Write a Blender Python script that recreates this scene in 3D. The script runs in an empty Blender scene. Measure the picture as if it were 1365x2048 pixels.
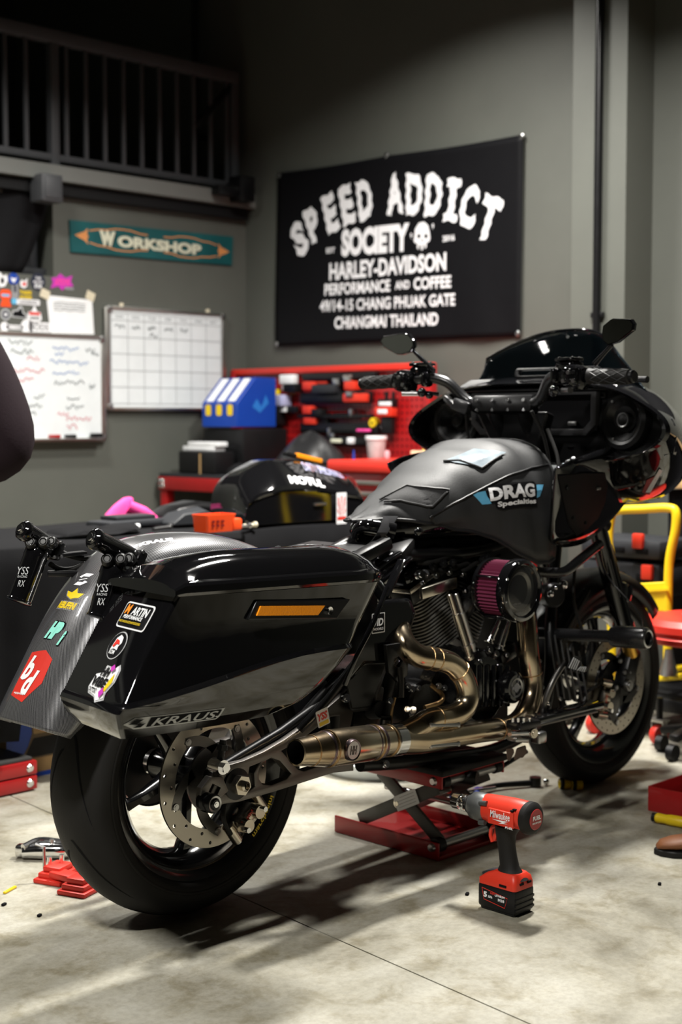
import bpy, bmesh, math, random
from mathutils import Vector, Matrix, Euler
from mathutils.bvhtree import BVHTree
random.seed(7)
scene = bpy.context.scene
COL = scene.collection
# ------------------------------------------------------------------ camera, world, lights, exposure
CAMH, YAW, PITCH, FPX = 1.125, math.radians(44.6), math.radians(-3.7), 2844.4
cd = bpy.data.cameras.new('camera'); cam = bpy.data.objects.new('camera', cd); COL.objects.link(cam)
cam.location = (0, 0, CAMH); cam.rotation_euler = (math.pi/2 + PITCH, 0, YAW - math.pi/2)
cd.sensor_fit = 'VERTICAL'; cd.sensor_height = 36; cd.lens = 50; cd.clip_start = .05
cd.dof.use_dof = True; cd.dof.focus_distance = 3.05; cd.dof.aperture_fstop = 3.2
scene.camera = cam
w = bpy.data.worlds.new('world'); scene.world = w; w.use_nodes = True
w.node_tree.nodes['Background'].inputs[0].default_value = (.5, .55, .6, 1)
w.node_tree.nodes['Background'].inputs[1].default_value = .0
def area(x, y, z, sx, sy, power, col=(1, .97, .91), rz=0, spread=150):
    l = bpy.data.lights.new('ceiling_or_fill_lamp', 'AREA'); l.shape = 'RECTANGLE'; l.size = sx; l.size_y = sy
    l.energy = power; l.color = col; l.spread = math.radians(spread)
    o = bpy.data.objects.new('ceiling_or_fill_lamp', l); COL.objects.link(o); o.location = (x, y, z); o.rotation_euler = (0, 0, rz)
    return o
area(3.50, 2.62, 3.1, .42, .16, 108, spread=150)
area(.20, 1.50, 3.1, .42, .16, 80, spread=150)
area(2.45, 4.60, 3.1, .60, .16, 50, spread=152)
area(4.05, 3.95, 3.1, .60, .16, 34, spread=150)  # added fill without a known fixture, brightens the banner and back wall
area(.20, 4.55, 3.1, .60, .16, 22, spread=152)  # added fill without a known fixture, lifts the railing and the mirror's reflection
vs = scene.view_settings
vs.view_transform = 'Standard'; vs.look = 'None'; vs.gamma = 1; vs.exposure = 0.52; vs.use_curve_mapping = False

# ------------------------------------------------------------------ mesh helpers
def V(*a): return Vector(a)
def crom(pts, n=8):
    pts = [Vector(p) for p in pts]
    if len(pts) < 3: return pts
    P = [pts[0]*2 - pts[1]] + pts + [pts[-1]*2 - pts[-2]]; out = []
    for i in range(1, len(P)-2):
        for k in range(n):
            t = k/n; a, b, c, d = P[i-1], P[i], P[i+1], P[i+2]
            out.append(.5*((2*b) + (c-a)*t + (2*a-5*b+4*c-d)*t*t + (3*b-a-3*c+d)*t**3))
    out.append(pts[-1]); return out
def lerp(a, b, t): return a + (b-a)*t
def circ(r, n=32, cx=0, cy=0, a0=0): return [(cx + r*math.cos(a0+2*math.pi*i/n), cy + r*math.sin(a0+2*math.pi*i/n)) for i in range(n)]
def rrect(w, h, r, n=5, cx=0, cy=0):
    o = []
    for sx, sy, a in ((1, 1, 0), (-1, 1, 90), (-1, -1, 180), (1, -1, 270)):
        for i in range(n+1):
            t = math.radians(a + 90*i/n); o.append((cx + sx*(w/2-r) + r*math.cos(t), cy + sy*(h/2-r) + r*math.sin(t)))
    return o
class Fr:
    """a flat frame: origin, u axis, v axis (made orthonormal)"""
    def __init__(s, o, u, v):
        s.o = Vector(o); s.u = Vector(u).normalized(); v = Vector(v); s.v = (v - s.u*v.dot(s.u)).normalized(); s.n = s.u.cross(s.v)
    def p(s, x, y, z=0): return s.o + s.u*x + s.v*y + s.n*z
class MB:
    def __init__(s): s.v = []; s.f = []; s.uv = {}
    def add(s, vs, fs):
        k = len(s.v); s.v += [Vector(p) for p in vs]; s.f += [[i+k for i in f] for f in fs]; return s
    def box(s, c, size, rot=(0, 0, 0), bev=0, seg=2):
        bm = bmesh.new(); bmesh.ops.create_cube(bm, size=1)
        for v in bm.verts: v.co = Vector((v.co.x*size[0], v.co.y*size[1], v.co.z*size[2]))
        if bev: bmesh.ops.bevel(bm, geom=bm.edges[:], offset=min(bev, .49*min(size)), segments=seg, affect='EDGES', profile=.5)
        R = Euler([math.radians(a) for a in rot]).to_matrix() if not isinstance(rot, Matrix) else rot
        bm.verts.index_update(); c = Vector(c)
        s.add([R @ v.co + c for v in bm.verts], [[v.index for v in f.verts] for f in bm.faces]); bm.free(); return s
    def bar(s, p0, p1, w, h, up=(0, 0, 1), bev=0):
        p0, p1 = Vector(p0), Vector(p1); x = (p1-p0).normalized(); y = Vector(up).cross(x)
        y = y.normalized() if y.length > 1e-4 else Vector((1, 0, 0)).cross(x).normalized(); z = x.cross(y)
        return s.box((p0+p1)/2, ((p1-p0).length, w, h), Matrix((x, y, z)).transposed(), bev)
    def tube(s, pts, r, n=14, caps=True, sm=0):
        pts = crom(pts, sm) if sm else [Vector(p) for p in pts]; m = len(pts); rings = []
        rr = r if isinstance(r, (list, tuple)) else [r]*m
        if len(rr) != m: rr = [lerp(rr[int(i*(len(rr)-1)/(m-1)-1e-9)], rr[min(len(rr)-1, int(i*(len(rr)-1)/(m-1)-1e-9)+1)], (i*(len(rr)-1)/(m-1)) - int(i*(len(rr)-1)/(m-1)-1e-9)) for i in range(m)]
        t = (pts[1]-pts[0]).normalized(); a = t.orthogonal().normalized()
        for i in range(m):
            t = (pts[min(i+1, m-1)] - pts[max(i-1, 0)]).normalized(); a = (a - t*a.dot(t)).normalized(); b = t.cross(a)
            rings.append([pts[i] + (a*math.cos(2*math.pi*k/n) + b*math.sin(2*math.pi*k/n))*rr[i] for k in range(n)])
        return s.loft(rings, True, caps)
    def cyl(s, p0, p1, r0, r1=None, n=20, caps=True): return s.tube([p0, p1], [r0, r0 if r1 is None else r1], n, caps)
    def loft(s, secs, closed=True, caps=True, loop=False):
        k = len(s.v); n = len(secs[0]); m = len(secs); fs = []
        for i in range(m if loop else m-1):
            for j in range(n if closed else n-1):
                a, b = i*n + j, i*n + (j+1) % n; c, d = ((i+1) % m)*n + (j+1) % n, ((i+1) % m)*n + j; fs.append([a, b, c, d])
        if caps and closed and not loop: fs.append(list(range(n))[::-1]); fs.append([(m-1)*n + j for j in range(n)])
        return s.add([p for q in secs for p in q], fs)
    def lathe(s, prof, o, axis, n=40, caps=False, a0=0, a1=2*math.pi, loop=False):
        o = Vector(o); ax = Vector(axis).normalized(); a = ax.orthogonal().normalized(); b = ax.cross(a); full = abs(a1-a0-2*math.pi) < 1e-6
        secs = [[o + ax*h + (a*math.cos(t) + b*math.sin(t))*max(r, 1e-5) for t in [a0 + (a1-a0)*k/n for k in range(n if full else n+1)]] for r, h in prof]
        return s.loft(secs, full, caps, loop)
    def sph(s, c, r, sc=(1, 1, 1), n=16, m=10):
        c = Vector(c); return s.loft([[c + Vector((r*sc[0]*max(math.sin(math.pi*i/m), 1e-4)*math.cos(2*math.pi*j/n), r*sc[1]*max(math.sin(math.pi*i/m), 1e-4)*math.sin(2*math.pi*j/n), r*sc[2]*math.cos(math.pi*i/m))) for j in range(n)] for i in range(m+1)], True, False)
    def prism(s, poly, fr, z0, z1):
        return s.loft([[fr.p(x, y, z0) for x, y in poly], [fr.p(x, y, z1) for x, y in poly]])
    def plate(s, loops, fr, z0, z1, bev=0):
        vs, fs = plate2d(loops, (z1-z0)/2 - bev, bev); zc = (z0+z1)/2
        return s.add([fr.p(x, y, z+zc) for x, y, z in vs], fs)
    def hexb(s, p0, p1, r): return s.tube([p0, p1], r, 6)
def plate2d(loops, ext, bev=0):
    cu = bpy.data.curves.new('tmp', 'CURVE'); cu.dimensions = '2D'; cu.fill_mode = 'BOTH'; cu.extrude = max(ext, 0); cu.bevel_depth = bev; cu.bevel_resolution = 1
    if bev: cu.offset = -bev
    for L in loops:
        sp = cu.splines.new('POLY'); sp.points.add(len(L)-1); sp.use_cyclic_u = True
        for p, q in zip(sp.points, L): p.co = (q[0], q[1], 0, 1)
    ob = bpy.data.objects.new('tmp', cu); me = bpy.data.meshes.new_from_object(ob)
    r = [tuple(v.co) for v in me.vertices], [list(p.vertices) for p in me.polygons]
    bpy.data.objects.remove(ob); bpy.data.curves.remove(cu); bpy.data.meshes.remove(me); return r
def text2d(body, w=None, h=None, bold=.0, shear=0, ext=0, space=1.0, cx=0, cy=0, res=3):
    """lettering as a flat mesh, fitted to w x h around (cx, cy)"""
    cu = bpy.data.curves.new('tmp', 'FONT'); cu.body = body; cu.size = 1; cu.offset = bold; cu.shear = shear; cu.extrude = 0; cu.space_character = space; cu.resolution_u = res; cu.fill_mode = 'FRONT'
    ob = bpy.data.objects.new('tmp', cu); me = bpy.data.meshes.new_from_object(ob)
    vs = [tuple(v.co) for v in me.vertices]; fs = [list(p.vertices) for p in me.polygons]
    bpy.data.objects.remove(ob); bpy.data.curves.remove(cu); bpy.data.meshes.remove(me)
    x0, x1 = min(v[0] for v in vs), max(v[0] for v in vs); y0, y1 = min(v[1] for v in vs), max(v[1] for v in vs)
    sx = (w/(x1-x0)) if w else None; sy = (h/(y1-y0)) if h else sx
    if sx is None: sx = sy
    return [((v[0]-(x0+x1)/2)*sx + cx, (v[1]-(y0+y1)/2)*sy + cy) for v in vs], fs
def subdiv2d(vs, fs, maxlen):
    bm = bmesh.new(); bv = [bm.verts.new((x, y, 0)) for x, y in vs]
    for f in fs:
        try: bm.faces.new([bv[i] for i in f])
        except ValueError: pass
    bmesh.ops.triangulate(bm, faces=bm.faces[:])
    for _ in range(5):
        es = [e for e in bm.edges if e.calc_length() > maxlen]
        if not es: break
        bmesh.ops.subdivide_edges(bm, edges=es, cuts=1); bmesh.ops.triangulate(bm, faces=[f for f in bm.faces if len(f.verts) > 3])
    bm.verts.index_update(); r = [(v.co.x, v.co.y) for v in bm.verts], [[v.index for v in f.verts] for f in bm.faces]; bm.free(); return r
def decal(vs, fs, fr, z=0.0006, bvh=None, maxlen=.012, warp=None):
    """flat print laid on a surface: on the frame's plane, or pressed onto a curved surface"""
    if bvh or warp: vs, fs = subdiv2d(vs, fs, maxlen)
    out = []
    for x, y in vs:
        if warp: x, y = warp(x, y)
        p = fr.p(x, y, z)
        if bvh:
            hit, nn, _, _ = bvh.ray_cast(fr.p(x, y, .12), -fr.n, .4)
            if hit is not None: p = hit + fr.n*z
        out.append(p)
    mb = MB(); mb.add(out, fs); return mb
def polyf(poly): return plate2d([poly], 0)
def flat(poly): v, f = plate2d([poly] if not isinstance(poly[0][0], (tuple, list)) else poly, 0); return [(a, b) for a, b, c in v], f
def stroke(pts, w, closed=False):
    """a flat ribbon along 2D points"""
    m = len(pts); vs = []; fs = []
    for i, (x, y) in enumerate(pts):
        a = pts[max(i-1, 0)]; b = pts[min(i+1, m-1)]; dx, dy = b[0]-a[0], b[1]-a[1]; l = math.hypot(dx, dy) or 1
        vs += [(x - dy/l*w/2, y + dx/l*w/2), (x + dy/l*w/2, y - dx/l*w/2)]
    for i in range(m-1): fs.append([2*i, 2*i+1, 2*i+3, 2*i+2])
    return vs, fs
def join2d(*parts):
    vs, fs = [], []
    for v, f in parts:
        k = len(vs); vs += [p[:2] for p in v]; fs += [[i+k for i in q] for q in f]
    return vs, fs
def finish(me, smooth):
    bm = bmesh.new(); bm.from_mesh(me); bmesh.ops.remove_doubles(bm, verts=bm.verts[:], dist=1e-6); bmesh.ops.recalc_face_normals(bm, faces=bm.faces[:]); bm.to_mesh(me); bm.free()
    if smooth:
        for p in me.polygons: p.use_smooth = True
        me.set_sharp_from_angle(angle=math.radians(smooth))
def P(name, mb, m, parent=None, label=None, smooth=35, bev=0, sub=0, loc=None):
    me = bpy.data.meshes.new(name); me.from_pydata([tuple(v) for v in mb.v], [], mb.f); finish(me, smooth); me.materials.append(M[m])
    o = bpy.data.objects.new(name, me); COL.objects.link(o); o.parent = parent
    if loc is not None: o.location = loc
    if label: o['label'] = label
    if bev:
        b = o.modifiers.new('bevel', 'BEVEL'); b.width = bev; b.segments = 2; b.limit_method = 'ANGLE'; b.angle_limit = math.radians(38); b.harden_normals = False
    if sub: sm = o.modifiers.new('sub', 'SUBSURF'); sm.levels = sub; sm.render_levels = sub
    return o
def D(name, vf, fr, m, parent, z=.0006, bvh=None, maxlen=.012, label=None, warp=None):
    return P(name, decal(vf[0], vf[1], fr, z, bvh, maxlen, warp), m, parent, label, smooth=0)
def thing(name, label, cat, loc=(0, 0, 0), rz=0, group=None):
    o = bpy.data.objects.new(name, None); COL.objects.link(o); o.location = loc; o.rotation_euler = (0, 0, rz); o.empty_display_size = .05
    o['label'] = label; o['category'] = cat
    if group: o['group'] = group
    return o
def tag(o, label, cat, group=None):
    o['label'] = label; o['category'] = cat
    if group: o['group'] = group
    return o
def struct(o): o['kind'] = 'structure'; return o
def inst(o, loc=(0, 0, 0), rot=None, parent=None, name=None):
    c = o.copy(); COL.objects.link(c); c.location = loc; c.parent = parent if parent else o.parent
    if rot is not None: c.rotation_euler = rot
    return c
# ------------------------------------------------------------------ materials (all procedural)
M = {}
def mat(name, col, rough=.5, metal=0, coat=0, var=.06, scale=18, bump=0, bscale=60, emit=0, trans=0, alpha=1, spec=.5, rvar=.05, coat_r=.04, ior=1.45):
    m = bpy.data.materials.new(name); m.use_nodes = True; nt = m.node_tree; b = nt.nodes['Principled BSDF']; L = nt.links.new
    tc = nt.nodes.new('ShaderNodeTexCoord'); nz = nt.nodes.new('ShaderNodeTexNoise'); nz.inputs['Scale'].default_value = scale; nz.inputs['Detail'].default_value = 4
    L(tc.outputs['Object'], nz.inputs['Vector'])
    mx = nt.nodes.new('ShaderNodeMix'); mx.data_type = 'RGBA'; c = col
    mx.inputs[6].default_value = (c[0]*(1-var), c[1]*(1-var), c[2]*(1-var), 1); mx.inputs[7].default_value = (min(1, c[0]*(1+var)), min(1, c[1]*(1+var)), min(1, c[2]*(1+var)), 1)
    L(nz.outputs['Fac'], mx.inputs[0]); L(mx.outputs[2], b.inputs['Base Color'])
    mr = nt.nodes.new('ShaderNodeMapRange'); mr.inputs[3].default_value = max(0, rough-rvar); mr.inputs[4].default_value = min(1, rough+rvar); L(nz.outputs['Fac'], mr.inputs[0]); L(mr.outputs[0], b.inputs['Roughness'])
    b.inputs['Metallic'].default_value = metal; b.inputs['Coat Weight'].default_value = coat; b.inputs['Coat Roughness'].default_value = coat_r; b.inputs['Specular IOR Level'].default_value = spec; b.inputs['IOR'].default_value = ior
    b.inputs['Transmission Weight'].default_value = trans; b.inputs['Alpha'].default_value = alpha
    if emit: L(mx.outputs[2], b.inputs['Emission Color']); b.inputs['Emission Strength'].default_value = emit
    if bump:
        n2 = nt.nodes.new('ShaderNodeTexNoise'); n2.inputs['Scale'].default_value = bscale; n2.inputs['Detail'].default_value = 5; L(tc.outputs['Object'], n2.inputs['Vector'])
        bp = nt.nodes.new('ShaderNodeBump'); bp.inputs['Strength'].default_value = bump; bp.inputs['Distance'].default_value = .002; L(n2.outputs['Fac'], bp.inputs['Height']); L(bp.outputs[0], b.inputs['Normal'])
    M[name] = m; return m
mat('gloss_black', (.0035, .0035, .004), .06, coat=.6, rvar=.02, var=.0)
mat('satin_black', (.0045, .0045, .005), .32, spec=0.40)
mat('matte_black', (.006, .006, .0066), .6, bump=.1, spec=0.25)
mat('deep_black', (.004, .004, .005), .75, spec=0.15)
mat('rubber', (.0085, .0080, .0076), .62, bump=.12, bscale=160, var=.15, spec=0.30)
mat('rubber_worn', (.03, .029, .027), .7, bump=.12, bscale=160, var=.15)
mat('cast_black', (.004, .004, .0045), .25, bump=.25, bscale=300)
mat('chrome', (.75, .75, .76), .12, 1)
mat('steel', (.42, .42, .42), .3, 1, bump=.05)
mat('aluminium', (.5, .49, .46), .36, 1)
mat('dark_alu', (.13, .125, .12), .38, 1)
mat('bar_black', (.010, .010, .011), .28, coat=.3, coat_r=.2)
mat('disc_steel', (.40, .37, .32), .34, 1, var=.1)
mat('fin_alu', (.20, .195, .18), .36, .25)
mat('swing_alu', (.16, .15, .14), .42, 1)
mat('nickel', (.55, .5, .42), .22, 1)
mat('gold', (.62, .36, .06), .3, .9)
mat('amber', (.85, .28, .01), .22, coat=.5, bump=.4, bscale=260)
mat('cloth_black', (.0065, .0065, .0075), .85, bump=.3, bscale=220, var=.2, spec=0.15)
mat('vinyl_grey', (.023, .0235, .0245), .52, bump=.25, bscale=420, var=.12, spec=0.40)
mat('vinyl_trim', (.010, .010, .011), .5)
mat('clear_pouch', (.22, .26, .29), .16, coat=.6, var=.45, scale=26, bump=.5, bscale=40)
mat('mesh_net', (.014, .014, .015), .75, bump=.5, bscale=500)
mat('white', (.80, .81, .82), .5)
mat('white_print', (.78, .78, .80), .55)
mat('silver_print', (.46, .47, .48), .4)
mat('grey_print', (.25, .25, .26), .5)
mat('red', (.33, .008, .009), .38, coat=.2, var=.12)
mat('red_bright', (.62, .03, .018), .42, var=.08)
mat('red_dark', (.15, .008, .010), .4)
mat('tool_red', (.62, .035, .015), .42, var=.06)
mat('orange', (.85, .075, .012), .45)
mat('print_orange', (.85, .26, .015), .5)
mat('yellow', (.78, .55, .01), .42, var=.08)
mat('teal', (.26, .72, .60), .5)
mat('pink', (.80, .06, .30), .7, bump=.2, bscale=120)
mat('magenta', (.50, .03, .40), .5)
mat('filter_purple', (.13, .011, .043), .75, var=.15)
mat('blue', (.004, .045, .32), .45)
mat('blue_deep', (.01, .03, .25), .4)
mat('navy', (.012, .016, .035), .5)
mat('sky', (.12, .42, .66), .5)
mat('wood', (.42, .27, .13), .55, var=.25, scale=7)
mat('card', (.36, .23, .10), .75, var=.1)
mat('tan', (.62, .50, .33), .6)
mat('leather_brown', (.17, .062, .022), .55, bump=.25, bscale=150, var=.2)
mat('peg_brown', (.065, .038, .026), .55)
mat('plastic_grey', (.022, .0235, .027), .5, bump=.15, bscale=90, spec=0.35)
mat('plastic_black', (.006, .006, .0066), .42, spec=0.35)
mat('paint_rail', (.055, .057, .062), .5)
mat('skin', (.36, .19, .12), .55)
mat('shirt', (.020, .013, .016), .85, bump=.3, bscale=120, spec=0.10)
mat('jeans', (.02, .025, .04), .85, bump=.2)
mat('hair', (.008, .007, .006), .6)
mat('mirror_glass', (.55, .56, .56), .03, 1, var=0)
mat('tape', (.62, .56, .42), .6)
mat('marker_red', (.55, .16, .19), .6)
mat('marker_blue', (.16, .25, .48), .6)
mat('marker_dark', (.12, .14, .15), .6)
mat('grid_grey', (.34, .36, .37), .6)
mat('board_white', (.70, .735, .75), .3)
mat('smoke_lens', (.02, .02, .022), .05, trans=.0, alpha=.55, coat=1)
mat('windscreen', (.006, .012, .016), .05, coat=.8, alpha=.93)
mat('tub_clear', (.45, .47, .47), .3, var=.3, scale=30)
mat('banner_cloth', (.0045, .0045, .0055), .55, bump=.1, bscale=30, spec=0.12)
mat('fender_grey', (.03, .03, .032), .3)
def node_mat(name): m = bpy.data.materials.new(name); m.use_nodes = True; M[name] = m; return m, m.node_tree, m.node_tree.nodes['Principled BSDF']
def ramp(nt, stops):
    r = nt.nodes.new('ShaderNodeValToRGB')
    while len(r.color_ramp.elements) < len(stops): r.color_ramp.elements.new(.5)
    for e, (p, c) in zip(r.color_ramp.elements, stops): e.position = p; e.color = (*c, 1) if len(c) == 3 else c
    return r
# polished concrete
m, nt, b = node_mat('concrete'); L = nt.links.new
tc = nt.nodes.new('ShaderNodeTexCoord')
def noise(sc, det=6, rough=.6, dist=0):
    n = nt.nodes.new('ShaderNodeTexNoise'); n.inputs['Scale'].default_value = sc; n.inputs['Detail'].default_value = det; n.inputs['Roughness'].default_value = rough; n.inputs['Distortion'].default_value = dist; L(tc.outputs['Object'], n.inputs['Vector']); return n
n1, n2, n3 = noise(2.2, 8, .65, .6), noise(9, 8, .7, .3), noise(70, 4, .7)
r1 = ramp(nt, [(.30, (.180, .167, .124)), (.46, (.325, .310, .253)), (.60, (.415, .400, .342)), (.8, (.475, .463, .408))]); L(n1.outputs['Fac'], r1.inputs[0])
r2 = ramp(nt, [(.33, (.62, .58, .47)), (.5, (.93, .92, .89)), (.65, (1, 1, 1))]); L(n2.outputs['Fac'], r2.inputs[0])
r3 = ramp(nt, [(.3, (.8, .8, .79)), (.6, (1, 1, 1))]); L(n3.outputs['Fac'], r3.inputs[0])
def mul(a, c, f=1):
    x = nt.nodes.new('ShaderNodeMix'); x.data_type = 'RGBA'; x.blend_type = 'MULTIPLY'; x.inputs[0].default_value = f; L(a, x.inputs[6]); L(c, x.inputs[7]); return x.outputs[2]
cc = mul(mul(r1.outputs[0], r2.outputs[0]), r3.outputs[0])
vo = nt.nodes.new('ShaderNodeTexVoronoi'); vo.inputs['Scale'].default_value = 3.2; L(tc.outputs['Object'], vo.inputs['Vector'])
r4 = ramp(nt, [(.0, (.25, .22, .15)), (.045, (.55, .5, .38)), (.09, (1, 1, 1))]); L(vo.outputs['Distance'], r4.inputs[0])
L(mul(cc, r4.outputs[0], .6), b.inputs['Base Color'])
rr = nt.nodes.new('ShaderNodeMapRange'); rr.inputs[3].default_value = .42; rr.inputs[4].default_value = .75; L(n2.outputs['Fac'], rr.inputs[0]); L(rr.outputs[0], b.inputs['Roughness'])
bp = nt.nodes.new('ShaderNodeBump'); bp.inputs['Strength'].default_value = .15; bp.inputs['Distance'].default_value = .003; L(n2.outputs['Fac'], bp.inputs['Height']); L(bp.outputs[0], b.inputs['Normal'])
# painted walls
def wall_mat(name, col):
    global nt, tc, L
    m, nt, b = node_mat(name); L = nt.links.new; tc = nt.nodes.new('ShaderNodeTexCoord')
    n1 = noise(1.3, 6); n2 = noise(140, 3); r = ramp(nt, [(.3, tuple(c*.88 for c in col)), (.7, tuple(c*1.1 for c in col))]); L(n1.outputs['Fac'], r.inputs[0]); L(r.outputs[0], b.inputs['Base Color']); b.inputs['Roughness'].default_value = .62
    bp = nt.nodes.new('ShaderNodeBump'); bp.inputs['Strength'].default_value = .12; bp.inputs['Distance'].default_value = .002; L(n2.outputs['Fac'], bp.inputs['Height']); L(bp.outputs[0], b.inputs['Normal'])
wall_mat('wall_paint', (.082, .086, .074))
wall_mat('slab_paint', (.15, .155, .145))
wall_mat('wall_unlit', (.03, .03, .031))  # shade put into the colour: dark stand-in for unlit walls, mezzanine and recess
# woven carbon fibre under lacquer, woven along the part's own UV grid
m, nt, b = node_mat('carbon'); L = nt.links.new
uv = nt.nodes.new('ShaderNodeUVMap'); uv.uv_map = 'weave'
def wave(sc, rot):
    mp = nt.nodes.new('ShaderNodeMapping'); mp.inputs['Rotation'].default_value = (0, 0, math.radians(rot)); L(uv.outputs[0], mp.inputs[0])
    wv = nt.nodes.new('ShaderNodeTexWave'); wv.inputs['Scale'].default_value = sc; wv.wave_profile = 'SIN'; L(mp.outputs[0], wv.inputs['Vector']); return wv
w1, w2 = wave(108, -62), wave(108, 28)
r1 = ramp(nt, [(.42, (.006, .006, .007)), (.62, (.25, .25, .26))]); L(w1.outputs['Fac'], r1.inputs[0])
r2 = ramp(nt, [(.2, (.78, .78, .78)), (.7, (1, 1, 1))]); L(w2.outputs['Fac'], r2.inputs[0])
L(mul(r1.outputs[0], r2.outputs[0]), b.inputs['Base Color']); b.inputs['Roughness'].default_value = .34; b.inputs['Metallic'].default_value = .55
b.inputs['Coat Weight'].default_value = 1; b.inputs['Coat Roughness'].default_value = .04
# heat-tinted stainless
m, nt, b = node_mat('titanium'); L = nt.links.new; tc = nt.nodes.new('ShaderNodeTexCoord')
n1 = noise(5, 2); r = ramp(nt, [(.3, (.40, .30, .19)), (.5, (.48, .39, .27)), (.7, (.54, .47, .36))]); L(n1.outputs['Fac'], r.inputs[0]); L(r.outputs[0], b.inputs['Base Color'])
b.inputs['Metallic'].default_value = 1; n2 = noise(60, 5); rr = nt.nodes.new('ShaderNodeMapRange'); rr.inputs[3].default_value = .17; rr.inputs[4].default_value = .24; L(n2.outputs['Fac'], rr.inputs[0]); L(rr.outputs[0], b.inputs['Roughness'])
mat('weld', (.42, .27, .13), .3, 1, bump=.4, bscale=250)
mat('heat_blue', (.17, .13, .14), .3, 1)
mat('gloss_wheel', (.006, .006, .007), .14, coat=.5)

mat('cream', (.62, .62, .48), .5); mat('flame', (.62, .25, .08), .5); mat('sign_teal', (.006, .075, .08), .4, var=.6, scale=6)
mat('sticker_lilac', (.42, .42, .62), .5); mat('teal_dark', (.02, .12, .16), .4); mat('sky_blue', (.02, .16, .52), .5); mat('bag_black', (.012, .012, .013), .38, bump=.8, bscale=14)
mat('pink_pale', (.62, .35, .38), .5); mat('jack_grey', (.075, .073, .068), .45); mat('nose_grey', (.10, .105, .105), .42, .6); mat('card_dark', (.12, .085, .045), .7)
# ------------------------------------------------------------------ the room
XW, YW = 5.07, 5.71
def slab(name, c, s, m, bev=0):
    mb = MB(); mb.box((0, 0, 0), s, bev=bev); o = P(name, mb, m, smooth=0, loc=c); return struct(o)
# floor in two pours with a sawn joint between them (the joint runs across the bike)
def floor_piece(name, poly):
    mb = MB(); mb.prism(poly, Fr((0, 0, 0), (1, 0, 0), (0, 1, 0)), -.12, 0); o = P(name, mb, 'concrete', smooth=0); return o
jx = lambda y: 2.187 + (y-2.548)*.0985
g = .0022
fl = struct(floor_piece('floor', [(-3.2, -3.2), (jx(-3.2)-g, -3.2), (jx(6.2)-g, 6.2), (-3.2, 6.2)]))
f2 = floor_piece('floor_slab', [(jx(-3.2)+g, -3.2), (6.0, -3.2), (6.0, 6.2), (jx(6.2)+g, 6.2)]); f2.parent = fl
mb = MB(); mb.prism([(jx(-3.2)-g, -3.2), (jx(-3.2)+g, -3.2), (jx(6.2)+g, 6.2), (jx(6.2)-g, 6.2)], Fr((0, 0, 0), (1, 0, 0), (0, 1, 0)), -.03, -.006)
P('expansion_joint', mb, 'matte_black', fl)
slab('wall_back', (XW+.1, 2.3, 2.4), (.2, 11.6, 4.8), 'wall_paint')
# left wall has an opening near the frame's left edge: built as the panels around it
mb = MB(); op0, op1, oz0, oz1 = 2.2, 3.86, 1.80, 2.16
ZS = 2.235
for x0, x1, z0, z1 in ((-3.2, op0, 0, ZS), (op1, XW, 0, ZS), (op0, op1, 0, oz0), (op0, op1, oz1, ZS)):
    mb.box(((x0+x1)/2, YW+.09, (z0+z1)/2), (x1-x0, .18, z1-z0))
struct(P('wall_left', mb, 'wall_paint', smooth=0))
slab('wall_right', (1, -3.3, 2.4), (8.6, .2, 4.8), 'wall_unlit')
slab('wall_front', (-3.3, 1.2, 2.4), (.2, 9.2, 4.8), 'wall_unlit')
slab('ceiling', (1, 2.3, 4.85), (8.6, 11.6, .1), 'wall_unlit')
slab('wall_mezzanine', (1, 8.0, 3.5), (8.6, .2, 2.8), 'wall_unlit')
o = slab('trim_1', (1.0, YW+1.1, ZS+.035), (8.2, 2.36, .07), 'slab_paint'); o.name = 'trim_1'
slab('trim_2', (1.0, YW-.02, ZS-.035), (8.1, .05, .05), 'matte_black')
# pillar standing proud of the back wall, conduit on its face
PY0, PY1, PX = 3.215, 3.475, 4.875
slab('wall_pillar', ((PX+XW)/2, (PY0+PY1)/2, 2.4), (XW-PX, PY1-PY0, 4.8), 'wall_paint')
t = thing('conduit_pipe', 'thin black conduit pipe running up the grey pillar', 'pipe', (PX-.018, 3.335, 1.0))
P('pipe', MB().cyl((0, 0, -.2), (0, 0, 3.7), .017, n=14), 'satin_black', t)
for z in (.55, 1.9, 3.0): P('pipe_clip', MB().box((.008, 0, z), (.02, .06, .022), bev=.003), 'satin_black', t)
t = thing('downpipe', 'black pipe in the dark upper corner behind the railing', 'pipe', (4.99, 6.02, 2.35))
P('pipe', MB().cyl((0, 0, 0), (0, 0, 2.4), .02, n=14), 'matte_black', t)
for z in (.3, 1.4): P('pipe_clip', MB().box((.03, 0, z), (.07, .06, .025), bev=.003), 'matte_black', t)
# ------------------------------------------------------------------ the motorcycle
R0 = Vector((2.03, 2.515, 0))
_f = Vector((math.cos(YAW)*math.cos(PITCH), math.sin(YAW)*math.cos(PITCH), math.sin(PITCH))); _r = Vector((math.sin(YAW), -math.cos(YAW), 0)); _u = _r.cross(_f)
def ray(x, y): return _f + _r*((x-682.5)/FPX) - _u*((y-1024)/FPX)
def B(x, y, by):
    """measured point of the photograph on the bike's lengthwise plane at lateral offset by -> bike coordinates"""
    d = ray(x, y); t = (R0.y+by)/d.y; return Vector((0, 0, CAMH)) + d*t - R0
def WX(x, y, X): d = ray(x, y); return Vector((0, 0, CAMH)) + d*(X/d.x)
def WY(x, y, Y): d = ray(x, y); return Vector((0, 0, CAMH)) + d*(Y/d.y)
def WZ(x, y, Z=0): d = ray(x, y); return Vector((0, 0, CAMH)) + d*((Z-CAMH)/d.z)
bike = thing('motorcycle', 'black custom bagger motorcycle with carbon rear fender and bronze exhaust on a red jack', 'motorcycle', R0)
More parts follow.
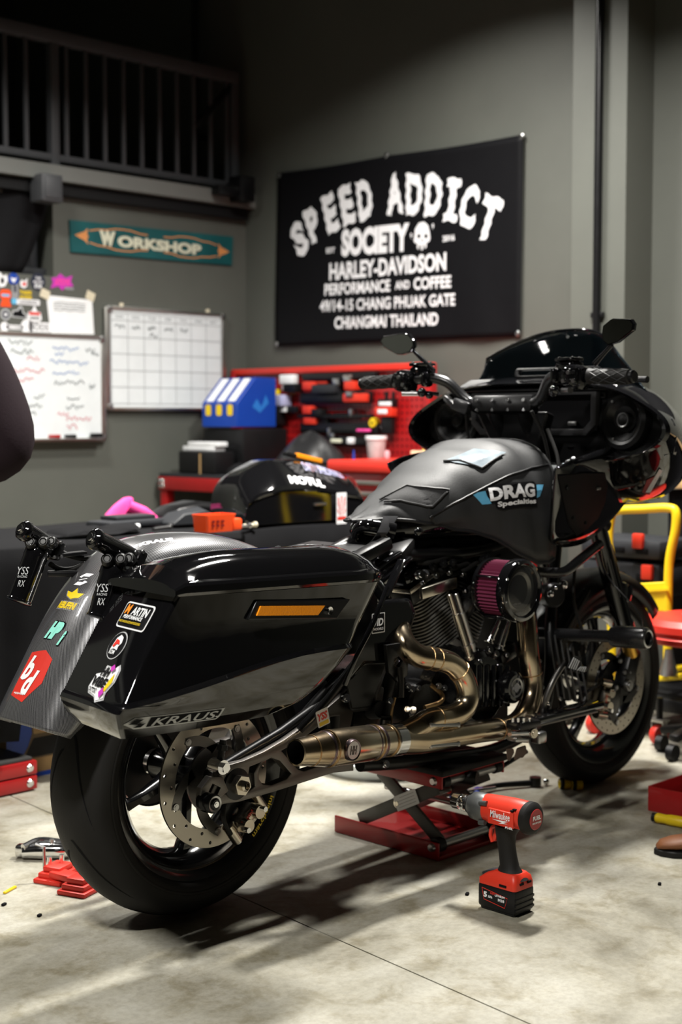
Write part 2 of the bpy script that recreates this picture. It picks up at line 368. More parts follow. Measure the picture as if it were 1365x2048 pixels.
def K(name, mb, m, parent=None, **k): return P(name, mb, m, parent or bike, **k)
boltmesh = None
def bolt(p, r=.007, l=.01, ax=(0, -1, 0), m='chrome', parent=None, name='bolt'):
    p = Vector(p); a = Vector(ax).normalized()
    return K(name, MB().lathe([(0, l), (r*.55, l), (r*.6, l*.75), (r*.95, l*.75), (r, l*.5), (r, 0), (0, 0)], p, a, 12), m, parent)
# ---- wheels
def wheel(nm, cx, R, rim, tw, discs):
    c = Vector((cx, 0, R)); ax = Vector((0, 1, 0)); h = tw/2
    rm = K(nm, MB().lathe([(rim-.004, -h*.80), (rim+.012, -h*.84), (rim+.013, -h*.76), (rim-.006, -h*.72), (rim-.022, -h*.55), (rim-.034, -h*.2), (rim-.034, h*.2), (rim-.022, h*.55), (rim-.006, h*.72), (rim+.013, h*.76), (rim+.012, h*.84), (rim-.004, h*.80), (rim-.016, h*.74), (rim-.036, h*.5), (rim-.048, h*.15), (rim-.048, -h*.15), (rim-.036, -h*.5), (rim-.016, -h*.74)], c, ax, 72, loop=True), 'gloss_wheel')
    e = R-rim
    prof = [(rim+.004, -h*.70), (rim+.010, -h*.86), (rim+e*.22, -h*.96), (rim+e*.45, -h), (rim+e*.62, -h*.95), (rim+e*.78, -h*.80), (rim+e*.90, -h*.55), (rim+e*.975, -h*.28), (R, 0)]
    prof = prof + [(r, -y) for r, y in prof[-2::-1]]
    ty = K('tyre', MB().lathe(prof, c, ax, 96), 'rubber', rm, smooth=50)
    # a raised ring on the sidewall, and the tread's cut grooves
    for s in (-1, 1):
        K('sidewall_rib', MB().lathe([(rim+e*.30, s*h*.985), (rim+e*.32, s*h*1.0), (rim+e*.36, s*h*1.005), (rim+e*.38, s*h*.995)], c, ax, 72), 'rubber', rm)
    def surf(th, y):
        ys = [q[1] for q in prof[3:-3]]; rs = [q[0] for q in prof[3:-3]]
        for i in range(len(ys)-1):
            if ys[i] <= y <= ys[i+1]: r = lerp(rs[i], rs[i+1], (y-ys[i])/(ys[i+1]-ys[i])); break
        else: r = rs[0]
        return c + Vector((math.cos(th)*(r+.0008), y, math.sin(th)*(r+.0008)))
    for k in range(9):
        a = 2*math.pi*k/9
        for s in (-1, 1):
            vs = []; fs = []; n = 12
            for i in range(n+1):
                t = i/n; y = s*h*(.12+.70*t); th = a + s*.05 + .62*(t**1.7); wd = .0055*(1-abs(2*t-1)**3)+.0006
                vs += [surf(th-wd/R*1.2, y), surf(th+wd/R*1.2, y)]
            for i in range(n): fs.append([2*i, 2*i+1, 2*i+3, 2*i+2])
            K('tread_groove', MB().add(vs, fs), 'deep_black', rm)
    K('hub', MB().lathe([(.012, -h*.9), (.036, -h*.9), (.042, -h*.75), (.034, -h*.4), (.034, h*.4), (.042, h*.75), (.036, h*.9), (.012, h*.9)], c, ax, 32, loop=True), 'gloss_wheel', rm)
    for k in range(5):
        a = math.radians(72*k + (198 if nm == 'rear_wheel' else 20)); u = Vector((math.cos(a), 0, math.sin(a))); q = Vector((-math.sin(a), 0, math.cos(a)))
        secs = []
        for r, wd, dp, y in ((.028, .034, .062, 0), (.07, .026, .046, -.004), (.12, .021, .034, -.008), (rim-.075, .022, .030, -.006), (rim-.05, .032, .034, 0), (rim-.032, .052, .044, 0)):
            p = c + u*r + ax*y; secs.append([p + q*(wd*sx/2*f) + ax*(dp*sy/2*g2) for sx, sy, f, g2 in ((1, -1, .6, 1), (1, -.4, 1, 1), (1, .4, 1, 1), (1, 1, .6, 1), (-1, 1, .6, 1), (-1, .4, 1, 1), (-1, -.4, 1, 1), (-1, -1, .6, 1))])
        K('spoke', MB().loft(secs), 'gloss_wheel', rm)
    for s, dr, holes in discs:
        y = s*(h+.022); fr = Fr(c + ax*y, (1, 0, 0), (0, 0, 1))
        L = [circ(dr, 72), circ(dr*.73, 60)]
        for k in range(holes): L.append(circ(.0042 if holes < 40 else .0033, 8, dr*(.80 if k % 2 else .93)*math.cos(2*math.pi*k/holes), dr*(.80 if k % 2 else .93)*math.sin(2*math.pi*k/holes)))
        K('brake_disc', MB().plate(L, fr, -.0028, .0028), 'disc_steel', rm, smooth=20)
        # carrier: ring with curved arms out to the friction ring
        K('disc_carrier', MB().plate([circ(dr*.50, 48), circ(dr*.24, 32)], fr, -.003, .003), 'dark_alu' if nm == 'rear_wheel' else 'satin_black', rm, smooth=20)
        for k in range(5):
            a = 2*math.pi*k/5+.3; pts = [(dr*lerp(.42, .80, t)*math.cos(a+.75*t), dr*lerp(.42, .80, t)*math.sin(a+.75*t)) for t in [i/8 for i in range(9)]]
            v2, f2 = stroke(pts, dr*.15); arm = MB()
            arm.loft([[fr.p(x, y_, z) for x, y_ in [v2[2*i], v2[2*i+1]]][::1] + [fr.p(*v2[2*i+1], .003), fr.p(*v2[2*i], .003)] for i in range(9) for z in (-.003,)])
            K('carrier_arm', arm, 'dark_alu' if nm == 'rear_wheel' else 'satin_black', rm)
            bolt(fr.p(dr*.78*math.cos(a+.7), dr*.78*math.sin(a+.7), .003*1), .008, .004, fr.n, 'steel', rm, 'float_button')
    return rm
rw = wheel('rear_wheel', 0, .3275, .2286, .186, [(-1, .155, 30)])
fw = wheel('front_wheel', 1.63, .32, .241, .128, [(-1, .155, 60), (1, .155, 60)])
# belt pulley on the far side
K('belt_pulley', MB().lathe([(.03, .105), (.10, .105), (.104, .10), (.104, .135), (.098, .14), (.085, .125), (.03, .12)], (0, 0, .3275), (0, 1, 0), 60, loop=True), 'fender_grey', rw)
# rim lettering
fr = Fr((0, -.186/2*.86, .3275), (1, 0, 0), (0, 0, 1))
def onarc(r, a0): return lambda x, y: ((r+y)*math.cos(math.radians(a0)+x/r), (r+y)*math.sin(math.radians(a0)+x/r))
D('rim_lettering', text2d('marchesini', .105, .013, .02), fr, 'yellow', rw, z=.002, maxlen=.02, warp=onarc(.2245, -36))
D('rim_flag', flat([(-.006, -.006), (.006, -.006), (.006, .006), (-.006, .006)]), fr, 'red_bright', rw, z=.002, warp=onarc(.2245, -16))
# ---- rear fender in woven carbon
cl = crom([(.30, 0, .762), (.205, 0, .822), (.119, 0, .853), (.02, 0, .869), (-.09, 0, .868), (-.175, 0, .846), (-.250, 0, .790), (-.318, 0, .712), (-.388, 0, .602), (-.424, 0, .538), (-.440, 0, .502)], 5)
prof = [(0, 0), (.02, .0006), (.04, .0025), (.06, .006), (.08, .0125), (.096, .022), (.107, .036), (.1135, .054), (.117, .078), (.118, .105)]
prof = [(-y, d) for y, d in prof[:0:-1]] + prof
vs, fs, uvs = [], [], []; s = 0
for i, p in enumerate(cl):
    t = (cl[min(i+1, len(cl)-1)] - cl[max(i-1, 0)]).normalized(); n = Vector((t.z, 0, -t.x))
    if i: s += (p-cl[i-1]).length
    wv = 0; k = i/(len(cl)-1); hw = 1.0 - .05*k; dd = 1 if k < .8 else lerp(1, .62, (k-.8)/.2)
    for j, (y, d) in enumerate(prof):
        if j: wv += math.hypot(y-prof[j-1][0], d-prof[j-1][1])
        vs.append(p - n*(d*dd) + Vector((0, y*hw, 0))); uvs.append((s, wv))
n = len(prof)
for i in range(len(cl)-1):
    for j in range(n-1): fs.append([i*n+j, i*n+j+1, (i+1)*n+j+1, (i+1)*n+j])
def surf_obj(name, vs, fs, m, parent, uvs=None, thick=.004, off=-1):
    me = bpy.data.meshes.new(name); me.from_pydata([tuple(v) for v in vs], [], fs)
    for p in me.polygons: p.use_smooth = True
    if uvs:
        ul = me.uv_layers.new(name='weave')
        for l in me.loops: ul.data[l.index].uv = uvs[l.vertex_index]
    bm = bmesh.new(); bm.from_mesh(me); bmesh.ops.recalc_face_normals(bm, faces=bm.faces[:]); bm.to_mesh(me); bm.free()
    me.materials.append(M[m]); o = bpy.data.objects.new(name, me); COL.objects.link(o); o.parent = parent
    sd = o.modifiers.new('solid', 'SOLIDIFY'); sd.thickness = thick; sd.offset = off; return o
fender = surf_obj('rear_fender', vs, fs, 'carbon', bike, uvs, .005, 0)
fbvh = BVHTree.FromPolygons(vs, fs)
# stickers on the fender's tail
def cast(bv, x, y):
    d = ray(x, y).normalized(); h, nn, _, _ = bv.ray_cast(Vector((0, 0, CAMH)) - R0, d, 10); return h
def tailfr(x, y, by):
    """frame on the fender near a measured point, facing backwards and up"""
    p = cast(fbvh, x, y) or B(x, y, by); best = min(range(len(cl)-1), key=lambda i: (cl[i].z-p.z)**2 + (cl[i].x-p.x)**2); t = (cl[best]-cl[best+1]).normalized()
    return Fr((p.x, p.y, p.z), (0, -1, 0), t)
def sticker(name, fr, shapes, bvh, label=None, z0=.0030, parent=None):
    root = None
    for k, (vf, m) in enumerate(shapes):
        o = D(name if k == 0 else name + '_print', vf, fr, m, root or parent, z=z0+.0012*k, bvh=bvh, label=label if k == 0 else None); root = root or o
    return root
f0 = tailfr(62, 1352, -.01)
hexa = [(-.034, .050), (.014, .060), (.046, .044), (.048, -.010), (.012, -.058), (-.040, -.048)]
sticker('sticker', f0, [(flat(hexa), 'red_bright'), (join2d(text2d('b', .034, .056, .04, .35, cx=-.014, cy=.016), text2d('d', .036, .056, .04, .35, cx=.010, cy=-.014), text2d('equipment', .038, .006, .02, .2, cx=-.010, cy=-.042)), 'white')], fbvh, 'red shield sticker with white letters', parent=fender)
f0 = tailfr(112, 1262, -.02)
sticker('sticker', f0, [(join2d(text2d('HP', .052, .046, .13, .5), text2d('i', .016, .038, .13, .5, cx=.034, cy=-.014)), 'deep_black'), (join2d(text2d('HP', .047, .041, .085, .5, cx=-.001), text2d('i', .013, .034, .085, .5, cx=.033, cy=-.013)), 'teal')], fbvh, 'mint green lettering sticker', parent=fender)
f0 = tailfr(142, 1203, -.03)
wing = [(-.034, .024), (-.012, .020), (-.006, .026), (0, .034), (.006, .026), (.012, .020), (.036, .022), (.026, .008), (.012, .006), (0, .002), (-.012, .006), (-.024, .010)]
sticker('sticker', f0, [(join2d(flat(wing), text2d('REBUFFINI', .066, .022, .12, .1, cy=-.012)), 'grey_print'), (join2d(flat([(x*.86, y*.9+.002) for x, y in wing]), text2d('REBUFFINI', .060, .017, .05, .1, cy=-.012)), 'yellow')], fbvh, 'yellow winged sticker', parent=fender)
f0 = tailfr(168, 1160, -.04)
bolt_mark = [[(-.020, .006), (-.004, .017), (.022, .017), (.014, .008), (-.006, .008), (-.010, .003)], [(.022, -.006), (.006, -.017), (-.020, -.017), (-.012, -.008), (.006, -.008), (.010, -.003)], [(-.014, -.003), (.010, .004), (.014, .003), (-.010, -.004)]]
sticker('sticker', f0, [(join2d(*[flat(q) for q in bolt_mark]), 'white')], fbvh, 'white lightning mark sticker', parent=fender)
f0 = Fr(cast(fbvh, 312, 1084) or B(312, 1084, -.05), (1, -.15, -.05), (0, .8, .6))
sticker('sticker', f0, [(text2d('KRAUS', .085, .018, .06, .3), 'white')], fbvh, parent=fender)
f0 = Fr(cast(fbvh, 268, 1094) or B(268, 1094, -.08), (1, -.2, 0), (0, .8, .6))
sticker('sticker', f0, [(text2d('SMP', .045, .012, .03, .3), 'silver_print')], fbvh, parent=fender)
# ---- right saddlebag
def bagsec(z, xr, xf, yo, yi=-.185, r1=.009, r2=.05, tilt=-.03):
    o = []; sk = .035
    hz_ = {.62: .5, .650: 1, .658: 1, .70: .5}.get(z, 0)
    def a(x, y): g_ = min(1, max(0, (.02-x)/.50)); g_ = g_*g_*(3-2*g_); o.append(Vector((x - .66*.064*hz_*g_, y, z - .064*hz_*g_ + tilt*(x+.1))))
    a(xr+sk, yi); a(xr+sk*.5, (yi+yo)/2)
    for i in range(6):
        t = math.radians(90*i/5); a(xr + r1 - r1*math.cos(t), yo + r1 - r1*math.sin(t))
    for i in range(1, 8):
        t = i/8; a(lerp(xr+r1, xf-r2, t), yo - .010*math.sin(math.pi*t))
    for i in range(8):
        t = math.radians(90*i/7); a(xf - r2 + r2*math.sin(t), yo + r2 - r2*math.cos(t))
    a(xf, (yo+yi)/2 + .02); a(xf-.02, yi); a(lerp(xr, xf, .5), yi)
    return o
bag = MB().loft([bagsec(*q) for q in ((.508, -.40, -.10, -.33), (.520, -.45, -.05, -.385), (.545, -.475, .01, -.412), (.575, -.488, .06, -.422), (.583, -.483, .07, -.424), (.62, -.457, .112, -.432), (.650, -.437, .143, -.436), (.658, -.432, .15, -.424), (.70, -.405, .185, -.417), (.74, -.378, .212, -.42), (.785, -.350, .238, -.425))])
bago = K('saddlebag', bag, 'gloss_black', label='glossy black hard saddlebag', smooth=24)
bbvh = BVHTree.FromPolygons(bag.v, bag.f)
lid_secs = []
for k in range(25):
    t = k/24; x = lerp(-.370, .250, t); e = min(1, max(0, (x+.370)/.20)); e = math.sin(e*math.pi/2); fr_ = min(1, max(0, (.250-x)/.16)); fr_ = math.sin(fr_*math.pi/2)
    cr = (.018 + .030*e)*(.25+.75*fr_); end = min(1, .55+.45*min(1, min(x+.370, .250-x)/.022)) ; zt = -.03*(x+.1); yo = -.444 + .05*(1-fr_)**2
    lid_secs.append([Vector((x + (.035*max(0, (y+.43)/.25) if t < .1 else 0), yo + (y+.444), (.787 + (z-.787)*end) + zt)) for y, z in ((-.185, .787), (-.440, .787), (-.444, .793), (-.444, .806), (-.440, .812), (-.430, .815), (-.418, .815+cr*.45), (-.398, .815+cr*.80), (-.365, .815+cr), (-.33, .815+cr*.98), (-.28, .815+cr*.75), (-.235, .815+cr*.35), (-.20, .812), (-.187, .803))])
lid = MB().loft(lid_secs)
lido = K('saddlebag_lid', lid, 'gloss_black', bago, smooth=32)
lbvh = BVHTree.FromPolygons(lid.v, lid.f)
rf = Vector((.137, 0, .205)); 
def bagrear(x, y, by=-.30): p = cast(bbvh, x, y) or B(x, y, by); return Fr((lerp(-.485, -.35, (p.z-.577)/.208), p.y, p.z), (-.16, -1, 0), rf)
f0 = bagrear(275, 1228)
sticker('sticker', f0, [(flat(rrect(.112, .056, .008)), 'white'), (flat(rrect(.105, .049, .006)), 'deep_black'), (text2d('ARTIN', .066, .018, .03, .2, cx=.012, cy=.010), 'white'), (text2d('M', .020, .021, .03, .2, cx=-.034, cy=.011), 'print_orange'), (text2d('PERFORMANCE', .074, .008, .03, .1, cy=-.005), 'white'), (text2d('HARLEY DAVIDSON & CUSTOM MOTORCYCLE PARTS', .084, .005, .02, cy=-.016), 'yellow')], bbvh, 'white framed rectangular sticker', .0012, bago)
f0 = bagrear(238, 1285)
sticker('sticker', f0, [(flat(circ(.030, 32)), 'silver_print'), (flat(circ(.0275, 32)), 'deep_black'), (flat([(-.010, .014), (.0, .022), (.012, .018), (.016, .006), (.010, -.002), (.012, -.010), (-.002, -.008), (-.014, -.012), (-.012, .002)]), 'white'), (flat([(-.006, .012), (.006, .010), (.012, .002), (.002, .002), (-.004, -.006), (-.010, -.004), (-.008, .004)]), 'red_bright'), (text2d('KOM', .020, .009, .02, cx=.002, cy=-.016), 'white')], bbvh, 'round black and white sticker', .0012, bago)
f0 = bagrear(210, 1358)
blob = [(-.044, -.018), (-.034, -.030), (-.006, -.034), (.012, -.044), (.034, -.034), (.030, -.020), (.042, .004), (.040, .030), (.030, .040), (.020, .030), (-.016, .032), (-.020, .016), (-.040, .010)]
sticker('sticker', f0, [(flat(blob), 'silver_print'), (flat([(x*.90, y*.90) for x, y in blob]), 'white'), (flat([(.030, .020), (.036, .002), (.026, -.018), (.006, -.026), (.018, -.012), (.022, .004)]), 'yellow'), (join2d(text2d('HH', .034, .020, .05, .3, cx=-.002, cy=.018), text2d('VIBE', .056, .020, .05, .2, cx=-.006, cy=-.004), text2d('TATTOO', .030, .010, .03, .2, cx=-.018, cy=-.022)), 'deep_black'), (flat([(.020, -.034), (.010, -.023), (.018, -.012), (.029, -.022)]), 'magenta'), (flat([(.020, .020), (.011, .028), (.020, .036), (.029, .028)]), 'magenta')], bbvh, 'white purple and yellow badge sticker', .0012, bago)
f0 = Fr(B(360, 1440, -.435), (1, 0, -.05), (0, 0, 1))
frame_k = [(-.118, 0), (-.095, .011), (.118, .011), (.106, -.012), (.085, -.012), (.05, -.012), (-.09, -.012)]
sticker('sticker', f0, [(flat(frame_k), 'silver_print'), (flat([(-.060, .0085), (.110, .0085), (.102, -.0095), (-.066, -.0095)]), 'deep_black'), (text2d('KRAUS', .158, .0150, .012, .35, cx=.022, cy=-.0005), 'silver_print'), (join2d(flat([(-.110, 0), (-.094, .008), (-.076, .008), (-.090, .0), (-.080, .0), (-.082, -.003)]), flat([(-.070, 0), (-.080, -.008), (-.098, -.008), (-.086, -.002)])), 'deep_black')], bbvh, 'silver outlined lettering badge', .0012, bago)
f0 = Fr(B(640, 1104, -.33), (1, -.05, 0), (0, .9, .3))
sticker('lid_lettering', f0, [(text2d('SPEEDKINGS', .15, .022, .03, .2), 'silver_print')], lbvh, parent=lido)
# amber reflector in its black housing, lock
q = [B(*p, -.434) for p in ((495, 1240), (512, 1200), (700, 1198), (672, 1238))]
hous = MB(); hous.loft([[v + Vector((0, d, 0)) for v in q] for d in (.02, -.004)]); ho = K('reflector_housing', hous, 'satin_black', bago, bev=.003)
q = [B(*p, -.438) for p in ((512, 1231), (520, 1212), (648, 1211), (634, 1230))]
K('reflector', MB().loft([[v + Vector((0, d, 0)) for v in q] for d in (.008, -.004)]), 'amber', ho)
K('lock', MB().lathe([(0, .004), (.005, .004), (.0085, .006), (.0085, 0)], B(657, 1221, -.438), (0, -1, 0), 20), 'chrome', ho)
K('lock_slot', MB().box(B(657, 1221, -.4425), (.002, .002, .008)), 'deep_black', ho)
# bag guard and mounting rail seen under the bag
K('bag_rail', MB().tube([B(600, 1460, -.20), B(655, 1400, -.22), B(700, 1340, -.24)], .010, sm=5), 'satin_black')
K('inner_guard', MB().tube([B(775, 1175, -.30), B(745, 1250, -.32), B(715, 1310, -.32), B(690, 1370, -.30)], .006, sm=6), 'gloss_black')
# ---- remote reservoirs of the dismounted rear shocks, tied up beside the fender
def reservoir(by, v0, v1, h0, h1, hose_pts, label):
    a, b2 = B(*v0, by), B(*v1, by); d = (b2-a).normalized()
    body = K('shock_reservoir', MB().lathe([(0, -.012), (.015, -.012), (.024, -.004), (.0275, .004), (.0275, .016), (.0262, .019), (.0262, (b2-a).length-.006), (.028, (b2-a).length-.004), (.028, (b2-a).length), (.020, (b2-a).length+.002), (0, (b2-a).length+.002)], a, d, 36), 'gloss_black', label=label)
    c, e = B(*h0, by), B(*h1, by); d2 = (e-c).normalized()
    K('damper_cylinder', MB().lathe([(0, 0), (.017, 0), (.0215, .004), (.0228, .014), (.0208, .018), (.0208, (e-c).length-.02), (.019, (e-c).length), (0, (e-c).length)], c, d2, 32), 'gloss_black', body)
    K('adjuster_knob', MB().lathe([(0, -.006), (.008, -.006), (.0085, 0), (.010, .001), (.010, -.002), (.013, -.002), (.013, .002)], c, d2, 24), 'chrome', body)
    mid = lerp(c, e, .72); K('manifold_block', MB().box(lerp(a, mid, .45)+Vector((.012, .004, 0)), (.05, .044, .045), (0, 25, 0), .008), 'satin_black', body)
    K('clamp_block', MB().box(e + Vector((.004, 0, -.004)), (.022, .05, .042), (0, 28, 0), .006), 'satin_black', body)
    for k, (dx, dy) in enumerate(((-.022, -.006), (-.002, -.024), (.018, -.024))):
        p = a - d*.006 + Vector((dx, dy, .010)); K('adjuster_knob', MB().lathe([(0, .016), (.009, .016), (.013, .011), (.014, 0), (0, 0)], p, (-.6, -.6, .35), 20), 'satin_black', body); K('knob_dial', MB().lathe([(.0055, .0165), (.0078, .0172), (.0078, .0155)], p, (-.6, -.6, .35), 18), 'chrome', body)
    for k in range(4): bolt(e + Vector((.006 if k % 2 else -.012, -.025, .014 if k < 2 else -.016)), .004, .004, (0, -1, 0), 'steel', body)
    fr = Fr(lerp(a, b2, .55) - Vector((.0, .0, 0)), Vector((.55, -.8, 0)), -d)
    n2 = fr.n; fr.o = fr.o + n2*.0266
    for txt, wd, ht, yy in (('YSS', .026, .017, .010), ('RACING', .022, .005, -.003), ('RX', .016, .014, -.018)):
        D('lettering', text2d(txt, wd, ht, .0, .2, cy=yy), fr, 'silver_print', body, z=.0008)
    hp = [B(*q) for q in hose_pts]
    K('hose', MB().tube(hp, .0062, 12, sm=8), 'rubber', body)
    K('hose_fitting', MB().cyl(hp[0], lerp(hp[0], hp[1], .45), .0085, .0075, 14), 'steel', body)
    K('bracket', MB().bar(lerp(a, mid, .3)+Vector((.02, 0, -.02)), Vector((lerp(a, mid, .3).x+.10, by*.72, lerp(a, mid, .3).z-.015)), .03, .008, bev=.002), 'satin_black', body)
    return body
reservoir(-.165, (229, 1135), (200, 1236), (183, 1075), (266, 1116), [(278, 1120, -.165), (300, 1130, -.15), (330, 1132, -.13), (375, 1118, -.11)], 'right shock reservoir with grey lettering')
reservoir(.10, (76, 1100), (37, 1204), (42, 1057), (104, 1097), [(112, 1097, .10), (135, 1110, .09), (165, 1117, .075), (188, 1116, .06)], 'left shock reservoir with grey lettering')
K('hose', MB().tube([B(100, 1128, .10), B(120, 1138, .10), B(145, 1138, .09), B(170, 1128, .07)], .006, 12, sm=8), 'rubber')
K('support_arm', MB().bar(B(95, 1147, .1), B(165, 1147, .06), .03, .012, bev=.003), 'satin_black')
# ---- swingarm: machined truss plate each side, axle, chain adjuster
SA = -.178
def S2(pts, by): return [(B(x, y, by).x, B(x, y, by).z) for x, y in pts]
outer = S2([(398, 1598), (410, 1588), (425, 1560), (436, 1538), (452, 1527), (480, 1519), (520, 1501), (560, 1478), (600, 1450), (640, 1420), (680, 1386), (706, 1352), (722, 1362), (700, 1420), (690, 1470), (700, 1520), (700, 1540), (660, 1544), (600, 1563), (540, 1582), (470, 1602), (440, 1606), (418, 1616), (402, 1612)], SA)
w1 = S2([(492, 1532), (512, 1524), (500, 1545), (502, 1570), (490, 1580), (470, 1588), (480, 1575), (488, 1556)], SA)
w2 = S2([(510, 1540), (516, 1524), (535, 1514), (552, 1520), (574, 1545), (566, 1556), (535, 1568), (518, 1566), (511, 1556)], SA)
w3 = S2([(556, 1500), (600, 1474), (655, 1432), (672, 1430), (668, 1500), (655, 1522), (600, 1540), (588, 1536)], SA)
w4 = S2([(440, 1560), (446, 1548), (462, 1541), (474, 1546), (455, 1580), (436, 1588), (432, 1582)], SA)
fr = Fr((0, SA, 0), (1, 0, 0), (0, 0, 1))
arm = K('swingarm', MB().plate([outer, w1, w2, w3, w4], fr, -.012, .014, .003), 'swing_alu', smooth=25)
fr2 = Fr((0, -SA, 0), (1, 0, 0), (0, 0, 1)); K('swingarm_far', MB().plate([outer, w2, w3], fr2, -.014, .012, .003), 'swing_alu', arm, smooth=25)
ac = Vector((0, 0, .3275))
K('axle', MB().cyl(ac+V(0, -.20, 0), ac+V(0, .20, 0), .0125), 'steel', arm)
K('axle_nut', MB().hexb(ac+V(0, -.194, 0), ac+V(0, -.214, 0), .023).lathe([(.0115, .0), (.0115, .009), (.007, .012), (.007, .002)], ac+V(0, -.214, 0), (0, -1, 0), 20), 'nickel', arm)
K('axle_carrier', MB().lathe([(.012, 0), (.033, 0), (.035, .004), (.035, .016), (.012, .02)], ac+V(0, -.178, 0), (0, -1, 0), 28), 'satin_black', arm)
sp = B(412, 1603, -.20); K('spool', MB().lathe([(0, .034), (.010, .034), (.012, .030), (.019, .030), (.021, .026), (.021, .018), (.014, .012), (.014, .004), (.020, 0), (.020, -.01)], sp, (0, -1, 0), 30), 'satin_black', arm)
K('spool_ring', MB().lathe([(.0135, .0305), (.0175, .0315), (.0175, .030)], sp, (0, -1, 0), 30), 'steel', arm)
bolt(sp+V(0, -.033, 0), .007, .004, (0, -1, 0), 'chrome', arm)
sp = B(444, 1534, -.20); K('adjuster_bolt', MB().cyl(sp+V(0, .03, 0), sp+V(0, -.006, 0), .016).hexb(sp+V(0, -.006, 0), sp+V(0, -.016, 0), .011), 'chrome', arm)
p0, p1 = B(440, 1525, -.185), B(447, 1480, -.185); K('link_rod', MB().cyl(p0, p1, .008).hexb(lerp(p0, p1, .55), lerp(p0, p1, .8), .013), 'satin_black', arm)
K('axle_block', MB().plate([S2([(395, 1600), (398, 1575), (415, 1552), (440, 1552), (452, 1580), (430, 1600), (418, 1606)], -.19), S2([(412, 1582), (420, 1566), (436, 1574), (428, 1590)], -.19)], Fr((0, -.19, 0), (1, 0, 0), (0, 0, 1)), -.008, .010, .002), 'swing_alu', arm)
# swingarm shock linkage tube, upper truss
K('truss_tube', MB().tube([B(448, 1532, -.165), B(560, 1465, -.165), B(650, 1400, -.165), B(720, 1330, -.165)], .012), 'satin_black', arm)
K('pivot_block', MB().box(B(720, 1430, -.15), (.10, .06, .16), (0, 12, 0), .015), 'cast_black', arm)
# ---- rear caliper under the swingarm
def caliper(name, px0, px1, by, m, text=None, scale=1):
    a, b2 = B(*px0, by), B(*px1, by); x = (b2-a).normalized(); y = Vector((0, -1, 0)); z = x.cross(y); L = (b2-a).length
    R = Matrix((x, y, z)).transposed(); c = (a+b2)/2
    mb = MB().box(c, (L*.62, .045*scale, .038*scale), R, .010)
    o = K(name, mb, m)
    for s in (-.2, .2): K('piston_boss', MB().cyl(c + x*(L*s) + y*.012, c + x*(L*s) + y*.034*scale, .018*scale, .015*scale, 24), m, o)
    for s in (-1, 1):
        p = c + x*(L*.46*s); K('mount_lug', MB().cyl(p - z*.022, p + z*.026, .013*scale, None, 20), m, o)
        bolt(p + z*.026, .009, .008, z, 'chrome', o)
    K('bridge_bolt', MB().cyl(c + x*(L*.30) + y*.03, c + x*(L*.30) + y*.042, .006), 'chrome', o); K('bridge_bolt', MB().cyl(c - x*(L*.30) + y*.03, c - x*(L*.30) + y*.042, .006), 'chrome', o)
    if text: D('lettering', text2d(text, L*.5, .011, .02), Fr(c - z*.012*scale + y*.0228*scale, x if x.x > 0 else -x, z if z.z > 0 else -z), 'red_bright', o, z=.001)
    return o
c1 = caliper('rear_caliper', (462, 1668), (518, 1598), -.155, 'nickel', 'brembo')
K('caliper_bracket', MB().plate([S2([(470, 1660), (440, 1640), (452, 1600), (480, 1585), (505, 1590), (520, 1605), (500, 1640)], -.135), [(q[0], q[1]) for q in circ(.012, 14, B(470, 1625, -.135).x, B(470, 1625, -.135).z)]], Fr((0, -.135, 0), (1, 0, 0), (0, 0, 1)), -.006, .006, .001), 'satin_black', c1)
K('brake_hose', MB().tube([B(462, 1668, -.17), B(448, 1640, -.18), B(450, 1610, -.17), B(470, 1560, -.15), B(510, 1500, -.14)], .005, 10, sm=6), 'rubber', c1)
# ---- exhaust
EX = -.285
ex0, ex1 = B(592, 1505, -.30), B(832, 1474, EX); ed = (ex1-ex0).normalized(); T = (ex1-ex0).length
exo = K('exhaust', MB().lathe([(.026, 0), (.030, .001), (.0315, .020), (.034, .045), (.0405, .098), (.0405, .100)], ex0, ed, 44).lathe([(.026, 0), (.026, .05), (.0, .05)], ex0, ed, 44), 'titanium', label='bronze tinted stainless two into one exhaust', smooth=40)
K('tail_pipe_bore', MB().lathe([(.0255, .002), (.0235, .012), (.0235, .06), (0, .062)], ex0, ed, 36), 'deep_black', exo)
tb = T*.62
K('muffler', MB().lathe([(.0405, .10), (.0415, .104), (.0415, tb), (.040, tb+.004)], ex0, ed, 44), 'titanium', exo)
for tt, rr in ((.100, .0425), (tb, .0425), (.046, .0352), (tb+.052, .0385)): K('weld_seam', MB().lathe([(rr-.004, -.004), (rr, -.0015), (rr, .0015), (rr-.004, .004)], ex0+ed*tt, ed, 44), 'weld', exo)
for tt, rr in ((.091, .0402), (tb-.012, .0417), (tb+.012, .0405)): K('heat_band', MB().lathe([(rr-.001, -.005), (rr+.0004, 0), (rr-.001, .005)], ex0+ed*tt, ed, 44), 'heat_blue', exo)
K('collector', MB().lathe([(.040, tb+.004), (.0365, tb+.045), (.0365, tb+.062)], ex0, ed, 44), 'titanium', exo)
K('band_clamp', MB().lathe([(.0365, tb+.060), (.0385, tb+.061), (.0385, tb+.092), (.0365, tb+.093)], ex0, ed, 44), 'chrome', exo)
pl = ex0 + ed*(T*.20) ; side = Vector((0, -1, 0)); side = (side - ed*side.dot(ed)).normalized()
fr = Fr(pl + ed*.055 + side*.0405, ed, Vector((0, 0, 1)))
bd = K('badge', MB().lathe([(0, .006), (.020, .006), (.0235, .003), (.0235, -.006)], fr.o, side, 32), 'steel', exo)
K('badge_ring', MB().lathe([(.020, .0062), (.023, .0075), (.0245, .003), (.0245, -.004)], fr.o, side, 32), 'heat_blue', bd)
D('badge_relief', text2d('HH', .022, .020, .03, .2), fr, 'dark_alu', bd, z=.0068)
